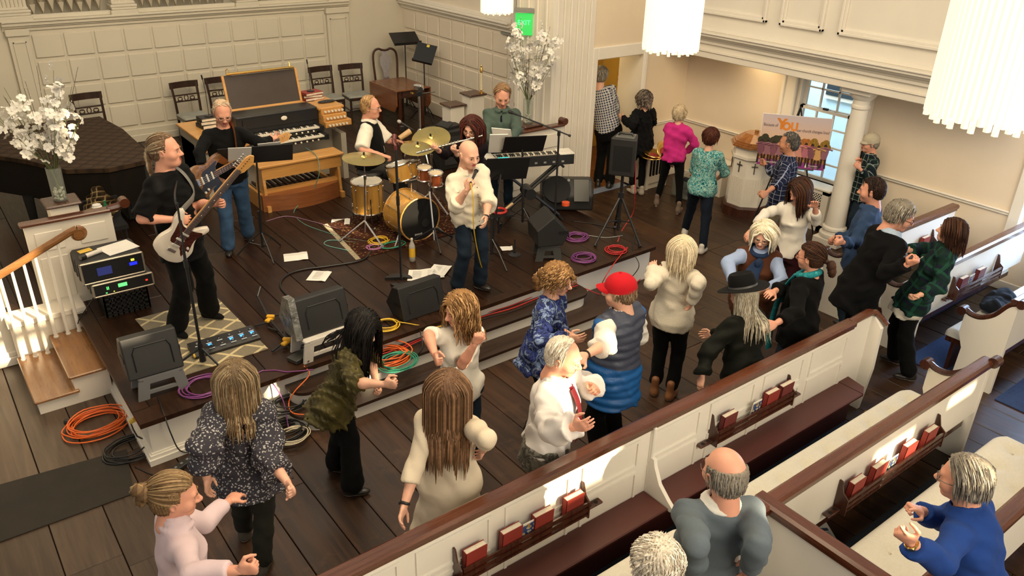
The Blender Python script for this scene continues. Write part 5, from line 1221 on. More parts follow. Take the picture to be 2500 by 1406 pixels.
t=NT('persian_rug').set(.95,spec=.1); vv=t.n('ShaderNodeTexVoronoi'); vv.inputs['Scale'].default_value=26; t.l(t.tc.outputs['Object'],vv.inputs['Vector']); v2=t.n('ShaderNodeTexVoronoi'); v2.inputs['Scale'].default_value=9; t.l(t.tc.outputs['Object'],v2.inputs['Vector'])
c_=t.ramp(vv.outputs['Distance'],[(.12,hexc('a8844c')),(.25,hexc('5a2a1a')),(.5,hexc('2a1512'))]); t.col(t.mix(t.ramp(v2.outputs['Distance'],[(.3,(0,0,0)),(.34,(1,1,1))]),c_,t.ramp(vv.outputs['Distance'],[(.15,hexc('7a6038')),(.4,hexc('3a2018'))]))); t.bump(t.noise(300,2).outputs['Fac'],.4,.006); PERS=t.m
rg=rug('red and tan patterned rug with a fringe under the drums',((800,548),(880,632),(1150,560),(1060,470)),S,PERS)
b=MB(); A_=onz(800,548,S);B_=onz(880,632,S)
for i in range(40): p=A_+(B_-A_)*i/39; d_=unit([-(B_-A_)[1],(B_-A_)[0],0])*-1; d_=d_ if d_@np.array([-1,-.2,0])>0 else -d_; b.tube([p+[0,0,.006],p+d_*.06+[0,0,.004]],.006,4)
f_=b.build('fringe',mat('fringe_cream',(.5,.42,.28),.9),rg); f_['kind']='stuff'
# ---- keyboard on its stand
kb=thing('keyboard_piano','black and white stage piano on an X stand, seen from its back','keyboard',(6.2,7.6,S))
A_=onz(1190,413,1.18); B_=onz(1401,398,1.18); ux=unit((B_-A_)*[1,1,0]); uy=np.array([-ux[1],ux[0],0]); Lk=np.linalg.norm((B_-A_)[:2]); R_=np.stack([ux,uy,[0,0,1]],1); mid=(A_+B_)/2*[1,1,0]
K=lambda x,y,z:mid+R_@np.array([x,y,0])+np.array([0,0,z])
b=MB(); b.prism([(0,1.17),(.33,1.17),(.33,1.24),(.18,1.25),(.0,1.30)],-Lk/2,Lk/2,mid,uy,(0,0,1)); b.build('body',BLACKP,kb,0)
b=MB(); b.box(K(Lk*.42,.12,1.305),(.2,.24,.01),R_); b.box(K(-Lk*.46,.12,1.305),(.12,.24,.01),R_); b.build('top_panel',mat('white_plastic',(.66,.62,.55),.4),kb,0)
n=40; kw=(Lk*.84)/n
for i in range(n):
    b=MB(); b.box(K(-Lk*.46+.04+kw*(i+.5),.245,1.262),(kw-.003,.15,.016),R_); b.build('white_key',IV,kb,0)
    if i%7 not in(2,6): b=MB(); b.box(K(-Lk*.46+.04+kw*(i+1),.21,1.274),(kw*.5,.09,.018),R_); b.build('black_key',EB,kb,0)
b=MB(); b.box(K(-Lk*.30,.085,1.288),(.14,.06,.004),R_@rx(-.25)); b.build('display',emit('teal_display',(.02,.75,.6),1.6),kb,0)
for i in range(5): b=MB(); b.box(K(-Lk*.05+.12*i,-.003,1.215),(.035,.006,.022),R_); b.build('socket',mat('socket_grey',(.3,.3,.28),.4),kb,0)
xs_=thing('keyboard_stand','black double-braced X keyboard stand','stand',(mid[0],mid[1],S))
for s_ in(-1,1):
    for d_ in(.05,.13):
        b=MB(); b.cyl(K(s_*.42,d_+.02*s_,1.165),K(-s_*.42,d_+.02*s_,S+.03),.018,n=6); b.build('brace',BLACK,xs_)
    b=MB(); b.cyl(K(s_*.42,-.04,1.155),K(s_*.42,.36,1.155),.017,n=8); b.build('arm',BLACK,xs_); b=MB(); b.cyl(K(s_*.42,-.12,S+.02),K(s_*.42,.36,S+.02),.018,n=8); b.build('foot',BLACK,xs_)
b=MB(); b.cyl(K(0,-.02,.80),K(0,.22,.80),.075,n=18); b.build('hub',BLACK,xs_)
kd=music_stand('black music stand holding a music desk before the keyboard',onz(1275,560,S),vp(onz(1275,560,S),1275,365),vp(onz(1275,560,S),1280,352),rz(.0)@rz(-.42)@rx(.6)@rz(math.pi),.52,.30)
k2=music_stand('low black music stand with a dark folder by the singer',onz(1200,640,S),vp(onz(1200,640,S),1222,425),vp(onz(1200,640,S),1238,412),rz(-.45)@rx(.55)@rz(math.pi),.48,.36)
b=MB(); c_=vp(onz(1275,560,S),1216,350); b.box(c_,(.22,.012,.30),rz(-.5)@rx(.5)); b.box(c_+[.10,.05,.05],(.24,.01,.28),rz(-.9)@rx(.5)); b.build('music_book',PAPER,None,0,label='open white music book standing at the end of the keyboard',cat='book')
b=MB(); 
tm_=thing('tambourine','red tambourine lying on a tray beside the keyboard stand','tambourine',onz(1215,520,.72)); c_=onz(1218,518,.72); b.tube([c_+np.array([math.cos(a)*.09,math.sin(a)*.09,.02]) for a in np.linspace(0,6.28,20)],.016,6); b.build('hoop',mat('red_plastic',(.45,.025,.02),.35),tm_); b=MB(); b.cyl(c_+[.10,.0,.02],c_+[.24,.04,.05],.014,.018,n=8); b.build('shaker_handle',mat('tan_handle',(.5,.33,.16),.5),tm_)
tr_=thing('stand_tray','small black percussion tray clamped to a stand by the singer','tray',onz(1215,520,.70)); b=MB(); b.box(c_-[0,0,.02],(.34,.2,.02),rz(-.4)); b.build('tray',BLACK,tr_,0); b=MB(); b.cyl([c_[0],c_[1],S],c_-[0,0,.02],.012,n=8); b.build('pole',BLACK,tr_)
# ---- loudspeakers
def wedge(label,c,yaw,w=.50,col=BLACKP,poly=((0,0),(.24,0),(.33,.10),(.10,.33),(-.02,.28)),grp='stage monitor speakers',inset=True,tilt=0.):
    t=thing('monitor_speaker',label,'speaker',c,grp,yaw); Rt=rx(tilt)
    def tf(me): me.transform(Matrix(np.block([[Rt,np.zeros((3,1))],[np.zeros((1,3)),np.ones((1,1))]]).tolist()))
    b=MB(); b.prism(poly,-w/2,w/2,(0,0,0),(0,1,0),(0,0,1)); o=b.build('cabinet',col,t,0,local=True); tf(o.data); md=o.modifiers.new('edge','BEVEL'); md.width=.012; md.segments=2
    p=np.array(poly); a,bq=p[2],p[3]; 
    m_=(a+bq)/2; d_=unit(bq-a); n_=np.array([d_[1],-d_[0]]); L_=np.linalg.norm(bq-a)
    b=MB(); R_=np.stack([[1,0,0],[0,d_[0],d_[1]],[0,-d_[1],d_[0]]],1); b.box((0,m_[0]+n_[0]*.004,m_[1]+n_[1]*.004),(w*.9,L_*.86,.012),R_,ch=.004); o=b.build('grille',mat('black_grille',(.010,.010,.010),.6,bump=.6,bs=500),t,0,local=True); tf(o.data)
    if inset:
        a,bq=p[4],p[0]; m_=(a+bq)/2; d_=unit(bq-a); n_=np.array([d_[1],-d_[0]]); L_=np.linalg.norm(bq-a)
        pts=[(-w*.34,-L_*.32),(-w*.34,L_*.12),(-w*.28,L_*.26),(w*.28,L_*.26),(w*.34,L_*.12),(w*.34,-L_*.32)]
        b=MB(); q_=[np.array([x,m_[0]-d_[0]*y+n_[0]*.002,m_[1]-d_[1]*y+n_[1]*.002]) for x,y in pts]; b.tube(q_,.006,4); o=b.build('panel_groove',mat('groove_black',(.004,.004,.004),.5),t,local=True); tf(o.data)
    for s_ in(-1,1):
        b=MB(); b.box((s_*(w/2+.001),.12,.16),(.006,.12,.035)); o=b.build('handle',mat('groove_black',(.004,.004,.004),.5),t,0,local=True); tf(o.data)
    return t
back=((0,0),(.22,0),(.34,.10),(.21,.32),(.10,.34)) 
W3=onz(1040,770,S); wedge('black wedge monitor lying at the stage edge before the singer',(W3[0],W3[1]+.0,S),.05,.52,poly=back)
W2=onz(790,815,S+.22); wedge('black wedge monitor wrapped in clear plastic on a white step stool',(W2[0]+.05,W2[1]+.02,S+.225),.04,.50,poly=back)
W1=onz(385,915,S+.21); wedge('black wedge monitor on a grey folding stool at the stage corner',(W1[0],W1[1],S+.215),-.02,.44,poly=back)
PLAS=mat('clear_plastic_wrap',(.16,.16,.15),.12,var=.5,vs=14,bump=.9,bs=30); b=MB(); Wp=np.array([W2[0]+.05-.258,W2[1]+.02,S+.225]); b.prism([(-.02,0),(.24,-.01),(.36,.09),(.22,.35),(.09,.37)],-.05,.012,Wp+[.0,0,0],(0,1,0),(0,0,1)); b.build('plastic_wrap',PLAS,None,label='crumpled plastic wrap over the end of the stool-mounted monitor',cat='plastic wrap')
def stool(label,c,w,d,h,m,yaw=0.):
    t=thing('step_stool',label,'stool',c,'folding step stools under the monitors',yaw)
    b=MB(); b.box((0,0,h-.015),(w,d,.03),ch=.008); b.build('top',m,t,0,local=True)
    for s_ in(-1,1):
        b=MB(); P_=[(-w*.5-.03,0),(-w*.5+.05,0),(-w*.5+.07,h*.30),(w*.5-.07,h*.30),(w*.5-.05,0),(w*.5+.03,0),(w*.5-.01,h-.03),(w*.18,h-.03),(w*.24,h*.55),(-w*.24,h*.55),(-w*.18,h-.03),(-w*.5+.01,h-.03)]
        # trestle side built as legs plus rails around the hand hole
        b=MB()
        for (x0,x1,x2,x3) in((-w/2-.03,-w/2+.06,-w/2+.09,-w/2),(w/2-.06,w/2+.03,w/2,w/2-.09)): b.prism([(x0,0),(x1,0),(x2,h-.03),(x3,h-.03)],-.012,.012,(0,s_*(d/2-.01),0),(1,0,0),(0,0,1))
        for (z0,z1) in((h*.22,h*.36),(h*.68,h-.02)): b.box((0,s_*(d/2-.01),(z0+z1)/2),(w*.8,.022,z1-z0))
        b.build('side_panel',m,t,0,local=True)
    return t
stool('grey plastic folding stool under the corner monitor',onz(392,955,S)*[1,1,0]+[.02,.06,S],.36,.26,.21,GREYP,-.02)
stool('white plastic step stool under the plastic-wrapped monitor',(W2[0]+.02,W2[1]+.10,S),.46,.28,.22,mat('white_plastic',(.66,.62,.55),.4),.04)
c4=onz(1347,638,S); stool('dark grey folding stool under the monitor by the purple cables',(c4[0]+.03,c4[1]+.12,S),.26,.24,.20,mat('dark_grey_plastic',(.05,.05,.048),.5),-.55)
t=wedge('black wedge monitor with its grille turned to the singer on a dark stool',(c4[0]+.06,c4[1]+.16,S+.205),-1.95,.40,poly=((-.18,0),(.12,0),(.20,.14),(.0,.36),(-.20,.20)),inset=False)
# speaker on a tripod
G_=onz(1507,580,S); sb=vp(G_,1512,422)[2]; sp=thing('speaker','black loudspeaker with a top handle on the tall tripod','speaker',(G_[0],G_[1],sb),'loudspeakers'); R_=rz(-.95)
b=MB(); P_=[(-.155,-.14),(.155,-.14),(.12,.14),(-.12,.14)]
b.prism(P_,sb,sb+.46,G_*[1,1,0],R_[:,0],R_[:,1]); o=b.build('cabinet',BLACKP,sp,0); md=o.modifiers.new('edge','BEVEL'); md.width=.015; md.segments=2
b=MB(); b.box(G_*[1,1,0]+R_@np.array([0,-.142,0])+[0,0,sb+.22],(.22,.006,.30),R_); b.build('back_panel',mat('groove_black',(.004,.004,.004),.5),sp,0)
b=MB(); hq=G_*[1,1,0]+[0,0,sb+.46]; b.tube([hq+R_@np.array([-.09,0,0]),hq+R_@np.array([-.07,0,.03]),hq+R_@np.array([.07,0,.03]),hq+R_@np.array([.09,0,0])],.016,6); b.build('handle',BLACK,sp)
b=MB(); b.box(G_*[1,1,0]+R_@np.array([0,0,0])+[0,0,sb+.461],(.22,.2,.004),R_); b.build('top_panel',mat('speaker_top_grey',(.12,.12,.11),.5),sp,0)
ts_=thing('speaker_stand','black tripod speaker stand on the stage edge','stand',G_,None); b=MB(); b.cyl(G_+[0,0,.10],[G_[0],G_[1],sb],.019,n=10); b.cyl(G_+[0,0,.52],G_+[0,0,.60],.035,n=10); b.cyl(G_+[0,0,.20],G_+[0,0,.26],.03,n=10); b.build('pole',BLACK,ts_)
for px in((1452,602),(1563,604),(1500,556)):
    e=onz(*px,S); b=MB(); b.cyl(G_+[0,0,.56],e+[0,0,.015],.014,n=8); m_=G_+(e-G_)*.52+[0,0,.27]; b.cyl(G_+[0,0,.23],m_,.009,n=6); b.cyl(e+unit(G_-e)*.03+[0,0,.03],e+[0,0,.01],.018,n=8); b.build('leg',BLACK,ts_)
# big loudspeaker lying on its side
pa=onz(1385,512,S); ps=thing('speaker','large black loudspeaker lying on its side by the pier','speaker',(pa[0],pa[1],S),'loudspeakers'); R_=rz(-.62)
O_=pa*[1,1,0]+R_@np.array([0,.12,0])+[0,0,S+.012]
P_=[(-.20,0),(.16,0),(.28,.20),(.20,.36),(-.05,.40),(-.20,.22)]
b=MB(); b.prism(P_,-.36,.34,O_,R_[:,1],(0,0,1)); o=b.build('cabinet',BLACKP,ps,0); md=o.modifiers.new('edge','BEVEL'); md.width=.035; md.segments=3
fn=unit(R_@np.array([0,-.18,.12])); fc=O_+R_@np.array([0,-.12,0])+[0,0,.30]; F_=frame(fn,R_[:,0])
def onface(x,q,off=0): # x along the box, q up the sloped front
    return O_+R_@np.array([x,-.20+.15*q,0])+np.array([0,0,.22+.18*q])+fn*off
b=MB(); b.cyl(onface(-.16,.35,-.02),onface(-.16,.35,.028),.185,n=28); b.build('woofer_grille',mat('black_grille',(.010,.010,.010),.6,bump=.6,bs=500),ps,40)
b=MB(); b.box(onface(.17,.30,.006),(.20,.30,.02),np.stack([R_[:,0],np.cross(fn,R_[:,0]),fn],1)); b.build('horn',mat('horn_black',(.006,.006,.006),.3),ps,0)
b=MB(); b.cyl(onface(.0,.9,.0),onface(.0,.9,.03),.02,n=12); b.build('badge',mat('badge_grey',(.25,.25,.25),.4),ps)
for (x,y_) in((.10,.10),(-.05,.05),(.12,.30)):
    b=MB(); b.cyl(O_+R_@np.array([.335,y_-.05,0])+[0,0,y_*.6+.10],O_+R_@np.array([.350,y_-.05,0])+[0,0,y_*.6+.10],.028,n=12); b.build('end_boss',mat('horn_black',(.006,.006,.006),.3),ps)
tp=onz(1381,497,S+.20); b=MB(); b.lathe([(.030,-.022),(.052,-.022),(.052,.022),(.030,.022)],tp,n=20); b.build('tape_roll',mat('orange_red_tape',(.75,.10,.03),.4),None,40,label='orange red roll of tape resting on the lying loudspeaker',cat='tape')
# ---- rack case, crate and what lies on them
YR=7.75
def fr(px0,px1,y): a=ony(*px0,y); c=ony(*px1,y); return a,c
cr_=thing('crate','black plastic milk crate under the rack cases','crate',(1.25,8.0,S)); b=MB(); b.bb((1.08,7.92,S),(1.50,8.28,S+.02)); b.build('bottom',BLACKP,cr_,0)
for (x0,y0,x1,y1) in((1.08,7.92,1.50,7.935),(1.08,8.265,1.50,8.28),(1.08,7.92,1.095,8.28),(1.485,7.92,1.50,8.28)):
    b=MB()
    for i in range(5): b.bb((x0,y0,S+.03+.052*i),(x1,y1,S+.05+.052*i))
    for i in range(9):
        f_=i/8; b.bb((x0+(x1-x0-.015)*f_ if x1-x0>.1 else x0,y0+(y1-y0-.015)*f_ if y1-y0>.1 else y0,S),(x0+(x1-x0-.015)*f_+.015 if x1-x0>.1 else x1,y0+(y1-y0-.015)*f_+.015 if y1-y0>.1 else y1,S+.28))
    b.bb((x0,y0,S+.25),(x1,y1,S+.29)); o=b.build('lattice_side',BLACKP,cr_,0)
RS=mat('rack_rubber',(.022,.021,.020),.6,bump=.3,bs=120); ALU=mat('rack_edge_metal',(.42,.37,.30),.35,.6)
def rackcase(label,x0,x1,y0,y1,z0,z1):
    t=thing('rack_case',label,'rack case',((x0+x1)/2,y0,z0),'rack cases on the crate'); b=MB(); b.bb((x0,y0+.02,z0),(x1,y1,z1),ch=.025); b.build('shell',RS,t,0)
    b=MB(); r_=.018
    for (a,c) in(((x0,y0,z0),(x1,y0+.03,z0+r_)),((x0,y0,z1-r_),(x1,y0+.03,z1)),((x0,y0,z0),(x0+r_,y0+.03,z1)),((x1-r_,y0,z0),(x1,y0+.03,z1))): b.bb(a,c,ch=.006)
    b.build('front_edge',ALU,t,0); b=MB(); b.bb((x0+r_,y0+.004,z0+r_),(x1-r_,y0+.03,z1-r_)); b.build('face_panel',BLACK,t,0)
    for k in range(3): b=MB(); b.bb((x0-.008,y0+.08+.12*k,z0+.02),(x0+.01,y0+.13+.12*k,z1-.02),ch=.006); b.build('side_rib',RS,t,0)
    return t
rx0,rx1=.93,1.50
t1=rackcase('lower rack case with a green lit display on the milk crate',rx0+.06,rx1+.05,7.78,8.24,.735,.875); t2=rackcase('upper rack case with blue and yellow lit displays',rx0,rx1,7.80,8.24,.88,1.10)
def led(t,x0,x1,y,z0,z1,m): b=MB(); b.bb((x0,y,z0),(x1,y+.006,z1)); b.build('display',m,t,0)
LG=emit('led_green',(.1,.9,.15),2.); LB=emit('led_blue',(.01,.02,.9),1.6); LY=emit('led_yellow',(.8,.75,.05),2.); LR=emit('led_red',(.9,.04,.02),1.4); LDB=emit('screen_dark_blue',(.02,.03,.16),.8)
led(t2,1.07,1.20,7.799,.95,1.03,LDB); led(t2,1.36,1.43,7.799,.985,1.015,LB); led(t2,1.38,1.41,7.799,1.03,1.05,LY)
for i in range(5): b=MB(); b.cyl((1.24+.025*i,7.802,.99),(1.24+.025*i,7.793,.99),.008,n=8); b.build('knob',BLACKP,t2)
led(t1,1.22,1.30,7.779,.80,.835,LG); led(t1,1.115,1.122,7.779,.80,.83,LG); led(t1,1.128,1.135,7.779,.80,.83,LG); led(t1,1.10,1.115,7.779,.765,.773,LG); led(t1,1.17,1.18,7.779,.765,.772,LY); led(t1,1.47,1.49,7.779,.80,.815,LR)
b=MB(); b.box((1.33,8.02,1.105),(.30,.26,.003),rz(.25)); b.build('paper',PAPER,None,0,label='loose white sheet lying on the upper rack case',cat='paper')
b=MB(); b.box((1.05,8.12,1.104),(.12,.08,.003),rz(.2)); b.build('paper',mat('yellow_note',(.70,.45,.06),.6),None,0,label='yellow note lying on the upper rack case',cat='paper')
b=MB(); b.cyl((1.02,7.93,1.125),(1.17,7.99,1.125),.022,n=12); b.cyl((.97,7.91,1.125),(1.02,7.93,1.125),.026,n=12,mi=1); b.build('marker_pen',[mat('white_plastic',(.66,.62,.55),.4),BLACK],None,label='fat white marker with a black cap on the rack case',cat='marker')
# pedal board
pbp=[onz(478,880,S),onz(637,832,S),onz(613,800,S+.06),onz(467,850,S+.06)]
ux=unit((pbp[1]-pbp[0])*[1,1,0]); uy=np.array([-ux[1],ux[0],0]); L_=np.linalg.norm((pbp[1]-pbp[0])[:2]); o_=(pbp[0]+pbp[1])/2*[1,1,0]; R_=np.stack([ux,uy,[0,0,1]],1)
pd_=thing('pedal_controller','long black guitar pedal controller with blue lit switches','guitar pedal',o_+[0,0,S]); b=MB(); b.prism([(0,.012),(.22,.012),(.22,.07),(.04,.055),(0,.035)],-L_/2,L_/2,o_+[0,0,S],uy,(0,0,1)); b.build('case',BLACKP,pd_,0)
BLU=emit('pedal_blue_light',(.06,.35,1.),2.2); WHL=mat('pedal_white_label',(.45,.5,.55),.4)
for i in range(6):
    for j in range(2):
        p=o_+R_@np.array([-L_/2+.07+.10*i,.06+.09*j,0])+[0,0,S+.060+.008*j]; b=MB(); b.cyl(p,p+[0,0,.016],.011,n=10); b.build('footswitch',CHROME,pd_); 
        b=MB(); b.box(p+R_@np.array([.0,-.028,-.001]),(.05,.012,.004),R_@rx(.08)); b.build('switch_label',WHL,pd_,0)
    if i in(1,3,5,4): b=MB(); b.box(o_+R_@np.array([-L_/2+.07+.10*i,.095,0])+[0,0,S+.062],(.035,.03,.004),R_@rx(.08)); b.build('switch_display',BLU,pd_,0)
b=MB(); b.tube([onz(472,862,S+.05),onz(476,872,S+.04)],.01,6); b.build('jack',mat('yellow_plug',(.7,.45,.05),.4),pd_)
# folded guitar stand and DI box
GO=mat('yellow_yoke',(.75,.40,.02),.45); gs=thing('guitar_stand','folded black and yellow guitar stand lying on the stage','guitar stand',onz(690,800,S)); g0=onz(630,725,S+.10); g1=onz(655,775,S+.06); g2=onz(700,830,S+.05)
b=MB(); b.cyl(g0,g1,.012,n=8); b.cyl(g1,g2,.012,n=8); b.build('main_tube',BLACK,gs); b=MB(); b.cyl(onz(629,724,S+.10),onz(636,700,S+.17),.014,n=8); b.build('neck_yoke',BLACK,gs)
for (a,c) in(((660,772),(702,765)),((662,785),(622,795)),((705,835),(745,842)),((700,830),(664,858)),((690,812),(655,800))): b=MB(); b.cyl(onz(*a,S+.05),onz(*c,S+.02),.010,n=8); b.build('leg',BLACK,gs)
for px in((658,780),(698,836)): c_=onz(*px,S+.06); b=MB(); b.box(c_,(.10,.05,.03),rz(.5),ch=.008); b.box(c_+[.02,.02,.02],(.04,.08,.03),rz(.9),ch=.008); b.build('yoke',GO,gs,0)
b=MB(); b.tube([onz(722+22*math.cos(a),812+10*math.sin(a),S+.04+.02*math.sin(a)) for a in np.linspace(0,6.28,16)],.014,6); b.build('headphones',BLACK,None,label='black padded loop lying beside the folded guitar stand',cat='strap')
d0=onz(733,876,S); di=thing('di_box','small silver-black direct box with an orange cable at the stage edge','audio box',d0); b=MB(); b.box(d0+[0,0,.025],(.20,.13,.045),rz(.35),ch=.006); b.build('case',mat('di_box_metal',(.10,.10,.09),.35,.6),di,0); b=MB(); b.box(d0+rz(.35)@np.array([0,-.067,.025]),(.19,.004,.035),rz(.35)); b.build('socket_panel',BLACK,di,0)
b=MB(); b.cyl(d0+[.02,-.07,.025],d0+[.03,-.12,.025],.010,n=8); b.build('plug',CHROME,di)
# ---- papers on the stage floor
def sheet(label,px,rot,w=.216,d=.28,fold=0.,z=S,lines=True):
    c=onz(*px,z+.004); t=thing('paper',label,'paper',c,'loose papers on the stage floor',rot); b=MB(); n=5
    V=[(-w/2+w*i/n,-d/2+d*j/2,.002+.012*abs(math.sin(i*1.3+px[0]))*(i/n)**2+(fold if j==1 else 0)) for i in range(n+1) for j in range(3)]
    b.add(V,[(i*3+j,(i+1)*3+j,(i+1)*3+j+1,i*3+j+1) for i in range(n) for j in range(2)]); o=b.build('sheet',PAPER,t,0,local=True); md=o.modifiers.new('thickness','SOLIDIFY'); md.thickness=.0012
    if lines:
        b=MB(); 
        for i in range(9): b.box((.0,.09-.02*i,.005+fold*.6),(w*.55,.004,.0008))
        l=b.build('print_lines',mat('grey_print',(.35,.34,.32),.7),t,0,local=True); l['kind']='stuff'
sheet('folded cream sheet on the boards behind the long black cable',(722,627),-.35,.27,.22,.018,lines=False); sheet('printed sheet lying inside the long cable\'s loop',(779,674),-.75,.216,.25)
sheet('blank sheet at the corner of the patterned drum rug',(832,542),-.5,.24,.2,lines=False)
for i,(px,rt,lb) in enumerate((((1020,672),-.6,'printed set list sheet by the round microphone base'),((1055,668),-.3,'printed sheet in the middle of the pile by the singer'),((1072,660),-.9,'printed sheet nearest the singer\'s shoes'))): sheet(lb,px,rt,z=S+.003*i)
sheet('blank card by the music stand foot near the tiny stand',(1236,607),-.6,.15,.12,lines=False)
# bottle
bo=thing('bottle','clear soda bottle with a yellow label standing on the stage','bottle',onz(1007,637,S)); c_=onz(1007,637,S); GL=mat('bottle_clear',(.38,.36,.30),.08); b=MB(); b.lathe([(.030,0),(.036,.01),(.036,.06)],c_,n=16); b.lathe([(.036,.17),(.034,.20),(.014,.25),(.013,.27)],c_,n=16,cap=False); b.build('bottle_body',GL,bo); b=MB(); b.lathe([(.0365,.06),(.0365,.17)],c_,n=16,cap=False); b.build('label',mat('yellow_label',(.72,.42,.03),.4),bo); b=MB(); b.cyl(c_+[0,0,.265],c_+[0,0,.285],.014,n=10); b.build('cap',mat('white_plastic',(.66,.62,.55),.4),bo)
text('N1',.03,MM(c_+unit([-c_[0],-c_[1],0])*.038+[0,0,.12],(c_[1],-c_[0],0),(0,0,1)),BLACK,bo) if False else None
# ---- cables
BK=('black',(.012,.012,.012)); OR=('orange',(.75,.14,.02)); PU=('purple',(.20,.05,.20)); RD=('red',(.55,.03,.03)); YL=('yellow',(.72,.45,.03)); GN=('green',(.02,.25,.15)); GY=('grey',(.30,.30,.28)); WH=('cream',(.55,.48,.34))
coil('bright orange extension cord coiled on the floor beside the stair',(240,1040),.23,OR,9,0,.0065,.8,2,tail=[(200,1072,0),(176,1046,0),(180,1030,0)],zh=.05)
b=MB(); b.cyl(onz(176,1031,.02),onz(160,1028,.02),.03,.026,n=8); b.build('plug',BLACK,None,label='black plug end of the orange extension cord',cat='plug')
coil('black cable coiled at the foot of the stage corner',(322,1100),.20,BK,6,0,.007,.8,3,tail=[(335,1065,.1),(318,1030,.18)],zh=.03)
b=MB(); b.cyl(onz(318,1030,.2),onz(328,1024,.22),.022,n=8); b.build('plug',mat('yellow_plug',(.7,.45,.05),.4),None,label='yellow plug of the black cable against the stage side',cat='plug')
coil('purple cable coiled under the corner monitor',(497,945),.17,PU,5,S,.006,.9,4,tail=[(540,960),(640,905),(700,908),(765,902)])
coil('orange cable heaped at the stage edge behind the olive blouse',(945,878),.21,OR,8,.30,.0065,.8,5,tail=[(880,910,.3),(830,940,.3)],zh=.06)
coil('green cable looped over the orange heap',(970,885),.17,GN,5,.34,.006,.85,6)
coil('yellow cable coiled before the singer\'s monitor',(942,797),.125,YL,5,S,.006,.9,7,tail=[(1010,792),(1060,800,.40),(1085,792,.36)])
coil('red cable coiled near the stage edge under the tripod speaker',(1503,612),.12,RD,5,S,.0055,.9,8,tail=[(1498,645),(1480,672),(1465,700,.2)])
coil('dark purple cable coil behind the grey stool',(1408,582),.13,PU,6,S,.006,.9,9); coil('second purple cable coil with a black box at the stage edge',(1425,632),.13,PU,6,S,.006,.9,10)
coil('tangle of dark cables at the curved end of the steps',(700,1060),.17,BK,8,.02,.006,.8,11,zh=.08); coil('cream cable looped in the tangle by the curved step',(715,1065),.13,WH,4,.05,.005,.8,12); coil('dark cable loops on the lower step by the olive blouse',(705,990),.16,BK,5,.16,.006,.7,14,zh=.05)
coil('yellow cable heap on the drum rug',(925,590),.11,YL,5,S+.01,.005,.9,15); coil('green and dark cables on the drum rug',(960,600),.14,GN,3,S+.01,.005,.6,16); coil('lilac cable on the drum rug',(915,605),.09,('lilac',(.5,.2,.4)),3,S+.01,.005,.8,17)
cable('long thick black cable sweeping across the stage floor',((735,742),(700,720),(684,695),(700,672),(740,658),(800,650),(880,636),(905,615),(915,585)),BK,r=.011)
cable('green cable trailing from the organ bench to the rug',((745,360,1.06),(772,380,1.06),(780,420,.9),(760,470,.6),(718,515),(740,545),(790,565),(840,580),(900,590)),('teal',(.10,.22,.18)))
cable('pale green loop of cable on the boards by the rug',((852,612),(800,600),(792,592),(812,586),(870,592)),('teal2',(.15,.33,.28)))
cable('purple cable running along behind the guitar stand',((650,540),(700,528),(760,540),(830,560)),('mauve',(.24,.13,.20)))
cable('black cable hanging from the stage corner to the power strip',((385,968),(400,1010,.44),(418,1060,.3),(440,1100,.05),(480,1105,.01)),BK)
cable('dark cables running along the floor from the corner coil',((330,1140,0),(380,1160,0),(420,1152,0),(470,1128,0)),BK,z=0)
cable('purple cable draped over the stage front by the floral blouse',((620,912),(660,930,.40),(690,975,.25),(700,1020,.12),(705,1050,.02)),PU)
cable('orange cable from the small audio box down to the lower step',((742,893),(755,915,.38),(720,955,.30),(705,985,.20),(720,1010,.18),(790,1008,.16),(830,990,.16)),OR)
for i in range(3): cable('red cable running along the upper step' if i==0 else ('second red cable along the upper step, nearer the edge' if i==1 else 'black cable beside the red cables on the upper step'),[(880+k*75+6*math.sin(k+i),880-k*27.5+i*6+(3 if k%2 else -2),.30) for k in range(8)],RD if i<2 else BK)
cable('red cable climbing over the stage corner by the red cap',((1400,690,.30),(1430,705,.25),(1480,720,.1),(1540,700,.02),(1585,660,.01)),RD); cable('black cable dropping over the stage front by the raised hand',((1553,560),(1545,610),(1560,650,.3),(1530,690,.02)),BK)
cable('red cable hanging from the tripod speaker to the floor',((1545,372,1.55),(1552,400,1.35),(1550,470,1.0),(1545,520,.6),(1520,560),(1508,590)),RD)
cable('dark cable from the monitor towards the tripod speaker',((1400,565),(1440,575),(1480,580),(1520,575)),GY); cable('dark cable behind the lying loudspeaker',((1395,540),(1440,545),(1500,556),(1540,548)),BK)
cable('black cables trailing from the rack case to the stair',((243,700,.8),(220,740,.6),(196,775),(190,790)),BK); cable('grey loop of cable hanging by the milk crate',((268,715,.6),(275,735,.5),(268,740,.47),(266,725,.52)),GY)
cable('black cable trailing from the singer\'s monitor over the step',((1020,780),(1026,810,.4),(1030,850,.31),(1000,880,.31)),BK)
ps_=thing('power_strip','black power strip on the floor below the stage front','power strip',onz(452,1135,0)); c_=onz(452,1135,0); b=MB(); b.box(c_+[0,0,.02],(.28,.07,.04),rz(.45),ch=.006); b.build('housing',BLACKP,ps_,0)
for i in range(4): b=MB(); b.box(c_+rz(.45)@np.array([-.09+.06*i,0,.0405]),(.02,.02,.003),rz(.45)); b.build('socket',GREYP,ps_,0)
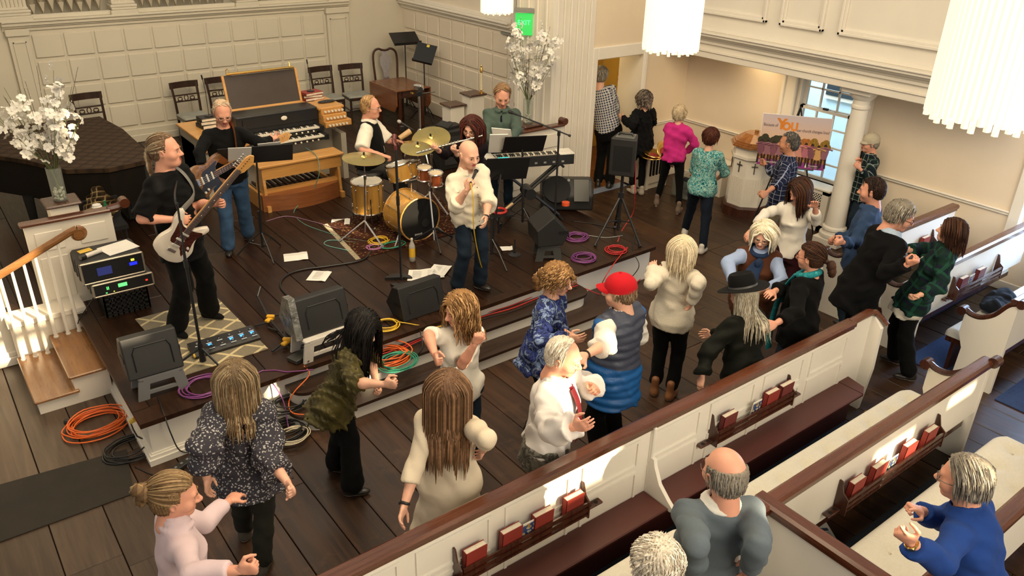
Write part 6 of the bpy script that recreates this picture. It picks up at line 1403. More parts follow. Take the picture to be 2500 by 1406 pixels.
# ---- flowers
PET=mat('white_petal',(.78,.75,.68),.6,var=.05); TWIG=mat('dark_twig',(.06,.035,.022),.7); STEM=mat('green_stem',(.10,.14,.04),.6); GLV=bpy.data.materials.new('vase_glass'); GLV.use_nodes=True; gb=GLV.node_tree.nodes['Principled BSDF']; gb.inputs['Transmission Weight'].default_value=.9; gb.inputs['Roughness'].default_value=.05; gb.inputs['IOR'].default_value=1.15; gb.inputs['Base Color'].default_value=(.85,.88,.82,1)
GEM=mat('glass_gem',(.62,.60,.52),.15,var=.2,vs=60)
def petal_mesh():
    b=MB(); n=5
    for i in range(n):
        a=2*math.pi*i/n; r_=.036 if i%2 else .042; u=np.array([math.cos(a),math.sin(a),0]); v_=np.array([-math.sin(a),math.cos(a),0]); 
        V=[u*.003,u*r_*.5+v_*.019+[0,0,.008],u*r_*.95+v_*.015+[0,0,.004],u*r_*1.1+[0,0,-.004],u*r_*.95-v_*.015+[0,0,.004],u*r_*.5-v_*.019+[0,0,.008],u*r_*.55+[0,0,.002]]
        b.add(V,[(0,1,6),(1,2,6),(2,3,6),(3,4,6),(4,5,6),(5,0,6)])
    b.ell((0,0,.006),.008,nu=6,nv=4); me=b.mesh('blossom',60); me.materials.append(PET); return me
PM=petal_mesh()
def bouquet(label,base,spread,nst,nb,hgt,seed,bend=(0,0)):
    r_=random.Random(seed); t=thing('flower_arrangement',label,'flowers',base,'white orchid arrangements'); B_=np.array(base,float)
    b=MB(); b.lathe([(.062,0),(.066,.01),(.070,.34),(.066,.34),(.060,.02)],B_,n=24,cap=False); b.cyl(B_,B_+[0,0,.012],.062,n=24); b.build('vase',GLV,t)
    b=MB()
    for i in range(70):
        a=r_.uniform(0,6.28); q=.045*math.sqrt(r_.random()); b.ell(B_+np.array([q*math.cos(a),q*math.sin(a),.02+.11*r_.random()]),.010+.004*r_.random(),nu=6,nv=4)
    o=b.build('glass_gems',GEM,t); o['kind']='stuff'
    tips=[]
    for i in range(nst):
        a=r_.uniform(0,6.28); e=B_+np.array([math.cos(a)*spread*r_.uniform(.3,1)+bend[0],math.sin(a)*spread*r_.uniform(.3,1)+bend[1],hgt*r_.uniform(.62,1.12)])
        p0=B_+np.array([math.cos(a+2)*.03,math.sin(a+2)*.03,.03]); P_=smooth([p0,B_+np.array([math.cos(a)*.03,math.sin(a)*.03,.32]),(B_+e)/2+np.array([0,0,.12]),e],5); b=MB(); b.tube(P_,np.linspace(.004,.002,len(P_)),5); tw=i%3==0; b.build('stem',TWIG if tw else STEM,t); tips.append((P_,tw))
        if tw:
            b=MB()
            for k in range(7): p=P_[-1]+(P_[-4]-P_[-1])*k/4.+np.array([r_.uniform(-.01,.01),r_.uniform(-.01,.01),0]); b.ell(p,(.005,.005,.009),nu=6,nv=4)
            o=b.build('catkins',mat('catkin_grey',(.5,.46,.40),.7),t); o['kind']='stuff'
    k=0
    while k<nb:
        P_,tw=r_.choice(tips)
        if tw: continue
        p=P_[r_.randint(len(P_)//2+1,len(P_)-1)]+np.array([r_.uniform(-.06,.06),r_.uniform(-.06,.06),r_.uniform(-.05,.05)]); o=bpy.data.objects.new('blossom',PM); COL.objects.link(o); o.parent=t; o.location=Vector(p)-t.location; o.rotation_euler=(r_.uniform(.3,1.6),r_.uniform(-.5,.5),r_.uniform(0,6.28)); s_=r_.uniform(.9,1.35); o.scale=(s_,s_,s_); k+=1
bouquet('white orchids and dark twigs in a glass vase on the pedestal by the piano',(PL[0],PL[1],1.44),.46,26,170,1.15,5,bend=(.0,.03))
bouquet('white orchids and dark twigs in a glass vase behind the keyboard player',(PRt[0],PRt[1],1.40),.44,28,180,1.22,9)
# ---- jacket, cup and bottle behind the low partition
jx=onz(245,500,1.0)
b=MB(); fj=Fld((jx[0]-.25,jx[1]-.3,S),(jx[0]+.3,jx[1]+.3,1.4),.014); cJ=onz(243,480,1.22)
fj.ell(cJ+[0,0,-.02],(.10,.09,.14),k=.05); fj.ell(cJ+[.08,-.02,-.14],(.13,.10,.14),k=.06); fj.ell(cJ+[-.08,0,-.16],(.10,.10,.18),k=.06); fj.wr(.012,40,4); V_,Q_=fj.nets()
me=qmesh('jacket',V_,Q_); at=me.attributes.new('weave','FLOAT_VECTOR','POINT'); at.data.foreach_set('vector',np.stack([V_[:,0]+V_[:,1],V_[:,2],V_[:,2]*0],1).astype(np.float32).ravel()); link('jacket',me,plaid('brown_plaid_flannel','2a2118','b39c70',16,.16,'4a3a26'),None,label='brown plaid jacket slumped over a chair behind the partition',cat='jacket')
chs=thing('side_chair','dark chair hidden under the plaid jacket','chair',(cJ[0],cJ[1],S)); b=MB(); b.bb((cJ[0]-.2,cJ[1]-.15,.85),(cJ[0]+.2,cJ[1]+.2,.90)); b.build('seat',BLACK,chs,0)
for sx_ in(-1,1):
    for sy_ in(-1,1): b=MB(); b.cyl((cJ[0]+sx_*.17,cJ[1]+.03+sy_*.15,S),(cJ[0]+sx_*.17,cJ[1]+.03+sy_*.15,.86),.014,n=6); b.build('leg',BLACK,chs)
b=MB(); b.bb((cJ[0]-.2,cJ[1]+.14,.9),(cJ[0]+.2,cJ[1]+.17,1.15)); b.build('backrest',BLACK,chs,0)
lg=thing('ledge','narrow dark shelf behind the partition holding a coffee cup','shelf',(1.2,8.56,1.2)); b=MB(); b.bb((.95,8.50,1.20),(1.42,8.66,1.225)); b.build('board',MAHOG,lg,0)
cpp=ony(238,512,8.58); cp_=thing('cup','white takeaway coffee cup with a lid on the partition ledge','cup',(cpp[0],8.58,1.226)); b=MB(); b.cyl((cpp[0],8.58,1.226),(cpp[0],8.58,1.35),.036,.046,n=18); b.build('cup_body',mat('cup_white',(.7,.66,.58),.5),cp_); b=MB(); b.lathe([(.049,1.345),(.05,1.36),(.042,1.368),(.04,1.38)],(cpp[0],8.58,0),n=18); b.build('lid',mat('lid_white',(.72,.70,.65),.35),cp_)
b=MB(); gx=ony(258,505,8.6)[0]; b.lathe([(.03,1.226),(.03,1.33),(.012,1.37),(.014,1.40)],(gx,8.6,0),n=12); b.build('bottle',mat('green_bottle',(.02,.16,.06),.2),None,label='green bottle beside the coffee cup on the ledge',cat='bottle')
# ---- exit sign and door fittings in the chancel
ex=onx(1279,68,7.33); es=thing('exit_sign','green glowing exit sign hanging by the chancel side door','exit sign',(ex[0],ex[1],ex[2])); R_=rz(-.75)
b=MB(); b.box(ex+[0,0,.24],(.28,.07,.06),R_); b.box(ex+[.06,.0,.24],(.16,.05,.05)); b.build('housing',mat('grey_housing',(.25,.25,.23),.4),es,0); b=MB(); b.box(ex+[0,0,.05],(.25,.012,.30),R_); b.build('lit_panel',emit('exit_green_panel',(.02,.55,.08),.9,(.05,.3,.08)),es,0)
text('EXIT',.09,MM(ex+R_@np.array([0,-.009,.07]),R_@np.array([1,0,0]),(0,0,1)),emit('exit_letter',(.1,1.,.25),2.5),es)
b=MB(); hc=onx(1240,83,XS-.03); b.box(hc,(.05,.34,.03)); b.build('door_closer',mat('grey_housing',(.25,.25,.23),.4),None,0,label='grey metal door closer below the exit sign',cat='door closer')
# ---- side aisle: fire alarm, radiator covers, plates, bin, font, poster on easel
fa=thing('fire_alarm','red fire alarm call point on the yellow corridor wall','fire alarm',onx(1516,190,10.275)); fp=onx(1516,190,10.275); b=MB(); b.box(fp,(.05,.13,.17),ch=.01); b.build('housing',mat('alarm_red',(.55,.03,.025),.4),fa,0); b=MB(); b.box(fp+[-.027,0,.01],(.006,.09,.04)); b.build('pull_bar',mat('white_plastic',(.66,.62,.55),.4),fa,0); text('FIRE',.04,MM(fp+[-.028,0,.055],(0,-1,0),(0,0,1)),PAPER,fa)
hr=thing('handrail','dark curved handrail end in the corridor','handrail',(9.5,10.2,1)); h0=ony(1506,262,10.4); b=MB(); b.tube(smooth([h0+[-.3,.1,-.25],h0+[-.05,0,-.05],h0+[.03,0,.03],h0+[.10,0,.03],h0+[.12,0,-.05]],5),.028,8); b.cyl([h0[0]-.25,h0[1]+.1,0],h0+[-.25,.1,-.2],.02,n=8); b.build('rail',MAHOG,hr)
def slotted(label,x0,x1,y0,y1,h,n=5,m=WHITE):
    t=thing('radiator_cover',label,'radiator cover',((x0+x1)/2,(y0+y1)/2,0)); b=MB(); b.bb((x0,y0,h-.03),(x1,y1,h),ch=.006); b.build('top',m,t,0); b=MB(); b.bb((x0+.02,y0+.025,0),(x1-.01,y1,h-.03)); b.build('case',m,t,0)
    b=MB(); b.bb((x0+.01,y0,0),(x0+.07,y0+.03,h-.03)); b.bb((x1-.07,y0,0),(x1-.01,y0+.03,h-.03)); b.bb((x0+.07,y0,.10),(x1-.07,y0+.03,.20)); b.bb((x0+.07,y0,h-.12),(x1-.07,y0+.03,h-.03)); b.build('front_frame',m,t,0)
    for i in range(n): xa=x0+.09+(x1-x0-.20)*i/(n-1); b=MB(); b.bb((xa,y0-.001,.22),(xa+.025,y0+.028,h-.14)); b.build('slot',DARK if i%1==0 else m,t,0)
    return t
slotted('white slotted radiator cover with brass plates on top by the door',9.22,9.72,8.45,8.74,.62,5)
PLR=mat('red_felt',(.35,.04,.03),.9)
for i,(px,lab) in enumerate((((1592,388),'wide brass offering plate lowest in the stack on the radiator'),((1597,380),'brass offering plate resting tilted on top of the stack'),((1621,372),'brass plate with a red felt centre leaning at the back'))):
    c_=onz(*px,.635+.03*i); t=thing('plate',lab,'plate',c_,'brass offering plates'); R_=rx(0 if i<1 else (.15 if i==1 else .9)); b=MB(); b.lathe([(.02,0),(.09,.002),(.14,.035),(.175,.04),(.17,.046),(.13,.04),(.085,.01),(.0,.01)],c_,R_,n=28); b.build('rim',BRASS,t,40); b=MB(); b.lathe([(.0,.011),(.08,.012),(.0,.0125)],c_,R_,n=20); b.build('felt',PLR,t)
wb=thing('white_box','plain cream box cabinet standing against the wall by the font','cabinet',(10.2,7.7,0)); b=MB(); b.bb((9.98,7.55,0),(10.30,7.95,.50)); b.build('carcass',WHITE,wb,0); b=MB(); b.bb((9.97,7.54,.50),(10.30,7.96,.515)); b.build('top',WHITE,wb,0)
st_=thing('storage_bin','clear plastic bin of red and dark cloth on the floor behind the teal blouse','bin',(9.6,8.1,0)); c_=onz(1690,478,.0)
b=MB(); b.box(c_+[0,.05,.02],(.5,.36,.02)); b.build('bottom',GLV,st_,0); b=MB()
for (dx,dy,w_,d_) in((-.25,.05,.008,.36),(.25,.05,.008,.36),(0,-.13,.5,.008),(0,.23,.5,.008)): b=MB(); b.box(c_+[dx,dy,.15],(w_,d_,.28)); b.build('side',GLV,st_,0)
fb_=Fld(c_+[-.3,-.2,0],c_+[.3,.3,.5],.016); fb_.ell(c_+[-.05,.05,.16],(.17,.14,.13),k=.03); fb_.wr(.014,38,3); V_,Q_=fb_.nets(); link('cloth_bundle',qmesh('cloth_bundle',V_,Q_),cloth('dark_slate_cloth','23272f'),None,label='dark cloth stuffed in the clear storage bin',cat='cloth')
fb_=Fld(c_+[-.3,-.2,0],c_+[.4,.4,.6],.016); fb_.ell(c_+[.12,.02,.28],(.13,.12,.09),k=.03); fb_.wr(.014,38,5); V_,Q_=fb_.nets(); link('cloth_bundle',qmesh('cloth_bundle',V_,Q_),cloth('orange_red_cloth','c2321c'),None,label='orange red cloth piled on top of the storage bin',cat='cloth')
# baptismal font
F0=onz(1828,528,0)+np.array([.12,.18,0]); ft=thing('font','white octagonal baptismal font with stepped wooden lid','font',F0)
def octa(mb,r0,r1,z0,z1): mb.lathe([(r0,z0),(r1,z1)],F0,rz(math.pi/8),n=8)
b=MB(); octa(b,.37,.37,0,.14); octa(b,.37,.345,.14,.17); b.build('plinth',MAHOG,ft,0); b=MB(); octa(b,.32,.30,.17,.88); octa(b,.33,.33,.88,.92); octa(b,.30,.30,.92,1.05); b.build('body',WHITE,ft,0)
b=MB()
for (r_,z0,z1) in((.36,1.05,1.075),(.34,1.075,1.10),(.31,1.10,1.125)): octa(b,r_,r_,z0,z1)
octa(b,.30,.16,1.125,1.22); b.cyl(F0+[0,0,1.22],F0+[0,0,1.26],.03,n=8); b.build('lid',wood('font_lid_oak',(.16,.055,.015),(.36,.15,.04),.25,0,1.,coat=.6),ft,0)
for i in range(8):
    a=math.pi/4*i; n_=np.array([math.cos(a),math.sin(a),0]); tdir=np.array([-n_[1],n_[0],0]); p=F0+n_*.292; b=MB()
    for k in range(6): b.box(p+tdir*(-.09+.036*k)+[0,0,.42],(.012,.012,.36),rz(a))
    b.build('fluted_panel',WHITE,ft,0); b=MB(); b.box(p+[0,0,.76],(.012,.012,.16),rz(a)); b.box(p+[0,0,.79],(.012,.09,.012),rz(a)); b.build('cross',mat('dark_cross',(.05,.045,.04),.5),ft,0)
# poster on its easel
G0=np.array([9.62,6.30,0]); cn=[vp(G0,*p) for p in((1866,276),(2038,291),(2010,417),(1842,399))]; ux=unit(cn[1]-cn[0]); wP=np.linalg.norm(cn[1]-cn[0]); uz=unit(cn[0]-cn[3]); hP=np.linalg.norm(cn[0]-cn[3]); nz_=unit(np.cross(ux,uz)); uz=np.cross(nz_,ux); cP=sum(cn)/4
if nz_@(CC-cP)<0: nz_=-nz_
pt=thing('poster','stewardship poster of people arm in arm, set on an easel before the window','poster',cP); RP=np.stack([ux,np.cross(nz_,ux),nz_],1)
Lp=lambda x,y,o=0: cP+RP@np.array([x*wP/2,y*hP/2,o])
b=MB(); b.box(cP-nz_*.004,(wP,hP,.008),RP); b.build('board',PAPER,pt,0)
t=NT('poster_sky').set(.6); sp_=t.n('ShaderNodeSeparateXYZ'); t.l(t.tc.outputs['Generated'],sp_.inputs[0]); t.col(t.ramp(sp_.outputs[2],[(.0,hexc('d99f6a')),(.5,hexc('d8b49a')),(1,hexc('c0b4bb'))])); SKYM=t.m
b=MB(); b.box(Lp(0,.14,.001),(wP*.985,hP*.85,.002),RP); b.build('printed_sky',SKYM,pt,0); b=MB(); b.box(Lp(0,-.86,.001),(wP*.985,hP*.145,.0022),RP); b.build('purple_band',mat('poster_purple',hexc('8e3a86'),.5),pt,0)
b=MB(); b.box(Lp(0,-.66,.0012),(wP*.985,hP*.10,.0022),RP); b.build('printed_ground',blotch('poster_ground',['3a2018','c78a4e','5b3020','d9a35e'],30,1,2),pt,0)
rp=random.Random(4)
def disc(mb,x,y,rx_,ry_,o,n=10,ang=0): mb.add([Lp(x,y,o)]+[Lp(x+rx_*math.cos(a)/wP*2,y+ry_*math.sin(a)/hP*2,o) for a in np.linspace(0,2*math.pi,n,endpoint=False)],[(0,1+i,1+(i+1)%n) for i in range(n)])
TR_=[mat('poster_tree_dark',hexc('37331f'),.6,var=.5,vs=60),mat('poster_tree_gold',hexc('8a6a1e'),.6,var=.4,vs=60),mat('poster_tree_amber',hexc('a8672a'),.6,var=.4,vs=60)]
for (xa,xb,ya,m_) in((-.97,-.35,.12,0),(-.1,.45,.05,2),(.45,.97,.08,1)):
    b=MB()
    for i in range(26): disc(b,rp.uniform(xa,xb),rp.uniform(-.25,ya),.05,.05,.0026+.00002*i)
    o=b.build('printed_trees',TR_[m_],pt,0); o['kind']='stuff'
PC=[mat('pp%d'%i,hexc(c),.6) for i,c in enumerate(('c98a7c','b06a7a','7a4a58','c79a62','8f5f6d','caa07a'))]; PD=mat('poster_dark_figure',hexc('2c1a18'),.6)
for i in range(11):
    x=-.92+1.84*i/10; hgt_=-.15+.06*rp.random(); lt_=PC[i%6] if i>3 else [PC[2],PC[4]][i%2]
    b=MB(); disc(b,x,hgt_+.05,.020,.024,.0034); b.build('printed_head',PD,pt,0)
    b=MB(); q_=[(-.045,0),(.045,0),(.055,-.06),(.035,-.17),(-.035,-.17),(-.055,-.06)]; b.add([Lp(x+a*2/wP,hgt_+c*2/hP,.0032) for a,c in q_],[(0,5,4,3,2,1)]); a0=Lp(x-.07*2/wP,hgt_-.03*2/hP,.0033); a1=Lp(x+.10*2/wP,hgt_-.035*2/hP,.0033); b.tube([a0,Lp(x,hgt_-.01,.0033),a1],.011,4); b.build('printed_torso',lt_,pt,0)
    b=MB()
    for s_ in(-1,1): q_=[(s_*.022-.014,-.16),(s_*.022+.014,-.16),(s_*.03+.012,-.30),(s_*.03-.012,-.30)]; b.add([Lp(x+a*2/wP,hgt_+c*2/hP,.0031) for a,c in q_],[(0,3,2,1)])
    b.build('printed_legs',PD,pt,0)
yy=RP[:,1]; ORG=mat('poster_orange',hexc('d9822b'),.5); DTX=mat('poster_text_dark',hexc('4a3f48'),.5)
text('Because of',.062,MM(Lp(-.73,.58,.004),ux,yy),DTX,pt,font_w=.70); text('Y',.20,MM(Lp(-.42,.63,.004),ux,yy),ORG,pt,font_w=.95,bold=.008); text('OU',.155,MM(Lp(-.17,.56,.004),ux,yy),ORG,pt,font_w=.86,bold=.008); text('our church changes lives!',.060,MM(Lp(.50,.46,.004),ux,yy),DTX,pt,font_w=.70)
text('2023 Stewardship Campaign',.045,MM(Lp(-.50,-.86,.004),ux,yy),PAPER,pt,font_w=.8); text('Foundation',.034,MM(Lp(.66,-.86,.004),ux,yy),PAPER,pt,font_w=.8)
b=MB(); b.add([Lp(.42,-.95,.004),Lp(.48,-.95,.004),Lp(.45,-.76,.004)],[(0,1,2)]); b.box(Lp(.66,-.935,.004),(wP*.14,.003,.001),RP); b.build('printed_emblem',PAPER,pt,0)
ez=thing('easel','thin black folding easel behind the poster','easel',G0); top=vp(G0,1955,262); bk=-nz_*[1,1,0]; bk=unit(bk)
for e in(vp(G0,1840,520),vp(G0,1990,540)): e=e*[1,1,0]+[0,0,.005]; b=MB(); b.cyl(top+bk*.03,e,.012,n=6); b.build('leg',BLACK,ez)
b=MB(); b.cyl(top+bk*.03,(G0+bk*.42)*[1,1,0]+[0,0,.005],.012,n=6); b.build('leg',BLACK,ez); b=MB(); b.cyl(Lp(-.7,-1.02,.01),Lp(.7,-1.02,.01),.01,n=6); b.build('ledge_bar',BLACK,ez)
# radiator cover with perforated metal below the window
rd=thing('radiator_cover','white radiator cover with a perforated grille under the window','radiator cover',(10.15,6.2,0)); x0,x1,y0,y1=10.05,10.31,5.75,6.95
b=MB(); b.bb((x0,y0,0),(x1,y1,.10)); b.bb((x0,y0,.55),(x1,y1,.60)); b.bb((x0,y0,0),(x1,y0+.10,.60)); b.bb((x0,y1-.10,0),(x1,y1,.60)); b.build('case',WHITE,rd,0); b=MB(); b.bb((x0-.02,y0-.02,.60),(x1,y1+.02,.63),ch=.006); b.build('top',WHITE,rd,0)
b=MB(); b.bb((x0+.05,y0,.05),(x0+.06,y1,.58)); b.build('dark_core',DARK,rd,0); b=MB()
for i in range(26): yv=y0+.10+(y1-y0-.2)*i/25; b.bb((x0+.006,yv-.010,.10),(x0+.012,yv+.010,.55))
for i in range(12): zv=.10+.45*i/11; b.bb((x0+.006,y0+.1,zv-.010),(x0+.012,y1-.1,zv+.010))
o=b.build('perforated_grille',WHITE,rd,0); o['kind']='stuff'
# ---- hanging lamps
LAMP=emit('lamp_glow',(1,.92,.70),2.2); ROD=bpy.data.materials.new('lamp_rod_glass'); ROD.use_nodes=True; g_=ROD.node_tree.nodes['Principled BSDF']; g_.inputs['Base Color'].default_value=(1,.9,.7,1); g_.inputs['Emission Color'].default_value=(1,.90,.66,1); g_.inputs['Emission Strength'].default_value=.62; g_.inputs['Roughness'].default_value=.2
def pendant(label,c,r,ztop):
    t=thing('pendant_lamp',label,'lamp',c,'glass rod pendant lamps'); c=np.asarray(c,float); h_=1.3
    b=MB(); b.cyl(c+[0,0,.03],c+[0,0,h_],r*.72,n=24); b.build('glowing_core',LAMP,t)
    for row,(rr,n,dz) in enumerate(((r,52,0),(r*.84,40,-.02))):
        for i in range(n): a=2*math.pi*i/n+row; p=c+np.array([math.cos(a)*rr,math.sin(a)*rr,.015*((i*5)%3)+dz]); b=MB(); b.cyl(p,p+[0,0,h_],.012,n=5); b.build('glass_rod',ROD,t)
    b=MB(); b.cyl(c+[0,0,h_-.02],c+[0,0,h_+.03],r+.03,n=24); b.build('top_ring',BRASS,t); b=MB(); b.cyl(c+[0,0,h_],[c[0],c[1],ztop],.012,n=6); b.build('hanging_rod',BRASS,t)
def at_dist(u,v,D): r_=ray(u,v); return CC+r_*D
pendant('glass rod pendant lamp hanging before the chancel side wall',at_dist(1213,30,10.8),.21,7); pendant('glass rod pendant lamp hanging before the gallery near the side door',at_dist(1636,122,6.0),.20,7); pendant('nearest and largest looking glass rod pendant lamp by the gallery',at_dist(2400,292,3.05),.20,7)
# ---- in the pews: newsletter, dark jacket, latch
nl=[onz(*p,.016) for p in((1943,1262),(2013,1259),(2055,1330),(1965,1330))]; cN=sum(nl)/4; t_=thing('newsletter','folded newsletter lying on the navy pew carpet','newsletter',(cN[0],cN[1],.013)); ux=unit((nl[1]-nl[0])*[1,1,0]); R_=np.stack([ux,[-ux[1],ux[0],0],[0,0,1]],1); b=MB(); b.box(cN+[0,0,.003],(.22,.30,.004),R_); b.build('page',mat('newsprint',(.50,.48,.43),.7),t_,0)
NI=mat('newsletter_ink',(.03,.04,.07),.6)
for (dx,dy,w_,d_) in((0,.12,.19,.04),(-.05,.03,.08,.05),(.05,.0,.08,.03)): b=MB(); b.box(cN+R_@np.array([dx,dy,.0055]),(w_,d_,.001),R_); b.build('picture',NI,t_,0)
b=MB()
for i in range(14): b.box(cN+R_@np.array([-.05 if i<7 else .05,-.03-.015*(i%7),.0055]),(.08,.004,.001),R_)
o=b.build('print_lines',NI,t_,0); o['kind']='stuff'
fj=Fld((8.1,2.3,.4),(8.9,3.0,.95),.014); cj=onz(2440,742,.52); fj.ell(cj,(.26,.16,.075),k=.03); fj.ell(cj+[.15,.03,.03],(.14,.12,.08),k=.04); fj.ell(cj+[-.16,-.02,.02],(.10,.10,.06),k=.04); fj.wr(.012,36,7); V_,Q_=fj.nets()
if len(V_): link('jacket',qmesh('jacket',V_,Q_),cloth('black_jacket_cloth','15181f'),None,label='dark jacket bundled on the pale cushion across the aisle',cat='jacket')
for (x,y,lab) in((XEND-.02,YA-.2,'small brass floor bracket at the front pew end'),(XEND-.02,YB-.05,'small brass floor bracket at the scrolled pew end')): b=MB(); b.box((x-.05,y,.02),(.05,.03,.04),ch=.004); b.build('floor_bracket',BRASS,None,0,label=lab,cat='bracket')
print('objects',round(time.time()-T0,1))
TABM=[(-.24,.080,.072,-.004),(-.05,.100,.074,-.006),(.10,.098,.070,0),(.38,.089,.064,.002),(.70,.100,.070,.004),(.88,.096,.058,-.002),(.97,.062,.045,-.004),(1.06,.036,.038,-.006)]
TABF=[(-.24,.084,.078,-.006),(-.06,.105,.080,-.008),(.12,.096,.068,-.002),(.42,.078,.058,0),(.66,.086,.072,.010),(.86,.086,.052,0),(.97,.054,.040,-.002),(1.06,.032,.034,-.004)]
PEOPLE={}
def clothco(me,V,rec):
    segs=[(rec['P']-rec['C']*.5,rec['N'],rec['A'],.15,.12)]+[(rec['sh'][n],rec['wr'][n],rec['B'],.05,.0) for n in 'LR']
    best=None
    for (a,b,x,rad,bias) in segs:
        d=b-a; L=np.linalg.norm(d); u=d/L; t=(V-a)@u; q=V-a-np.clip(t,0,L)[:,None]*u; dist=np.linalg.norm(q,axis=1)-bias
        x2=unit(x-u*(x@u)); y2=np.cross(u,x2); an=np.arctan2(q@y2,q@x2)*rad; c=np.stack([an,t,dist],1)
        if best is None: best=c
        else: m=dist<best[:,2]; best=np.where(m[:,None],c,best)
    best[:,2]=0; at=me.attributes.new('weave','FLOAT_VECTOR','POINT'); at.data.foreach_set('vector',best.astype(np.float32).ravel())
def person(key,label,h=1.7,sex='m',z0=0.,foot=None,head=None,at=None,hd=None,face=0,hf=None,hp=8,ht=0,lean=0,side=0,drop=0.,fat=0.,L=None,R=None,fL=None,fR=None,
           layers=(),skin_i=0,hair=None,hairm_=None,face_o={},shoes=(LEATH,1),vox=.013,hv=.0052,pelv=None,hand=('relax','relax'),palm=('in','in'),seed=1,legs=True,brow=None,shirtneck=.05,yawf=None,hs=1.11,dh=0.,ps=.0,fwdsh=0.,handdir=(None,None),up=None,eyes=None,seat=False):
    k=h; up0=np.array([0,0,1.])
    # --- where the person stands
    def frame_at(G):
        vd=G-CC; vd[2]=0; vd=unit(vd); r=np.array([vd[1],-vd[0],0]); return vd,r
    G=None
    if at is not None: G=np.array([at[0],at[1],z0])
    elif foot is not None: G=onz(*foot,z0)
    le,sd=math.radians(lean),math.radians(side)
    def skel(G):
        vd,r=frame_at(G.copy()); a=math.radians(face); fw=-vd*math.cos(a)+r*math.sin(a); lt=np.cross(up0,fw)
        C=unit(up0*math.cos(le)*math.cos(sd)+fw*math.sin(le)+lt*math.sin(sd)); P=G+up0*(.53*k-drop)-fw*math.sin(le)*.06*k; N=P+C*.295*k
        B=unit(fw-C*(fw@C)); A=np.cross(C,B)     # A = wearer's left
        nd=unit(C*.55+up0*.45*math.cos(sd)+fw*.12); Hc=N+nd*.112*k; return vd,r,fw,A,B,C,P,N,Hc
    if G is None:
        G=onz(*head,z0+.935*k-drop); G[2]=z0
        for _ in range(6): Hc=skel(G)[-1]; q=onz(*head,Hc[2]); G=G+np.array([q[0]-Hc[0],q[1]-Hc[1],0])
    vd,r,fw,A,B,C,P,N,Hc=skel(G)
    def onpl(px,d,base): rr=ray(*px); t=((base-CC)@vd-d)/(rr@vd); return CC+rr*t
    if hd is not None:
        H2=onpl(hd,dh,Hc); dv=H2-Hc; Hc=H2; N=N+dv; P=P+dv*ps
        if pelv is not None: P=onpl(pelv,0,P)
        C=unit(N-P); B=unit(fw-C*(fw@C)); A=np.cross(C,B)
    elif pelv is not None:
        P=onpl(pelv,0,P); C=unit(N-P); B=unit(fw-C*(fw@C)); A=np.cross(C,B)
    TL=np.linalg.norm(N-P)
    root=thing('person',label,'person',G); dst=float(np.linalg.norm(Hc-CC)); hv=round(min(max(dst*.00098,.0046),.010)*2000)/2000; vox=max(vox,dst*.00165)
    rec=dict(G=G,P=P,N=N,H=Hc,A=A,B=B,C=C,root=root,fw=fw,vd=vd,r=r,h=h,TL=TL)
    # --- head frame
    a=math.radians(face if hf is None else hf); hfw=-vd*math.cos(a)+r*math.sin(a); hu=up0; 
    pc=math.radians(hp); f2=hfw*math.cos(pc)-up0*math.sin(pc); u2=unit(np.cross(f2,np.cross(up0,f2))*1.); l2=np.cross(u2,f2)
    tl=math.radians(ht); u3=u2*math.cos(tl)+l2*math.sin(tl); l3=np.cross(u3,f2); sc=k/1.72*hs
    Hm=np.eye(4); Hm[:3,0]=-l3*sc; Hm[:3,1]=f2*sc; Hm[:3,2]=u3*sc; Hm[:3,3]=Hc
    rec['Hm']=Hm; rec['sc']=sc
    # --- arms
    sw=(.091 if sex=='m' else .080)*k*(1+.12*fat); ua,fa=.172*k,.150*k
    sh={}; el={}; wr={}
    def ik(A0,px,Ln,sg):
        d=unit(ray(*px)); m=CC-A0; b=m@d; c=m@m-Ln*Ln; q=b*b-c
        if q<0: p=CC-d*b; return A0+unit(p-A0)*Ln
        t=-b-math.sqrt(q)*sg; return CC+d*t
    for nm,s,spec in(('L',1,L),('R',-1,R)):
        sh[nm]=N+A*s*sw-C*.028*k+B*fwdsh*k
        if spec is None:
            el[nm]=sh[nm]+unit(-up0+A*s*.16-B*.10)*ua; wr[nm]=el[nm]+unit(-up0+A*s*.04+B*.22)*fa
        else:
            e,w=spec[0],spec[1]; se,sw_=(spec[2],spec[3]) if len(spec)>2 else (1,1)
            el[nm]=ik(sh[nm],e,ua,se) if e is not None else sh[nm]+unit(-up0+A*s*.2-B*.12)*ua
            wr[nm]=ik(el[nm],w,fa,sw_) if w is not None else el[nm]+unit(-up0*.3+B)*fa
    # --- legs
    hip={};kn={};an={};ftd={}
    tl_,cl=.245*k,.246*k
    for nm,s,px in(('L',1,fL),('R',-1,fR)):
        hip[nm]=P+A*s*.052*k
        g=onz(*px,z0) if px is not None else G+np.cross(up0,fw)*s*(.058*k if not seat else .13)+(fw*.43 if seat else 0)
        an[nm]=g+up0*.052*k
        fy=fw if yawf is None else (-vd*math.cos(math.radians(yawf))+r*math.sin(math.radians(yawf)))
        ftd[nm]=unit(fy+np.cross(up0,fy)*s*.18); an[nm]=an[nm]-ftd[nm]*.02*k
        d=an[nm]-hip[nm]; D=np.linalg.norm(d); 
        l1,l2=tl_,cl
        if D>(l1+l2)*.998: q=D/(l1+l2)*1.002; l1*=q;l2*=q
        x=(D*D+l1*l1-l2*l2)/(2*D); y=math.sqrt(max(l1*l1-x*x,0)); dn=unit(d); bd=fw-dn*(fw@dn); bd=unit(bd+ (0 if drop<.1 else up0*.0)); kn[nm]=hip[nm]+dn*x+bd*y
    rec.update(sh=sh,el=el,wr=wr,hip=hip,kn=kn,an=an)
    tab0=np.array(TABM if sex=='m' else TABF); tab=tab0.copy(); tab[:,1:]*=k
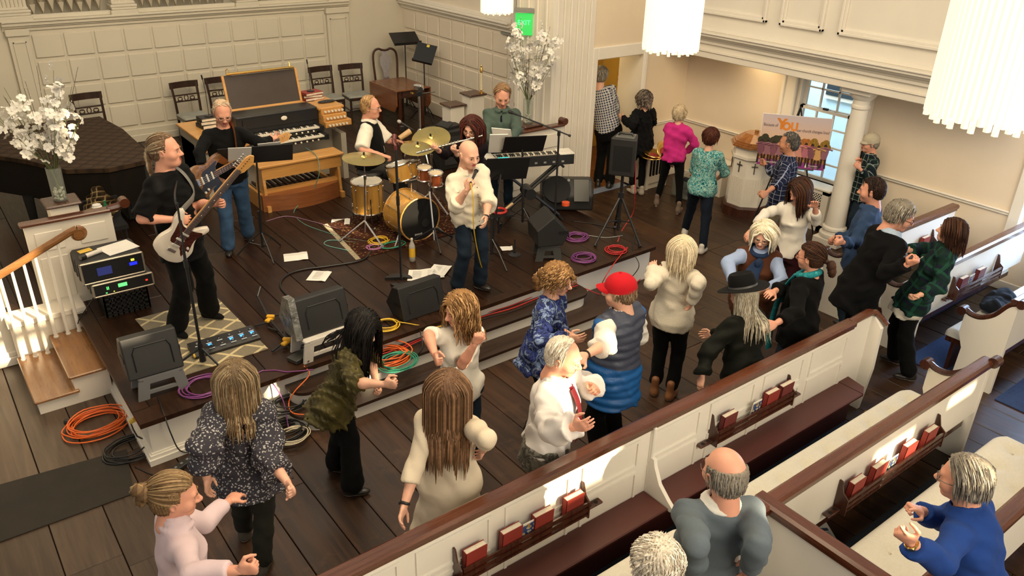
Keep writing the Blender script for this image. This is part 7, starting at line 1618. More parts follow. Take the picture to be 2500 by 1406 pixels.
    bl=np.exp(-((tab[:,0]-.22)/.3)**2); tab[:,1]*=1+.20*fat*bl+.06*fat; tab[:,2]*=1+.42*fat*bl+.06*fat; tab[:,3]+=.022*k*fat*bl
    rec['tab']=tab
    allp=np.array([P-C*.1,N+C*.1,*sh.values(),*el.values(),*wr.values(),*hip.values()]); allb=np.concatenate([allp,np.array([*kn.values(),*an.values()])])
    def upper(f,off,sl,hem,wrr=(.0285,.0245,.0200),cuff=0.,flare=0.,kk=.03,tabx=None,s1=None):
        tb=tab.copy() if tabx is None else tabx
        if hem<-.24: tb=np.concatenate([[[hem,tb[0,1]*1.18+flare,tb[0,2]*1.2+flare,tb[0,3]]],tb]); tb[1,1:3]*=np.array([1.12,1.12])
        f.loft(P,A,B,C,TL,tb,k=0,off=off,s0=hem,s1=1.03 if s1 is None else s1)
        if hem<-.12 and legs:
            fr=min(.95,(-hem*TL-.02*k)/tl_-.12)
            if fr>.02:
                for nm in 'LR': f.cap(hip[nm],hip[nm]+(kn[nm]-hip[nm])*fr,.051*k*(1+.12*fat)+off,(.051-.016*fr)*k*(1+.1*fat)+off+flare*.3,k=.06)
        if s1 is not None: return
        for nm,s in(('L',1),('R',-1)):
            f.cap(N-C*.022*k+A*s*.02*k,sh[nm]+C*.004*k,.030*k+off,.030*k+off,k=.045)
            if sl<=0:
                continue
            r0,r1,r2=[q*k*(1+.12*fat)+off for q in wrr]
            if sl>=1: f.cap(sh[nm],el[nm],r0,r1,k=kk); 
            else: f.cap(sh[nm],sh[nm]+(el[nm]-sh[nm])*sl,r0,r1*1.12,k=kk)
            if sl>1: q=min(sl-1,1); e=el[nm]+(wr[nm]-el[nm])*q; f.cap(el[nm],e,r1,(r1+(r2-r1)*q)+cuff,k=.012)
            e,d=(sh[nm]+(el[nm]-sh[nm])*sl,unit(el[nm]-sh[nm])) if sl<=1 else (el[nm]+(wr[nm]-el[nm])*min(sl-1,1),unit(wr[nm]-el[nm]))
            FF=frame(d); f.loft(e,FF[:,0],FF[:,1],d,.11,[(0,r0*1.35,r0*1.35,0),(1,r0*1.35,r0*1.35,0)],k=0,op='s')
    def lower(f,off,ln,wa,top,rr=(.050,.034,.026),flare=0.):
        off0=off; off=off-.005 if min(thems+[0])<-.11 else off
        f.loft(P,A,B,C,TL,tab,k=0,off=off,s0=-.24,s1=top)
        for nm in 'LR':
            f.cap(hip[nm]-C*.02*k,kn[nm],rr[0]*k*(1+.12*fat)+off,rr[1]*k*(1+.08*fat)+off,k=.035)
            if ln>1: e=kn[nm]+(an[nm]-kn[nm])*(ln-1); f.cap(kn[nm],e,rr[1]*k+off,rr[2]*k+off+flare,k=.015); 
        f.cap(hip['L'],hip['R'],.058*k+off,k=.04)
    # --- body (one continuous skin surface), with head and hands grown onto it
    f=Fld(allb.min(0)-.16,allb.max(0)+.16,vox*1.45)
    bt=tab.copy(); f.loft(P,A,B,C,TL,bt,k=0,off=-.006,s1=1.06)
    for nm,s in(('L',1),('R',-1)):
        f.cap(N-C*.02*k+A*s*.02*k,sh[nm],.029*k,.028*k,k=.045); f.cap(sh[nm],el[nm],.029*k,.023*k,k=.03); f.cap(el[nm],el[nm]+(wr[nm]-el[nm])*.3,.0235*k,.0245*k,k=.02); f.cap(el[nm]+(wr[nm]-el[nm])*.3,wr[nm],.0245*k,.0155*k,k=.02)
        if legs: f.cap(hip[nm],kn[nm],.047*k,.031*k,k=.03); f.cap(kn[nm],an[nm],.031*k,.021*k,k=.02); f.cap(an[nm]-up0*.02*k,an[nm]+ftd[nm]*.05*k-up0*.033*k,.012*k,.010*k,k=.02)
    nb=Hc-u3*.10*sc-f2*.02*sc; f.cap(N-C*.02*k,nb,.035*k if sex=='m' else .030*k,.031*k if sex=='m' else .026*k,k=.035)
    V,Q=f.nets(); mi=np.zeros(len(Q),int)
    hv_,hq,hm=head_mesh(hv,sex,face_o); hw=hv_@Hm[:3,:3].T+Hm[:3,3]; Q=np.concatenate([Q,hq+len(V)]); V=np.concatenate([V,hw]); mi=np.concatenate([mi,hm])
    for i,(nm,s) in enumerate((('L',1),('R',-1))):
        fd=unit(wr[nm]-el[nm]) if handdir[i] is None else unit(handdir[i])
        pm=palm[i]; pv={'in':-A*s,'down':-up0,'up':up0,'cam':-vd,'away':vd,'fwd':B,'back':-B,'right':r,'left':-r}[pm] if isinstance(pm,str) else np.array(pm,float)
        z=-(pv-fd*(pv@fd)); z=unit(z) if np.linalg.norm(z)>.1 else frame(fd)[:,0]; y=np.cross(z,fd)
        # the thumb must lie on +y for a left hand whose palm is -z: mirrored meshes carry the right hand
        M=np.stack([fd,y,z],1); hvv,hqq=hand_cached(max(hv*1.,.0055),hand[i],'L' if s<0 else 'R',1.)
        rec['hand'+nm]=wr[nm]+M@np.array([.085,0,-.02])*k/1.72; rec['HM'+nm]=M
        W=(hvv*(k/1.75))@M.T+wr[nm]; Q=np.concatenate([Q,hqq+len(V)]); V=np.concatenate([V,W]); mi=np.concatenate([mi,np.zeros(len(hqq),int)])
    me=qmesh('body',V,Q,mi); link('body',me,[SKINS[skin_i],LIPS,EYEW,IRIS,MOUTHL],root)
    # --- clothing layers
    thems=[l.get('hem',-.15) for l in layers if l['k']=='top']; ttop=max(-.20,min(min(thems+[.2])+.09,.16))
    for ly in layers:
        nm=ly['n']; m=ly['m']; off=ly.get('off',.010)
        f=Fld(allb.min(0)-.2,allb.max(0)+.2,ly.get('vox',vox*1.3)) if ly['k']!='top' else Fld(np.minimum(allp.min(0),(P+C*TL*min(ly.get('hem',-.1),0)*1.15).T)-.2,allp.max(0)+.2,ly.get('vox',vox))
        if ly['k']=='top':
            upper(f,off,ly.get('sl',2.),ly.get('hem',-.15),cuff=ly.get('cuff',0.),flare=ly.get('flare',0.),s1=ly.get('s1'),wrr=ly.get('wrr',(.0285,.0245,.0200)))
            if ly.get('puff'):
                X_,Y_,Z_=f.ax[0][:,None,None]-P[0],f.ax[1][None,:,None]-P[1],f.ax[2][None,None,:]-P[2]; f.F-=(ly['puff']*np.abs(np.sin((X_*C[0]+Y_*C[1]+Z_*C[2])*math.pi/.068+.6*np.sin(3*X_)))).astype(np.float32)
            nr=ly.get('neck',.062 if sex=='m' else .068)*k/1.72; nk=N+B*.012*k+C*.035*k
            f.wr(ly.get('wr',.0035)*1.7,ly.get('wf',32.)*1.15,seed)
            if nr>0: f.cap(nk-C*.0-B*.01,nk+C*.16,nr*.92,nr*1.25,k=.004,op='s'); 
            if ly.get('vneck'): f.cap(N+B*.060*k+C*.03*k,N+B*.086*k-C*ly['vneck'],.055,.022,k=.004,op='s')
            if ly.get('open'):
                wd=ly['open']; q0=N+B*.10*k+C*.05*k; q1=P+B*.16*k+C*TL*ly.get('openlow',ly.get('hem',-.1)-.1); f.cap(q0,q1,wd*.9,wd,k=.004,op='s')
            if ly.get('nosl'): 
                for s2,n2 in((1,'L'),(-1,'R')): f.ell(sh[n2]+A*s2*.035*k-C*.03*k,np.array([.055,.055,.075])*k/1.7,k=.004,op='s')
            if ly.get('collar'):
                c0=N+C*.018*k+B*.004*k; FF=np.stack([A,B,C],1)
                cp=[]
                for i in range(19):
                    aa=2*math.pi*i/18+math.pi/2; gp=.18+ly.get('copen',0)*.5
                    aa=math.pi/2+gp+(2*math.pi-2*gp)*i/18
                    rr_=(.0700 if sex=='m' else .060)*k/1.72
                    q=c0+A*math.cos(aa)*rr_*1.06+B*math.sin(aa)*rr_*1.10-C*.012*max(0,math.sin(aa)); cp.append((q,q+C*ly['collar']-B*.010*math.sin(aa)-A*.007*math.cos(aa),q+A*math.cos(aa)*.016+B*math.sin(aa)*.016-C*.004))
                for (a0,b0,d0),(a1,b1,d1) in zip(cp,cp[1:]):
                    f.cap((a0+b0)/2,(a1+b1)/2,.013,k=.012); f.cap(b0,b1,.009,k=.01); f.cap(d0,d1,.012,k=.014)
        elif ly['k']=='bottom':
            lower(f,off,ly.get('ln',1.93),0,ly.get('top',ttop),rr=ly.get('rr',(.050,.034,.026)),flare=ly.get('flare',.006)); f.wr(ly.get('wr',.003)*1.6,ly.get('wf',36.),seed+3)
        elif ly['k']=='skirt':
            tb=tab[:5].copy(); hem=ly.get('hem',-.9); w=ly.get('w',.16)*k
            f.loft(P,A,B,C,TL,np.concatenate([[[hem,w,w*.85,0]],tb]),k=0,off=off,s1=.2)
        V,Q=f.nets()
        if len(V): me=qmesh(nm,V,Q); clothco(me,V,rec); link(nm,me,m,root,label=ly.get('lab'))
    # --- shoes
    if shoes and legs:
        for nm in 'LR':
            q=k/1.72; hl=shoes[2] if len(shoes)>2 else 0
            f=Fld(an[nm]-.30,an[nm]+.30,.0115); g=an[nm]-up0*.052*k; d=ftd[nm]; l=np.cross(up0,d); g=g+up0*hl*.5
            FF=np.stack([l,d,up0],1)
            f.ell(g+d*.035*q+up0*.032*q,np.array([.044,.115,.034])*q,FF,k=0); f.ell(g-d*.04*q+up0*.045*q,np.array([.037,.048,.05])*q,FF,k=.03); f.cap(g-d*.03*q+up0*.04,an[nm]-d*.03*q+up0*(.03 if shoes[1]<2 else .09),.038*q,.040*q,k=.03)
            f.plane(g+up0*.0,-up0) if True else 0
            V,Q=f.nets(); c=V[Q].mean(1)[:,2]-g[2]; mi=(c<.022).astype(int)
            if hl: # heel block
                v,q2=sphq(g-d*.06*q-up0*hl*.3,(.022,.022,hl*.45),np.eye(3)); Q=np.concatenate([Q,q2+len(V)]); V=np.concatenate([V,v]); mi=np.concatenate([mi,np.zeros(len(q2),int)])
            V[:,2]=np.maximum(V[:,2],z0+.001)
            me=qmesh('shoe',V,Q,mi); link('shoe',me,[shoes[0],SOLE if shoes[1]!=0 else shoes[0]],root)
    if hair: hair_build('hair',root,Hm,dict(hair,q=min(max(5.5/dst,.35),1.)),hairm_,seed*7+1,h=max(hv*1.15,.006))
    for s in(-1,1):
        b=MB(); b.tube([(s*.016,.0985,.0235),(s*.030,.0985,.028),(s*.046,.084,.023)],[.0030,.0036,.0022],5,flat=.8)
        o=b.build('eyebrow',brow or (hairm_[0] if hairm_ else IRIS),None); o.data.transform(Matrix(Hm.tolist())); o.parent=root; o.location=-root.location
    PEOPLE[key]=rec; return rec
def inhead(mb,rec,name,mats,label=None,**kw):
    me=mb.mesh(name,kw.get('smooth',35)); me.transform(Matrix(rec['Hm'].tolist())); return link(name,me,mats,rec['root'],label=label)
def glasses(rec,m=None,rim=.0022,wq=.0265,hq=.020,lab=None):
    b=MB(); 
    for s in(-1,1):
        c=np.array([s*.0325,.103,.001]); pts=[c+np.array([wq*math.cos(a)*.98,-.006*abs(math.cos(a)),hq*math.sin(a)]) for a in np.linspace(0,2*math.pi,17)]
        b.tube(pts,rim,5); b.tube([(s*.058,.096,.006),(s*.079,.06,.008),(s*.083,.0,.006),(s*.081,-.02,-.006)],rim,5)
    b.tube([(-.007,.108,.003),(0,.112,.006),(.007,.108,.003)],rim,5)
    inhead(b,rec,'glasses',m or BLACKP,lab)
def watch(rec,side,m=None,r=.026):
    w=rec['wr'][side]; e=rec['el'][side]; d=unit(w-e); p=w-d*.015; F=frame(d); b=MB(); a=np.linspace(0,2*math.pi,17); q=r*rec['h']/1.72+.003
    b.tube([p+q*(math.cos(t)*F[:,0]+math.sin(t)*F[:,1]) for t in a],.0065,6,flat=1.6); M=rec['HM'+side]; b.cyl(p+M[:,2]*q,p+M[:,2]*(q+.008),.018,n=12); b.build('watch',m or BLACKP,rec['root'])
def top(n,m,**k): return dict(n=n,m=m,k='top',**k)
def bot(m,n='trousers',**k): return dict(n=n,m=m,k='bottom',**k)
# =================== THE PEOPLE ===================
HM=lambda k,*cs:[hairm(k+str(i),*(c if isinstance(c,tuple) else (c,))) for i,c in enumerate(cs)]
H_GREYBR=HM('grey_brown_hair','5a4634','75624d','8f8068'); H_GREY=HM('grey_hair','6e675c','8d877b','55504a'); H_WHITE=HM('white_hair','b9b0a0','d6cfc2','9c9282'); H_SILV=HM('silver_blond_hair','b3a58a','cabda3','988970')
H_BROWN=HM('brown_hair','2e1a10','43281a','24140c'); H_DKBR=HM('dark_brown_hair','20130d','301c13','180e09'); H_BLACK=HM('black_hair','0b0908','15110f','060505'); H_LTBR=HM('light_brown_hair','5a4230','755840','48331f'); H_BLOND=HM('golden_curly_hair','7d5c38','a3825a','5f4428'); H_DBLOND=HM('dark_blond_hair','6b5439','877050','54402b'); H_AUB=HM('auburn_hair','3a1710','52241a','2a100b'); H_SANDY=HM('sandy_short_hair','8a6a45','a5875f','6d5236')
def short(**k): d=dict(len=.055,n=150,thick=.009,w=.008,back=-.07,side=-.018,comb=-.5,steps=5); d.update(k); return d
def fringe(**k): d=dict(bald=1,len=.05,n=110,thick=.008,w=.007,back=-.075,side=-.02,steps=5); d.update(k); return d
def bob(**k): d=dict(len=.21,n=230,thick=.020,w=.011,back=-.10,side=-.075,ears=False,steps=9,line=.045,comb=-.2); d.update(k); return d
def longh(**k): d=dict(len=.42,n=300,thick=.018,w=.012,back=-.10,side=-.08,ears=False,steps=12,line=.05,comb=-.3); d.update(k); return d
def curly(**k): d=dict(len=.13,n=260,thick=.024,w=.009,back=-.09,side=-.05,ears=False,steps=10,wave=.011,freq=130,comb=0.,line=.04,rough=2.); d.update(k); return d
FRM=mat('thin_metal_frames',(.10,.09,.08),.35,.5)
t=NT('two_tone_quilted_nylon').set(.45,spec=.4); at=t.n('ShaderNodeAttribute'); at.attribute_name='weave'; sp_=t.n('ShaderNodeSeparateXYZ'); t.l(at.outputs['Vector'],sp_.inputs[0])
e_=t.math('ADD',sp_.outputs[1],t.math('MULTIPLY',sp_.outputs[0],.25)); t.col(t.mix(t.math('GREATER_THAN',e_,.66),hexc('12508c'),hexc('3b4050'))); t.bump(t.noise(120,2).outputs['Fac'],.3,.006); VESTM=t.m
# ---- the band on the stage
g=person('guitarist','person singing at a microphone, grey ponytail, black T-shirt, playing the white guitar',1.83,'m',S,foot=(478,805),hd=(405,368),face=52,hf=72,hp=2,fat=.75,fL=(522,778),fR=(440,822),yawf=40,
  R=((343,540),(440,536),1,1),L=((506,548),(531,497),-1,1),hand=('fret','pinch'),palm=('left','back'),skin_i=1,hair=short(tie=(0,-.12,.0),len=.16,n=220,steps=7,line=.075,thick=.008,w=.007,side=-.01,bun=[((0,-.125,.0),(.024,.024,.03)),((0,-.135,-.05),(.026,.026,.05)),((-.005,-.135,-.12),(.027,.022,.06)),((-.01,-.13,-.19),(.018,.016,.05))]),hairm_=H_GREYBR,seed=3,face_o=dict(mouth=.4,jowl=1),
  layers=[bot(BLKT,rr=(.056,.043,.040),flare=.018),top('shirt',BLKC,sl=.93,hem=-.30,off=.016,wr=.005,wrr=(.034,.034,.03))],shoes=(BLKC,1))
b=person('bassist','person playing a striped bass guitar, black long sleeve top, glasses and blue jeans',1.75,'m',S,foot=(585,608),hd=(543,276),face=8,hp=24,fat=.55,fL=(610,588),fR=(560,622),
  R=((487,372),(497,424),1,1),L=((640,352),(668,338),1,-1),hand=('fret','grip'),palm=('up','back'),skin_i=1,hair=short(line=.08,thick=.005,w=.006,len=.03),hairm_=HM('thin_grey_hair','a08a72','b8a48c'),seed=5,
  layers=[bot(DENIM,rr=(.054,.040,.036),flare=.014),top('shirt',BLKC,sl=1.62,hem=-.16,off=.014)],shoes=(LEATH,1)); glasses(b)
d=person('drummer','person seated at the drums in a white shirt and black waistcoat, with glasses',1.78,'m',S,head=(905,262),hd=(905,262),drop=.28,face=78,hf=75,hp=6,fat=.9,lean=4,seat=True,
  R=((884,366),(936,380),1,1),L=((955,352),(972,345),-1,-1),hand=('grip','grip'),palm=('down','down'),skin_i=1,hair=short(line=.085,len=.045,thick=.008),hairm_=H_SANDY,seed=6,face_o=dict(jowl=1),
  layers=[bot(cloth('charcoal_trousers','3a3835'),rr=(.054,.042,.036)),top('shirt',cloth('white_shirt','d9d2c2',var=.05),sl=.97,hem=-.15,off=.016,cuff=.004,collar=.03,wrr=(.034,.033,.03)),top('waistcoat',BLKC,sl=0,nosl=1,hem=-.12,off=.026,open=.045,wr=.002)],shoes=(LEATH,1)); glasses(d,FRM)
fl=person('flutist','person playing a silver flute, long auburn hair, glasses and dark purple top',1.60,'f',S,head=(1150,314),hd=(1150,314),face=-22,hf=-18,hp=14,ht=8,
  R=((1085,378),(1068,366),1,1),L=((1128,395),(1112,372),1,1),hand=('fret','fret'),palm=('up','up'),skin_i=0,hair=longh(len=.30,thick=.026,wave=.006,freq=30),hairm_=H_AUB,seed=8,
  layers=[bot(BLKT),top('blouse',cloth('dark_purple_knit','120a10',var=.25),sl=1.75,hem=-.25,off=.014)]); glasses(fl,mat('tortoise_frames',(.10,.03,.015),.3))
kp=person('keyboardist','person looking down at the keyboard in a grey green half-zip pullover',1.82,'m',S,head=(1226,234),hd=(1226,234),face=-5,hf=8,hp=26,fat=.3,foot=(1222,512),
  R=((1187,330),(1215,352),1,1),L=((1262,318),(1243,348),1,1),hand=('relax','relax'),palm=('down','down'),skin_i=1,hair=short(line=.075,len=.05),hairm_=HM('thinning_brown_hair','6f553b','8a6e50'),seed=9,
  layers=[bot(DENIMD),top('pullover',cloth('grey_green_fleece','46554d',var=.1),sl=1.95,hem=-.16,off=.018,wr=.005,vneck=.10,collar=.025),top('undershirt',cloth('navy_tee','10131c'),sl=0,hem=.4,off=.002)])
sg=person('singer','person singing into a handheld microphone, bald, white shirt and blue jeans',1.76,'m',S,foot=(1147,708),hd=(1145,378),face=30,hf=34,hp=12,lean=6,fL=(1178,706),fR=(1120,716),yawf=40,
  R=((1112,502),(1141,462),1,1),L=((1192,490),(1186,533),1,1),hand=('relax','grip'),palm=('in',(0.3,.2,-.1)),handdir=(None,(.25,-.25,.9)),skin_i=0,hair=None,seed=10,face_o=dict(mouth=1.,eye=.5),
  layers=[bot(DENIMD,rr=(.052,.038,.034),flare=.014),top('shirt',cloth('white_linen_shirt','dcd2bd',var=.05),sl=1.28,cuff=.010,hem=-.34,off=.020,wr=.006,collar=.032,copen=.6,vneck=.12,wrr=(.033,.032,.030))],shoes=(LEATH,1),brow=H_DKBR[0]); watch(sg,'L',r=.024)
# ---- at the side door
person('checked','person seen from behind in the side doorway, grey hair, checked shirt, dark trousers',1.8,'m',0,foot=(1474,456),hd=(1467,185),face=172,hp=4,R=((1504,262),(1500,292),-1,-1),L=((1440,262),(1445,300),-1,-1),fat=.4,vox=.015,hv=.0062,skin_i=0,hair=short(thick=.014,len=.06),hairm_=H_GREY,seed=11,
  layers=[bot(BLKT,rr=(.052,.038,.034)),top('shirt',plaid('check_shirt','2b3550','c9c6c0',26,.42),sl=1.9,hem=-.02,off=.018)],shoes=(LEATH,1))
dj=person('darkjacket','person clapping, grey curly hair and black shaggy jacket, beside the radiator',1.62,'f',0,foot=(1553,466),hd=(1572,243),face=-148,hp=4,L=((1543,305),(1521,290),1,-1),R=((1592,300),(1545,292),-1,-1),fL=(1540,470),fR=(1562,472),vox=.015,hv=.0062,skin_i=0,hair=curly(),hairm_=HM('dark_grey_curls','3a332e','5c534b','75695e'),hand=('flat','flat'),seed=12,
  layers=[bot(BLKT,ln=1.8),top('jacket',cloth('black_shaggy_wool','0e0f12',bump=.8,bs=120),sl=1.9,hem=-.5,off=.026,wr=.009,wf=60)],shoes=(mat('grey_suede_boot',(.35,.30,.25),.8),1))
person('pink','person in a bright pink jacket and black trousers, short blond hair, back turned',1.58,'f',0,foot=(1630,510),hd=(1659,279),face=172,hp=4,L=((1632,362),(1636,392),-1,-1),R=((1698,352),(1675,372),-1,-1),fL=(1602,500),fR=(1658,520),vox=.015,hv=.0062,hair=short(thick=.02,len=.07,wave=.004,back=-.08,n=200,rough=2),hairm_=HM('short_blond_hair','a8957a','c2b397','8b7a5f'),seed=13,
  layers=[bot(BLKT,rr=(.050,.033,.026),ln=1.85,flare=.0),top('jacket',cloth('bright_pink_fleece','c22a7c',var=.1),sl=1.85,hem=-.14,off=.022,wr=.006,collar=.035)],shoes=(mat('taupe_suede_boot',(.16,.11,.08),.8),2,.05))
person('teal','person in a teal floral blouse and dark jeans, short brown hair, back turned',1.6,'f',0,foot=(1695,598),hd=(1736,337),face=165,hf=158,hp=4,L=((1694,415),(1712,432),-1,-1),R=((1772,420),(1752,436),-1,-1),fL=(1672,570),fR=(1716,616),fat=.2,vox=.014,hv=.0058,hair=short(thick=.02,len=.075,back=-.085,n=190),hairm_=HM('reddish_brown_hair','38190f','4f2617','2a120b'),seed=14,
  layers=[bot(cloth('very_dark_jeans','151c28'),rr=(.054,.038,.028)),top('blouse',blotch('teal_floral',['0d2a33','12505c','2c8f95','a9c9bb','17343f','4aa8a6','0b2029'],22,1.5,3),sl=1.3,hem=-.20,off=.018,wr=.005)],shoes=(mat('white_sneaker',(.62,.58,.52),.6),1))
# ---- by the poster and the column
nv=person('navyplaid','person in a navy plaid shirt, grey hair, standing in front of the poster',1.72,'m',0,head=(1926,350),hd=(1926,350),face=-95,hf=-100,hp=3,L=((1910,440),(1872,470),1,1),R=((1888,420),(1868,402),-1,-1),hand=('fist','fist'),palm=('in','in'),vox=.014,hv=.0056,skin_i=3,hair=short(line=.065,len=.04,thick=.006),hairm_=HM('salt_pepper_hair','3c3834','6b665f','55504a'),seed=15,
  layers=[bot(cloth('khaki_trousers','7c6f5a')),top('shirt',plaid('navy_plaid','1a2038','9aa0b8',17,.10,'10142a'),sl=1.6,hem=-.28,off=.02,wr=.005,collar=.025)])
cp=person('capman','person in a beige baseball cap and dark green plaid shirt behind the column',1.55,'m',0,head=(2124,350),hd=(2124,350),face=-62,hf=-68,hp=6,L=((2125,440),(2098,410),1,1),R=((2085,430),(2090,395),-1,1),hand=('fist','fist'),vox=.014,hv=.0056,skin_i=1,hair=fringe(hat=.04),hairm_=H_GREY,seed=16,
  layers=[bot(DENIMD),top('shirt',plaid('green_plaid','10231f','93a39a',13,.10,'0b1420'),sl=1.8,hem=-.28,off=.02,wr=.005,collar=.025)]); glasses(cp)
wt=person('whitetop','person in a white wrap top with pearls, dark brown hair, beside the column',1.66,'f',0,head=(1953,466),hd=(1953,466),face=-8,hf=-42,hp=26,R=((1868,520),(1835,562),1,1),L=((1993,540),(1990,505),1,1),hand=('relax','relax'),palm=('cam','down'),skin_i=1,hair=longh(len=.27),hairm_=H_BROWN,seed=17,
  layers=[bot(cloth('maroon_trousers','2a0d12')),top('top',cloth('white_wrap_jersey','d8d2c6',var=.04),sl=1.62,hem=-.12,off=.010,wr=.004,vneck=.14)])
bs=person('blueshirt','person in a dark blue shirt with short dark hair, profile before the column',1.75,'m',0,head=(2128,466),hd=(2128,466),face=-92,hf=-95,hp=6,L=((2090,590),(2055,592),1,1),R=((2080,585),(2040,585),-1,1),hand=('fist','fist'),skin_i=1,hair=short(line=.06,len=.05,thick=.012),hairm_=H_DKBR,seed=18,fat=.3,
  layers=[bot(DENIMD),top('shirt',cloth('dusty_blue_shirt','2c4263',var=.15),sl=1.9,hem=-.3,off=.02,wr=.006,collar=.03)])
su=person('suit','person in a black suit with grey hair and glasses, bowing and holding hands',1.82,'m',0,head=(2197,528),hd=(2197,528),face=128,hf=98,hp=18,lean=20,R=((2160,670),(2218,645),1,1),L=((2185,600),(2190,630),-1,1),hand=('grip','grip'),skin_i=1,hair=short(line=.055,len=.07,thick=.016,wave=.004),hairm_=H_GREY,seed=19,fat=.4,
  layers=[bot(BLKT,rr=(.054,.040,.036)),top('shirt',cloth('pale_blue_shirt','9fb0c4',var=.04),sl=0,hem=.2,off=.006,collar=.04),top('jacket',cloth('black_suit_wool','08080a',var=.15,bump=.1),sl=1.9,hem=-.5,off=.028,wr=.005,neck=.075,open=.05,openlow=.3)]); glasses(su)
tr=person('tartan','person in a dark green tartan jacket with a brown bob, laughing, black trousers',1.60,'f',0,foot=(2188,900),hd=(2322,566),face=-86,hf=-88,hp=-8,lean=-6,fL=(2205,925),fR=(2172,882),L=((2290,715),(2240,722),1,1),R=((2255,610),(2215,612),-1,1),hand=('fist','fist'),palm=('up','in'),skin_i=0,hair=bob(len=.19,n=260),hairm_=H_BROWN,seed=20,face_o=dict(mouth=.5),
  layers=[bot(BLKT,rr=(.054,.042,.038),flare=.012),top('turtleneck',cloth('bottle_green_knit','0f2f22'),sl=0,hem=-.2,off=.012,collar=.05,neck=.055),top('white_shirttail',cloth('cream_shirt','cfc9ba',var=.04),sl=0,hem=-.40,off=.016),top('jacket',plaid('tartan_wool','0f2a22','1c4a38',8,.2,'101a26'),sl=1.8,hem=-.26,off=.026,wr=.006,open=.05,neck=.08)])
bv=person('brownvest','person laughing in a brown vest, pale blue sleeves and navy scarf, white blond bob',1.62,'f',0,head=(1863,574),hd=(1863,574),face=2,hf=-6,hp=18,ht=6,fat=.6,R=((1776,640),(1790,690),1,1),L=((1910,690),(1868,706),1,1),hand=('fist','relax'),palm=('in','in'),skin_i=0,hair=bob(len=.18,part=.02),hairm_=HM('white_blond_hair','bdb39b','d4cbb8','a2977e'),seed=21,face_o=dict(mouth=.6,eye=.7),
  layers=[bot(cloth('brown_trousers','2e1e16')),top('shirt',cloth('pale_blue_cotton','93a5c8',var=.05),sl=1.9,hem=-.2,off=.014,collar=.025),top('vest',cloth('brown_suede_vest','4f2b18',var=.12),sl=0,nosl=1,hem=-.28,off=.026,wr=.003)]); glasses(bv,FRM)
ws2=person('whitesweater','person in a cream cable sweater with a blond bob, one hand raised, back turned',1.63,'f',0,foot=(1615,960),hd=(1666,612),face=168,hf=172,hp=2,L=((1590,692),(1593,655),1,-1),R=((1705,690),(1690,735),1,-1),hand=('flat','relax'),palm=('away','in'),fL=(1598,955),fR=(1640,968),fat=.25,skin_i=0,hair=bob(len=.20,n=260),hairm_=H_SILV,seed=22,
  layers=[bot(BLKT,rr=(.054,.038,.030),ln=1.85),top('sweater',cloth('cream_cable_knit','d2c9b6',var=.04,bump=.8,bs=90),sl=1.95,hem=-.24,off=.022,wr=.004)],shoes=(mat('tan_ankle_boot',(.22,.09,.035),.5),2))
ts=person('tealscarf','person in a black sweater with a teal scarf, brown ponytail and glasses',1.62,'f',0,head=(1978,628),hd=(1978,628),face=-112,hf=-108,hp=6,L=((1945,760),(1893,790),1,1),R=((1905,705),(1888,712),-1,1),hand=('relax','relax'),palm=('in','in'),fat=.7,skin_i=1,hair=short(tie=(0,-.11,.01),len=.15,n=230,steps=7,thick=.012,bun=[((0,-.135,-.01),(.022,.025,.022)),((0,-.18,-.045),(.035,.038,.05)),((0,-.19,-.09),(.036,.034,.05))]),hairm_=H_BROWN,seed=23,
  layers=[bot(DENIMD),top('sweater',cloth('black_knit','09090a'),sl=1.75,hem=-.35,off=.022,wr=.005)]); glasses(ts,mat('tortoise_frames',(.10,.03,.015),.3))
ht_=person('hat','person in a black felt hat and dark green coat, long silver hair, hunched',1.56,'f',0,head=(1815,722),hd=(1815,722),face=-128,hf=-118,hp=22,lean=12,L=((1730,850),(1712,930),1,1),R=((1790,830),(1740,820),-1,-1),hand=('relax','relax'),skin_i=0,hair=longh(len=.34,n=220,wave=.006,freq=35,w=.008,hat=.055),hairm_=HM('ash_white_hair','8d8574','aba392','6f6858'),seed=24,fat=.15,
  layers=[bot(BLKT),top('coat',cloth('dark_green_wax_coat','0d0f09',rough=.6,var=.25),sl=1.9,hem=-.55,off=.026,wr=.008,wf=22,collar=.03,flare=.0)])
cu=person('curly','person in a blue tie-dye top with curly tied-back hair and glasses, in profile',1.63,'f',0,head=(1362,684),hd=(1362,684),face=72,hf=68,hp=12,lean=10,R=((1325,830),(1390,828),1,1),L=((1355,800),(1385,815),-1,1),hand=('relax','relax'),skin_i=0,hair=curly(len=.10,line=.045,side=-.03,bun=[((-.0,-.13,-.0),(.05,.045,.05)),((0,-.15,-.06),(.05,.05,.06)),((0,-.14,-.11),(.04,.04,.05))]),hairm_=H_BLOND,seed=25,
  layers=[bot(BLKT),top('top',blotch('tie_dye_blue',['0b0e24','1c2554','3c4a8c','0d1128','8fa6cf','222c60','b9c9df'],7,2.5,3),sl=1.95,hem=-.42,off=.020,wr=.008,wf=40)]); glasses(cu,mat('tortoise_frames',(.10,.03,.015),.3))
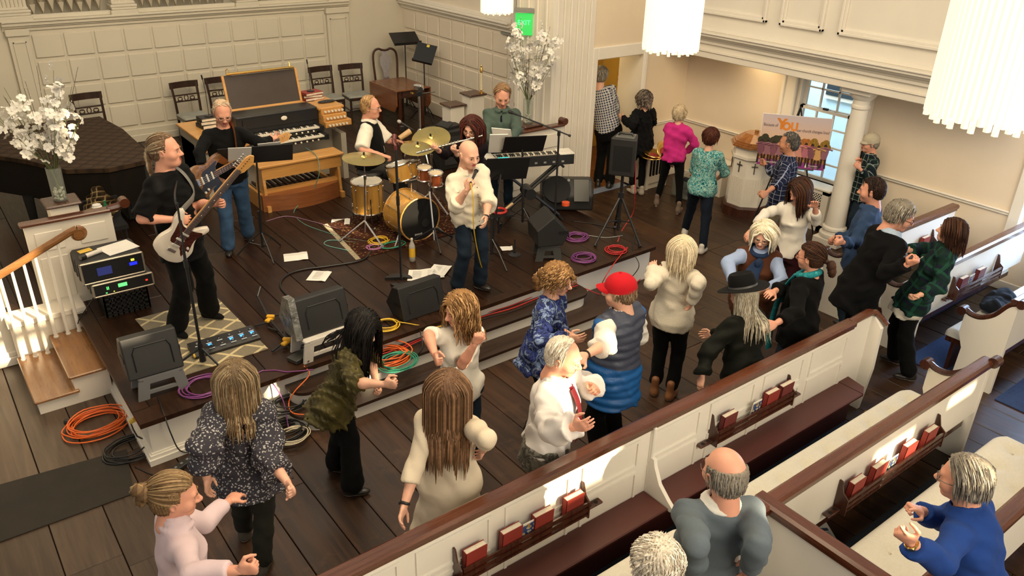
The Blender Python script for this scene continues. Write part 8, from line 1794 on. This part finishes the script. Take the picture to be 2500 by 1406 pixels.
rc=person('redcap','person in a red cap and two-tone blue quilted vest over white sleeves',1.74,'m',0,head=(1512,712),hd=(1512,712),face=-128,hf=-102,hp=6,fat=.55,L=((1480,838),(1428,868),1,1),R=((1560,820),(1520,830),-1,-1),hand=('relax','relax'),skin_i=0,hair=short(line=.05,len=.05,side=-.03,back=-.08,thick=.010,wave=.003,hat=.045),hairm_=H_GREYBR,seed=26,
  layers=[bot(BLKT,rr=(.055,.044,.04)),top('shirt',cloth('white_sleeve_shirt','d8d4ca',var=.04),sl=1.35,hem=-.15,off=.016,wr=.006,wrr=(.036,.035,.033),collar=.03),top('quilted_vest',VESTM,sl=0,nosl=1,hem=-.42,off=.034,wr=.003,puff=.012,flare=.02,collar=.03,neck=.07)]); watch(rc,'L')
om=person('oldman','person in a white shirt and dark red tie, white hair, face in bright sunlight',1.72,'m',0,head=(1376,872),hd=(1376,872),face=70,hf=72,hp=14,lean=6,R=((1345,1050),(1405,1042),1,1),L=((1420,935),(1448,945),-1,1),hand=('grip','relax'),palm=('in','in'),skin_i=1,fat=.3,hair=short(line=.088,len=.045,thick=.006),hairm_=H_WHITE,seed=27,
  layers=[bot(BLKT,rr=(.052,.040,.036)),top('camo_shirt',blotch('grey_camouflage',['55534c','77746a','3a3934','96928a'],16,.5,2),sl=0,hem=-.36,s1=.06,neck=0,off=.020),top('shirt',cloth('white_striped_shirt','d6d0cb',var=.05),sl=1.9,hem=-.02,off=.026,wr=.008,wf=30,collar=.032,wrr=(.034,.034,.03))])
te=person('tee','person in a white short sleeved top with wavy golden hair, dancing before the steps',1.64,'f',0,head=(1122,757),hd=(1122,757),face=12,hf=-58,hp=10,R=((1046,818),(1062,868),1,1),L=((1128,890),(1160,838),1,1),hand=('fist','fist'),palm=('back','right'),skin_i=1,hair=longh(len=.27,wave=.012,freq=55,w=.010,thick=.026,part=.0),hairm_=H_BLOND,seed=28,
  layers=[bot(DENIMD),top('top',cloth('white_knit_tee','e2dccf',var=.04),sl=.85,hem=-.20,off=.014,wr=.004)])
ol=person('olive','person bending sideways in a shiny olive blouse and black flared trousers, long black hair',1.60,'f',0,foot=(852,1178),hd=(884,800),face=70,hf=62,hp=36,lean=24,drop=.02,R=((868,935),(940,938),1,1),L=((905,880),(920,940),-1,1),hand=('fist','fist'),fL=(872,1206),fR=(832,1150),skin_i=0,hair=longh(len=.36,n=330,wave=.006,freq=40,thick=.022),hairm_=H_BLACK,seed=29,
  layers=[bot(BLKT,rr=(.052,.040,.040),flare=.022),top('blouse',cloth('metallic_olive_pleats','4a4322',rough=.4,var=.5,bump=.9,bs=70),sl=1.2,hem=-.34,off=.022,wr=.009,wf=60,flare=.025,cuff=.012)])
cr=person('cream','person in a long cream tunic with long brown hair, arm hanging, smart watch, back turned',1.65,'f',0,head=(1096,955),hd=(1096,955),face=166,hf=170,hp=6,L=((1012,1150),(982,1250),1,1),R=((1190,1070),(1178,1100),1,-1),hand=('relax','relax'),palm=('in','in'),fat=.35,skin_i=0,hair=longh(len=.44,n=380,w=.012,thick=.022),hairm_=H_LTBR,seed=30,vox=.012,
  layers=[bot(cloth('dark_jeans_blue','202a38')),top('tunic',cloth('cream_tunic_knit','cdbfa8',var=.04,bump=.3),sl=1.42,hem=-.85,off=.018,flare=.075,wr=.005,wf=18)]); watch(cr,'L')
fo=person('floral','person in a dark blouse with white flowers, long grey blond hair, stepping forward, back turned',1.66,'f',0,foot=(640,1382),hd=(578,930),face=160,hf=165,hp=8,L=((500,1090),(505,1170),1,-1),R=((660,1130),(703,1180),1,1),hand=('relax','fist'),fat=.75,fR=(648,1385),fL=(600,1300),skin_i=0,hair=longh(len=.30,n=320,w=.009,thick=.020,wave=.003),hairm_=HM('grey_blond_hair','5a4a36','77654b','664f36','8a7a60'),seed=31,vox=.012,
  layers=[bot(cloth('charcoal_corduroy','24241f'),rr=(.054,.040,.034)),top('blouse',dots('white_flower_print','36343b','aaa7a6',58,.33),sl=1.55,hem=-.34,off=.026,wr=.008,wf=26,flare=.02,wrr=(.036,.037,.033))],shoes=(cloth('grey_canvas_shoe','4a463f'),1))
tn=person('turtle','person in a pale pink turtleneck with a messy fair bun, arm stretched forward',1.64,'f',0,head=(428,1212),hd=(428,1212),face=95,hf=82,hp=10,lean=4,L=((500,1275),(560,1222),-1,-1),R=((470,1400),(585,1392),1,1),hand=('relax','fist'),palm=('down','in'),fat=.15,skin_i=1,hair=short(tie=(0,-.11,.045),len=.17,n=240,steps=8,thick=.012,bun=[((0,-.135,.04),(.05,.05,.045)),((0.01,-.165,.06),(.03,.035,.035)),((0,-.15,.0),(.03,.03,.04))]),hairm_=H_DBLOND,seed=32,vox=.012,
  layers=[bot(BLKT),top('sweater',cloth('pale_pink_jersey','cfb9bd',var=.03,bump=.15),sl=1.8,hem=-.25,off=.012,wr=.004,wf=20,collar=.055,neck=.05)])
# ---- in the pews
bd=person('bald','person with a bald crown, glasses and grey sweater standing behind the pew, back turned',1.80,'m',0,head=(1768,1155),hd=(1768,1155),face=-152,hf=-140,hp=6,L=((1700,1330),(1690,1390),1,-1),R=((1850,1330),(1830,1390),1,-1),fat=.35,skin_i=1,hair=fringe(len=.06,n=150,thick=.008),hairm_=H_GREY,seed=33,vox=.012,hv=.0045,
  layers=[bot(BLKT),top('shirt',cloth('white_collar_shirt','d8d5cc',var=.03),sl=0,hem=.3,off=.004,collar=.030),top('sweater',cloth('slate_grey_sweater','59636a',var=.08,bump=.4),sl=1.9,hem=-.2,off=.022,wr=.005,wf=22,neck=.068)]); glasses(bd,mat('tortoise_frames',(.10,.03,.015),.3))
bl=person('blue','person in a royal blue sweater with combed grey hair and glasses, both hands raised',1.76,'m',0,head=(2352,1172),hd=(2352,1172),face=-96,hf=-92,hp=8,lean=22,L=((2290,1375),(2222,1322),1,1),R=((2300,1270),(2245,1245),-1,1),hand=('point','point'),palm=('in','down'),fat=.35,skin_i=1,hair=short(line=.070,len=.085,n=240,thick=.014,comb=-1.2,back=-.085),hairm_=H_GREY,seed=34,vox=.012,hv=.0045,
  layers=[bot(BLKT),top('sweater',cloth('royal_blue_jersey','16387a',var=.12,bump=.15),sl=1.85,hem=-.2,off=.022,wr=.006,wf=20,collar=.032)]); glasses(bl,FRM); watch(bl,'L',BRASS)
person('whitecurls','person with loose white curls, only the head showing beside the grey sweater',1.58,'f',0,head=(1606,1372),hd=(1606,1372),face=175,hp=8,skin_i=0,hair=curly(len=.15,n=330,wave=.012,freq=80,thick=.02,w=.007),hairm_=H_WHITE,seed=35,vox=.014,layers=[bot(BLKT),top('sweater',cloth('soft_white_knit','cfc8bb'),sl=1.9,hem=-.2,off=.02)])
print('people',round(time.time()-T0,1))
# =================== WHAT THE PEOPLE HOLD AND WEAR ===================
def ribbon(mb,pts,w,th=.18,nrm=(0,0,1),mi=0,n=8): mb.tube(smooth(pts,5),w,n,mi,flat=th,hint=nrm)
def guitar(label,name,bc,tip,nrm,body_m,guard_m,scale=1.,outline=None,neck_len=.68,head_m=None,fb=None,strings=6,cat='guitar'):
    bc=np.asarray(bc,float); u=unit(np.asarray(tip)-bc); n=unit(np.asarray(nrm)-u*(np.asarray(nrm)@u)); v=np.cross(n,u)   # v: across, towards the treble/upper side
    if v[2]<0: v=-v
    n=np.cross(u,v); t=thing(name,label,cat,bc); Q=lambda x,y,z=0.: bc+(u*x+v*y+n*z)*scale
    f=1 if n@np.asarray(nrm)>0 else -1; n=n*f
    Q=lambda x,y,z=0.: bc+(u*x+v*y+n*z)*scale
    out=smooth([(-.20,.05),(-.21,-.05),(-.17,-.14),(-.06,-.165),(.03,-.125),(.10,-.115),(.17,-.155),(.205,-.13),(.17,-.085),(.135,-.045),(.13,.045),(.165,.085),(.235,.125),(.225,.16),(.14,.155),(.05,.118),(-.05,.150),(-.15,.135),(-.20,.05)] if outline is None else outline,4)[:-1]
    o2=out*.93
    k=len(out); b=MB(); rings=[]
    for zz,sc_ in((-.022,.95),(-.016,1.),(.016,1.),(.022,.95)): rings.append(np.array([Q(x*sc_,y*sc_,zz) for x,y in out]))
    b.ring(rings); b.build('body',body_m,t,40)
    b=MB(); pg=smooth([(-.06,-.13),(.05,-.105),(.14,-.125),(.12,-.05),(.12,.05),(.16,.11),(.05,.085),(-.04,.06),(-.06,-.04),(-.12,-.10),(-.06,-.13)],3)[:-1]
    b.ring([np.array([Q(x,y,zz) for x,y in pg]) for zz in(.021,.0245)]); b.build('pickguard',guard_m,t,0)
    R_=np.stack([u,v,n],1)
    for x in(-.055,.005,.065): b=MB(); b.box(Q(x,0,.027),np.array([.018,.075,.010])*scale,R_,ch=.003); b.build('pickup',mat('pickup_cream',(.6,.57,.5),.4),t,0)
    b=MB(); b.box(Q(-.105,0,.028),np.array([.03,.075,.014])*scale,R_,ch=.003); b.build('bridge',CHROME,t,0)
    for (x,y) in((-.03,-.10),(-.07,-.115),(-.11,-.115)): b=MB(); b.cyl(Q(x,y,.022),Q(x,y,.036),.011*scale,n=10); b.build('knob',mat('pickup_cream',(.6,.57,.5),.4),t)
    b=MB(); b.box(Q(.12+neck_len/2-.03,0,.014),np.array([neck_len-.06,.050,.022])*scale,R_,ch=.006); b.build('neck',wood('maple_neck',(.45,.22,.06),(.60,.34,.12),.35,0,1.,coat=.4),t,0)
    b=MB(); b.box(Q(.10+neck_len/2-.02,0,.028),np.array([neck_len,.046,.007])*scale,R_); fbo=b.build('fretboard',fb or mat('rosewood_board',(.06,.025,.015),.45),t,0)
    for i in range(18):
        x=.12+neck_len-.06-(neck_len-.02)*(1-2**(-i/12))*1.45
        if x>.12: b=MB(); b.box(Q(x,0,.0325),np.array([.003,.046,.003])*scale,R_); b.build('fret',CHROME,fbo,0)
    for i in(3,5,7,9,12):
        x=.12+neck_len-.06-(neck_len-.02)*(1-2**(-(i-.5)/12))*1.45; b=MB(); b.cyl(Q(x,0,.031),Q(x,0,.0335),.005*scale,n=8); b.build('inlay',IV,fbo)
    hx=.10+neck_len-.04; hd_=[(hx,-.025),(hx+.03,-.045),(hx+.13,-.060),(hx+.185,-.020),(hx+.17,.010),(hx+.13,.025),(hx+.0,.025)]
    b=MB(); b.prism(hd_,.008*scale,.024*scale,bc,u*scale,v*scale) if np.cross(u,v)@n>0 else b.prism(hd_,-.024*scale,-.008*scale,bc,u*scale,v*scale); b.build('headstock',head_m or wood('maple_head',(.50,.24,.06),(.65,.36,.12),.3,0,1.,coat=.5),t,0)
    for i in range(strings):
        x=hx+.025+.024*i*(6/strings); b=MB(); b.cyl(Q(x,.030,.016),Q(x,.050,.016),.004*scale,n=6); b.box(Q(x,.056,.016),np.array([.012,.016,.010])*scale,R_,ch=.003); b.cyl(Q(x,.0,.024),Q(x,.0,.034),.005*scale,n=8); b.build('tuner',CHROME,t)
    for i in range(strings): y=(-.018+.036*i/(strings-1)); b=MB(); b.cyl(Q(-.105,y*1.5,.036),Q(hx+.03,y,.034),.0011,n=4); b.build('string',CHROME,t)
    return t,Q,n
g=PEOPLE['guitarist']; hL=g['handL']; hR=g['handR']; bc=vp(hR,432,582); WHB=mat('ivory_guitar_body',(.74,.66,.55),.25,coat=.6,var=.03); TORT=mat('tortoise_guard',(.05,.012,.008),.25,var=.5,vs=40)
hs_=onz(590,396,1.66); tip=vp(hL,588,398); gd=unit(tip-bc); 
gt,GQ,gn=guitar('ivory white electric guitar with a tortoise guard held by the ponytailed player','electric_guitar',bc+g['fw']*.02,tip+g['fw']*.02,g['fw']*.8-g['vd']*.6+np.array([0,0,.25]),WHB,TORT,1.08)
b=MB(); N_,A_,B_=g['N'],g['A'],g['B']; ribbon(b,[GQ(.22,.14,.0),N_+A_*.10+B_*.16-g['C']*.22,N_+A_*.085+B_*.13-g['C']*.06,N_+A_*.075+B_*.02+g['C']*.035,N_+A_*.05-B_*.10-g['C']*.02,N_-A_*.08-B_*.17-g['C']*.25,N_-A_*.19-B_*.08-g['C']*.42,GQ(-.2,0,-.01)],.030,.14,B_); b.build('strap',mat('grey_strap',(.16,.155,.14),.6),gt)
mh=vp(g['H'],423,400,-.10); bt=np.array([1.56,6.49,S])+np.array([.02,.02,1.55]); md_=unit(np.array([-.15,-.75,-.65])); b=MB(); b.tube(smooth([bt-[0,0,.1],bt+np.array([.0,.04,.04]),mh+md_*.17],5),.008,6); b.build('boom',BLACK,gst)
mic_thing('black vocal microphone at the ponytailed guitarist\'s mouth',mh+md_*.17,mh,MESHD)
p=PEOPLE['bassist']; hR=p['handR']; hL=p['handL']; bc=vp(hR,500,432); tip=vp(hL,672,338)
STR=wood('striped_bass_wood',(.05,.02,.01),(.30,.14,.05),.3,1,3.,coat=.4)
bt_,BQ,bn_=guitar('striped dark wood bass guitar held by the player in glasses','bass_guitar',bc+p['fw']*.04,tip+p['fw']*.04,p['fw'],STR,mat('black_guard',(.015,.012,.01),.3),1.12,neck_len=.86,strings=4)
N_,A_,B_,C_=p['N'],p['A'],p['B'],p['C']; b=MB(); ribbon(b,[BQ(.2,.12,.0),N_+A_*.07+B_*.215-C_*.33,N_+A_*.075+B_*.19-C_*.15,N_+A_*.08+B_*.125-C_*.0,N_+A_*.08+B_*.0+C_*.055,N_+A_*.05-B_*.10-C_*.02,N_-A_*.10-B_*.16-C_*.25,N_-A_*.18-B_*.05-C_*.42,BQ(-.2,0,-.01)],.048,.12,B_); b.build('strap',mat('tan_leather_strap',(.26,.085,.02),.5,var=.15),bt_)
p=PEOPLE['flutist']; mo=p['H']+(p['Hm'][:3,1]*.115+p['Hm'][:3,2]*-.055)*1.; fA=vp(mo,1017,374); fB=vp(mo,1178,331); d=unit(fB-fA)
ft_=thing('flute','silver flute held sideways by the person with long auburn hair','flute',(fA+fB)/2); b=MB(); b.cyl(fA,fB,.0125,n=12); b.build('tube',mat('silver_flute',(.75,.70,.60),.2,1.,var=.05),ft_)
for i in range(12): b=MB(); q=fA+(fB-fA)*(.08+.05*i); b.cyl(q+[0,0,.010],q+[0,0,.018],.011,n=10); b.build('key',CHROME,ft_)
b=MB(); q=fA+(fB-fA)*.82; b.ell(q+[0,0,.012],(.022,.016,.008),frame(d)[:,[2,0,1]],nu=10,nv=6); b.build('lip_plate',CHROME,ft_)
p=PEOPLE['singer']; mo=p['H']+p['Hm'][:3,1]*.14+p['Hm'][:3,2]*-.07; hR=p['handR']; m0=hR+unit(hR-mo)*.05; m1=mo; mic_thing('silver ball handheld microphone at the bald singer\'s mouth',m0,m1,mat('silver_mic_grille',(.5,.48,.45),.4,.6,bump=.5,bs=500))
P_=[m0,m0+[0,0,-.15]+p['fw']*.05,vp(m0,1157,560),vp(p['G']+p['fw']*.2,1172,640),onz(1187,680,S+.01),onz(1178,705,S+.01),onz(1165,690,S+.01)]; b=MB(); b.tube(smooth(P_,8),.006,6); b.build('cable',cmat(*YL),None,180,label='yellow microphone cable hanging down in front of the bald singer',cat='cable')
p=PEOPLE['drummer']; hL=p['handL']; b=MB(); b.cyl(hL-p['fw']*.03,hL+p['fw']*.30+[0,0,.10]-p['vd']*.1,.007,.005,n=6); b.build('drumstick',mat('stick_wood',(.55,.36,.16),.5),None,label='wooden drumstick in the drummer\'s raised hand',cat='drumstick')
# ---- hats
def hat(rec,m,band):
    b=MB(); n=32
    def ring(r,z,sq=1.,wob=0.,dz=0.): return np.array([(r*math.cos(a)*sq,r*1.14*math.sin(a)-.012,z+wob*math.cos(2*a)+dz*math.sin(a)) for a in np.linspace(0,2*math.pi,n,endpoint=False)])
    b.ring([ring(.10,.070),ring(.185,.066,1,.010),ring(.188,.071,1,.010),ring(.104,.078),ring(.100,.12),ring(.094,.165),ring(.080,.188),ring(.045,.178),ring(.004,.172)],cap=False); o=inhead(b,rec,'hat',m,smooth=60)
    b=MB(); b.ring([ring(.1045,.080),ring(.1030,.096)],cap=False); inhead(b,rec,'hat_band',band)
hat(PEOPLE['hat'],cloth('black_felt','0f0f10',bump=.2),mat('hat_cord',(.06,.06,.06),.5))
def cap(rec,m,back=.0):
    b=MB(); n=28; rings=[]
    for i in range(9):
        t_=i/8*math.pi/2; rings.append(np.array([((CRR[0]+.016)*math.cos(t_)*math.cos(a),(CRR[1]+.014)*math.cos(t_)*math.sin(a)-.012,.046+(.094)*math.sin(t_)) for a in np.linspace(0,2*math.pi,n,endpoint=False)]))
    b.ring([rings[0]*np.array([.98,.98,1])+[0,0,-.028]]+rings,cap=False); b.ell((0,-.012,.142),(.010,.010,.006),nu=8,nv=4); inhead(b,rec,'cap_crown',m,smooth=70)
    b=MB(); V=[];F=[]; K=12
    for j,(r0,z0) in enumerate(((0,0),(.5,.004),(1.,-.006))):
        for i in range(K+1):
            a=math.pi*(.12+.76*i/K); V.append((.083*math.cos(a)*(1-.08*r0),.088*math.sin(a)-.012+r0*.085*math.sin(a)**.7,.040+z0-.022*abs(math.cos(a))**2*r0*1.5))
    W=K+1; F=[(j*W+i,j*W+i+1,(j+1)*W+i+1,(j+1)*W+i) for j in range(2) for i in range(K)]
    top_=np.array(V)+[0,0,.004]; b.add(np.concatenate([np.array(V),top_]),[f[::-1] for f in F]+[tuple(q+len(V) for q in f) for f in F]); inhead(b,rec,'cap_brim',m,smooth=60)
cap(PEOPLE['redcap'],cloth('red_cap_cotton','b0101c',bump=.1)); cap(PEOPLE['capman'],cloth('beige_cap_cotton','b3a993',bump=.1))
# ---- scarves, tie, necklace
def ringpts(rec,r,zoff,tilt=.0,n=18): return [rec['N']+rec['C']*(zoff+tilt*math.sin(a))+rec['A']*math.cos(a)*r+rec['B']*(math.sin(a)*r*1.05+.005) for a in np.linspace(0,2*math.pi,n)]
p=PEOPLE['tealscarf']; TS=blotch('teal_scarf',['0e5a62','2a8a90','16707a','4fb0b0'],40,1,2); b=MB(); b.tube(ringpts(p,.078,.03,-.035),.030,8)
N_,A_,B_,C_=p['N'],p['A'],p['B'],p['C']; ribbon(b,[N_+A_*.03+B_*.10+C_*.0,N_+A_*.06+B_*.165-C_*.15,N_+A_*.07+B_*.21-C_*.35,N_+A_*.08+B_*.22-C_*.58,N_+A_*.09+B_*.20-C_*.78],.055,.25,B_); ribbon(b,[N_-A_*.04+B_*.10+C_*.0,N_-A_*.05+B_*.17-C_*.15,N_-A_*.06+B_*.21-C_*.34],.045,.25,B_)
b.build('scarf',TS,p['root'],60)
p=PEOPLE['brownvest']; NS=cloth('navy_scarf','1d2f4d',var=.35,bump=.5,bs=90); b=MB(); b.tube(ringpts(p,.080,.025,-.03),.026,8); N_,A_,B_,C_=p['N'],p['A'],p['B'],p['C']; b.ell(N_+B_*.13-C_*.06,(.05,.035,.05),nu=12,nv=8)
ribbon(b,[N_+B_*.13-C_*.05,N_+B_*.18-A_*.02-C_*.16,N_+B_*.215-A_*.02-C_*.27],[.03]*10+[.055] if False else .045,.3,B_); ribbon(b,[N_+B_*.13-C_*.05,N_+B_*.17-A_*.06-C_*.13,N_+B_*.20-A_*.08-C_*.21],.042,.3,B_); b.build('scarf',NS,p['root'],60)
p=PEOPLE['oldman']; N_,A_,B_,C_=p['N'],p['A'],p['B'],p['C']; b=MB(); b.ell(N_+B_*.095-C_*.01,(.022,.018,.024),nu=10,nv=6); ribbon(b,[N_+B_*.11-C_*.02,N_+B_*.175-C_*.13,N_+B_*.21-C_*.28,N_+B_*.205-C_*.42],.034,.18,B_); b.build('tie',cloth('dark_red_tie','5a0f16',var=.2,rough=.5),p['root'],60)
p=PEOPLE['whitetop']; b=MB()
for q in ringpts(p,.074,.01,-.05,34): b.ell(q,.0065,nu=6,nv=5)
o=b.build('necklace',mat('pearl',(.75,.70,.62),.2),p['root']); o['kind']='stuff'
# buttons down the singer's shirt
p=PEOPLE['singer']; N_,A_,B_,C_=p['N'],p['A'],p['B'],p['C']
b=MB(); 
for i in range(7):
    q=N_+B_*(.155+.02*math.sin(i*.5))-C_*(.10+.075*i)+A_*.012; b=MB(); b.ell(q+B_*.012,(.006,.006,.006),nu=8,nv=5); b.build('button',mat('dark_button',(.12,.10,.08),.4),p['root'])
# rubber headed hand fan, handbag strap and such stay out: nothing in view
print('done',round(time.time()-T0,1))
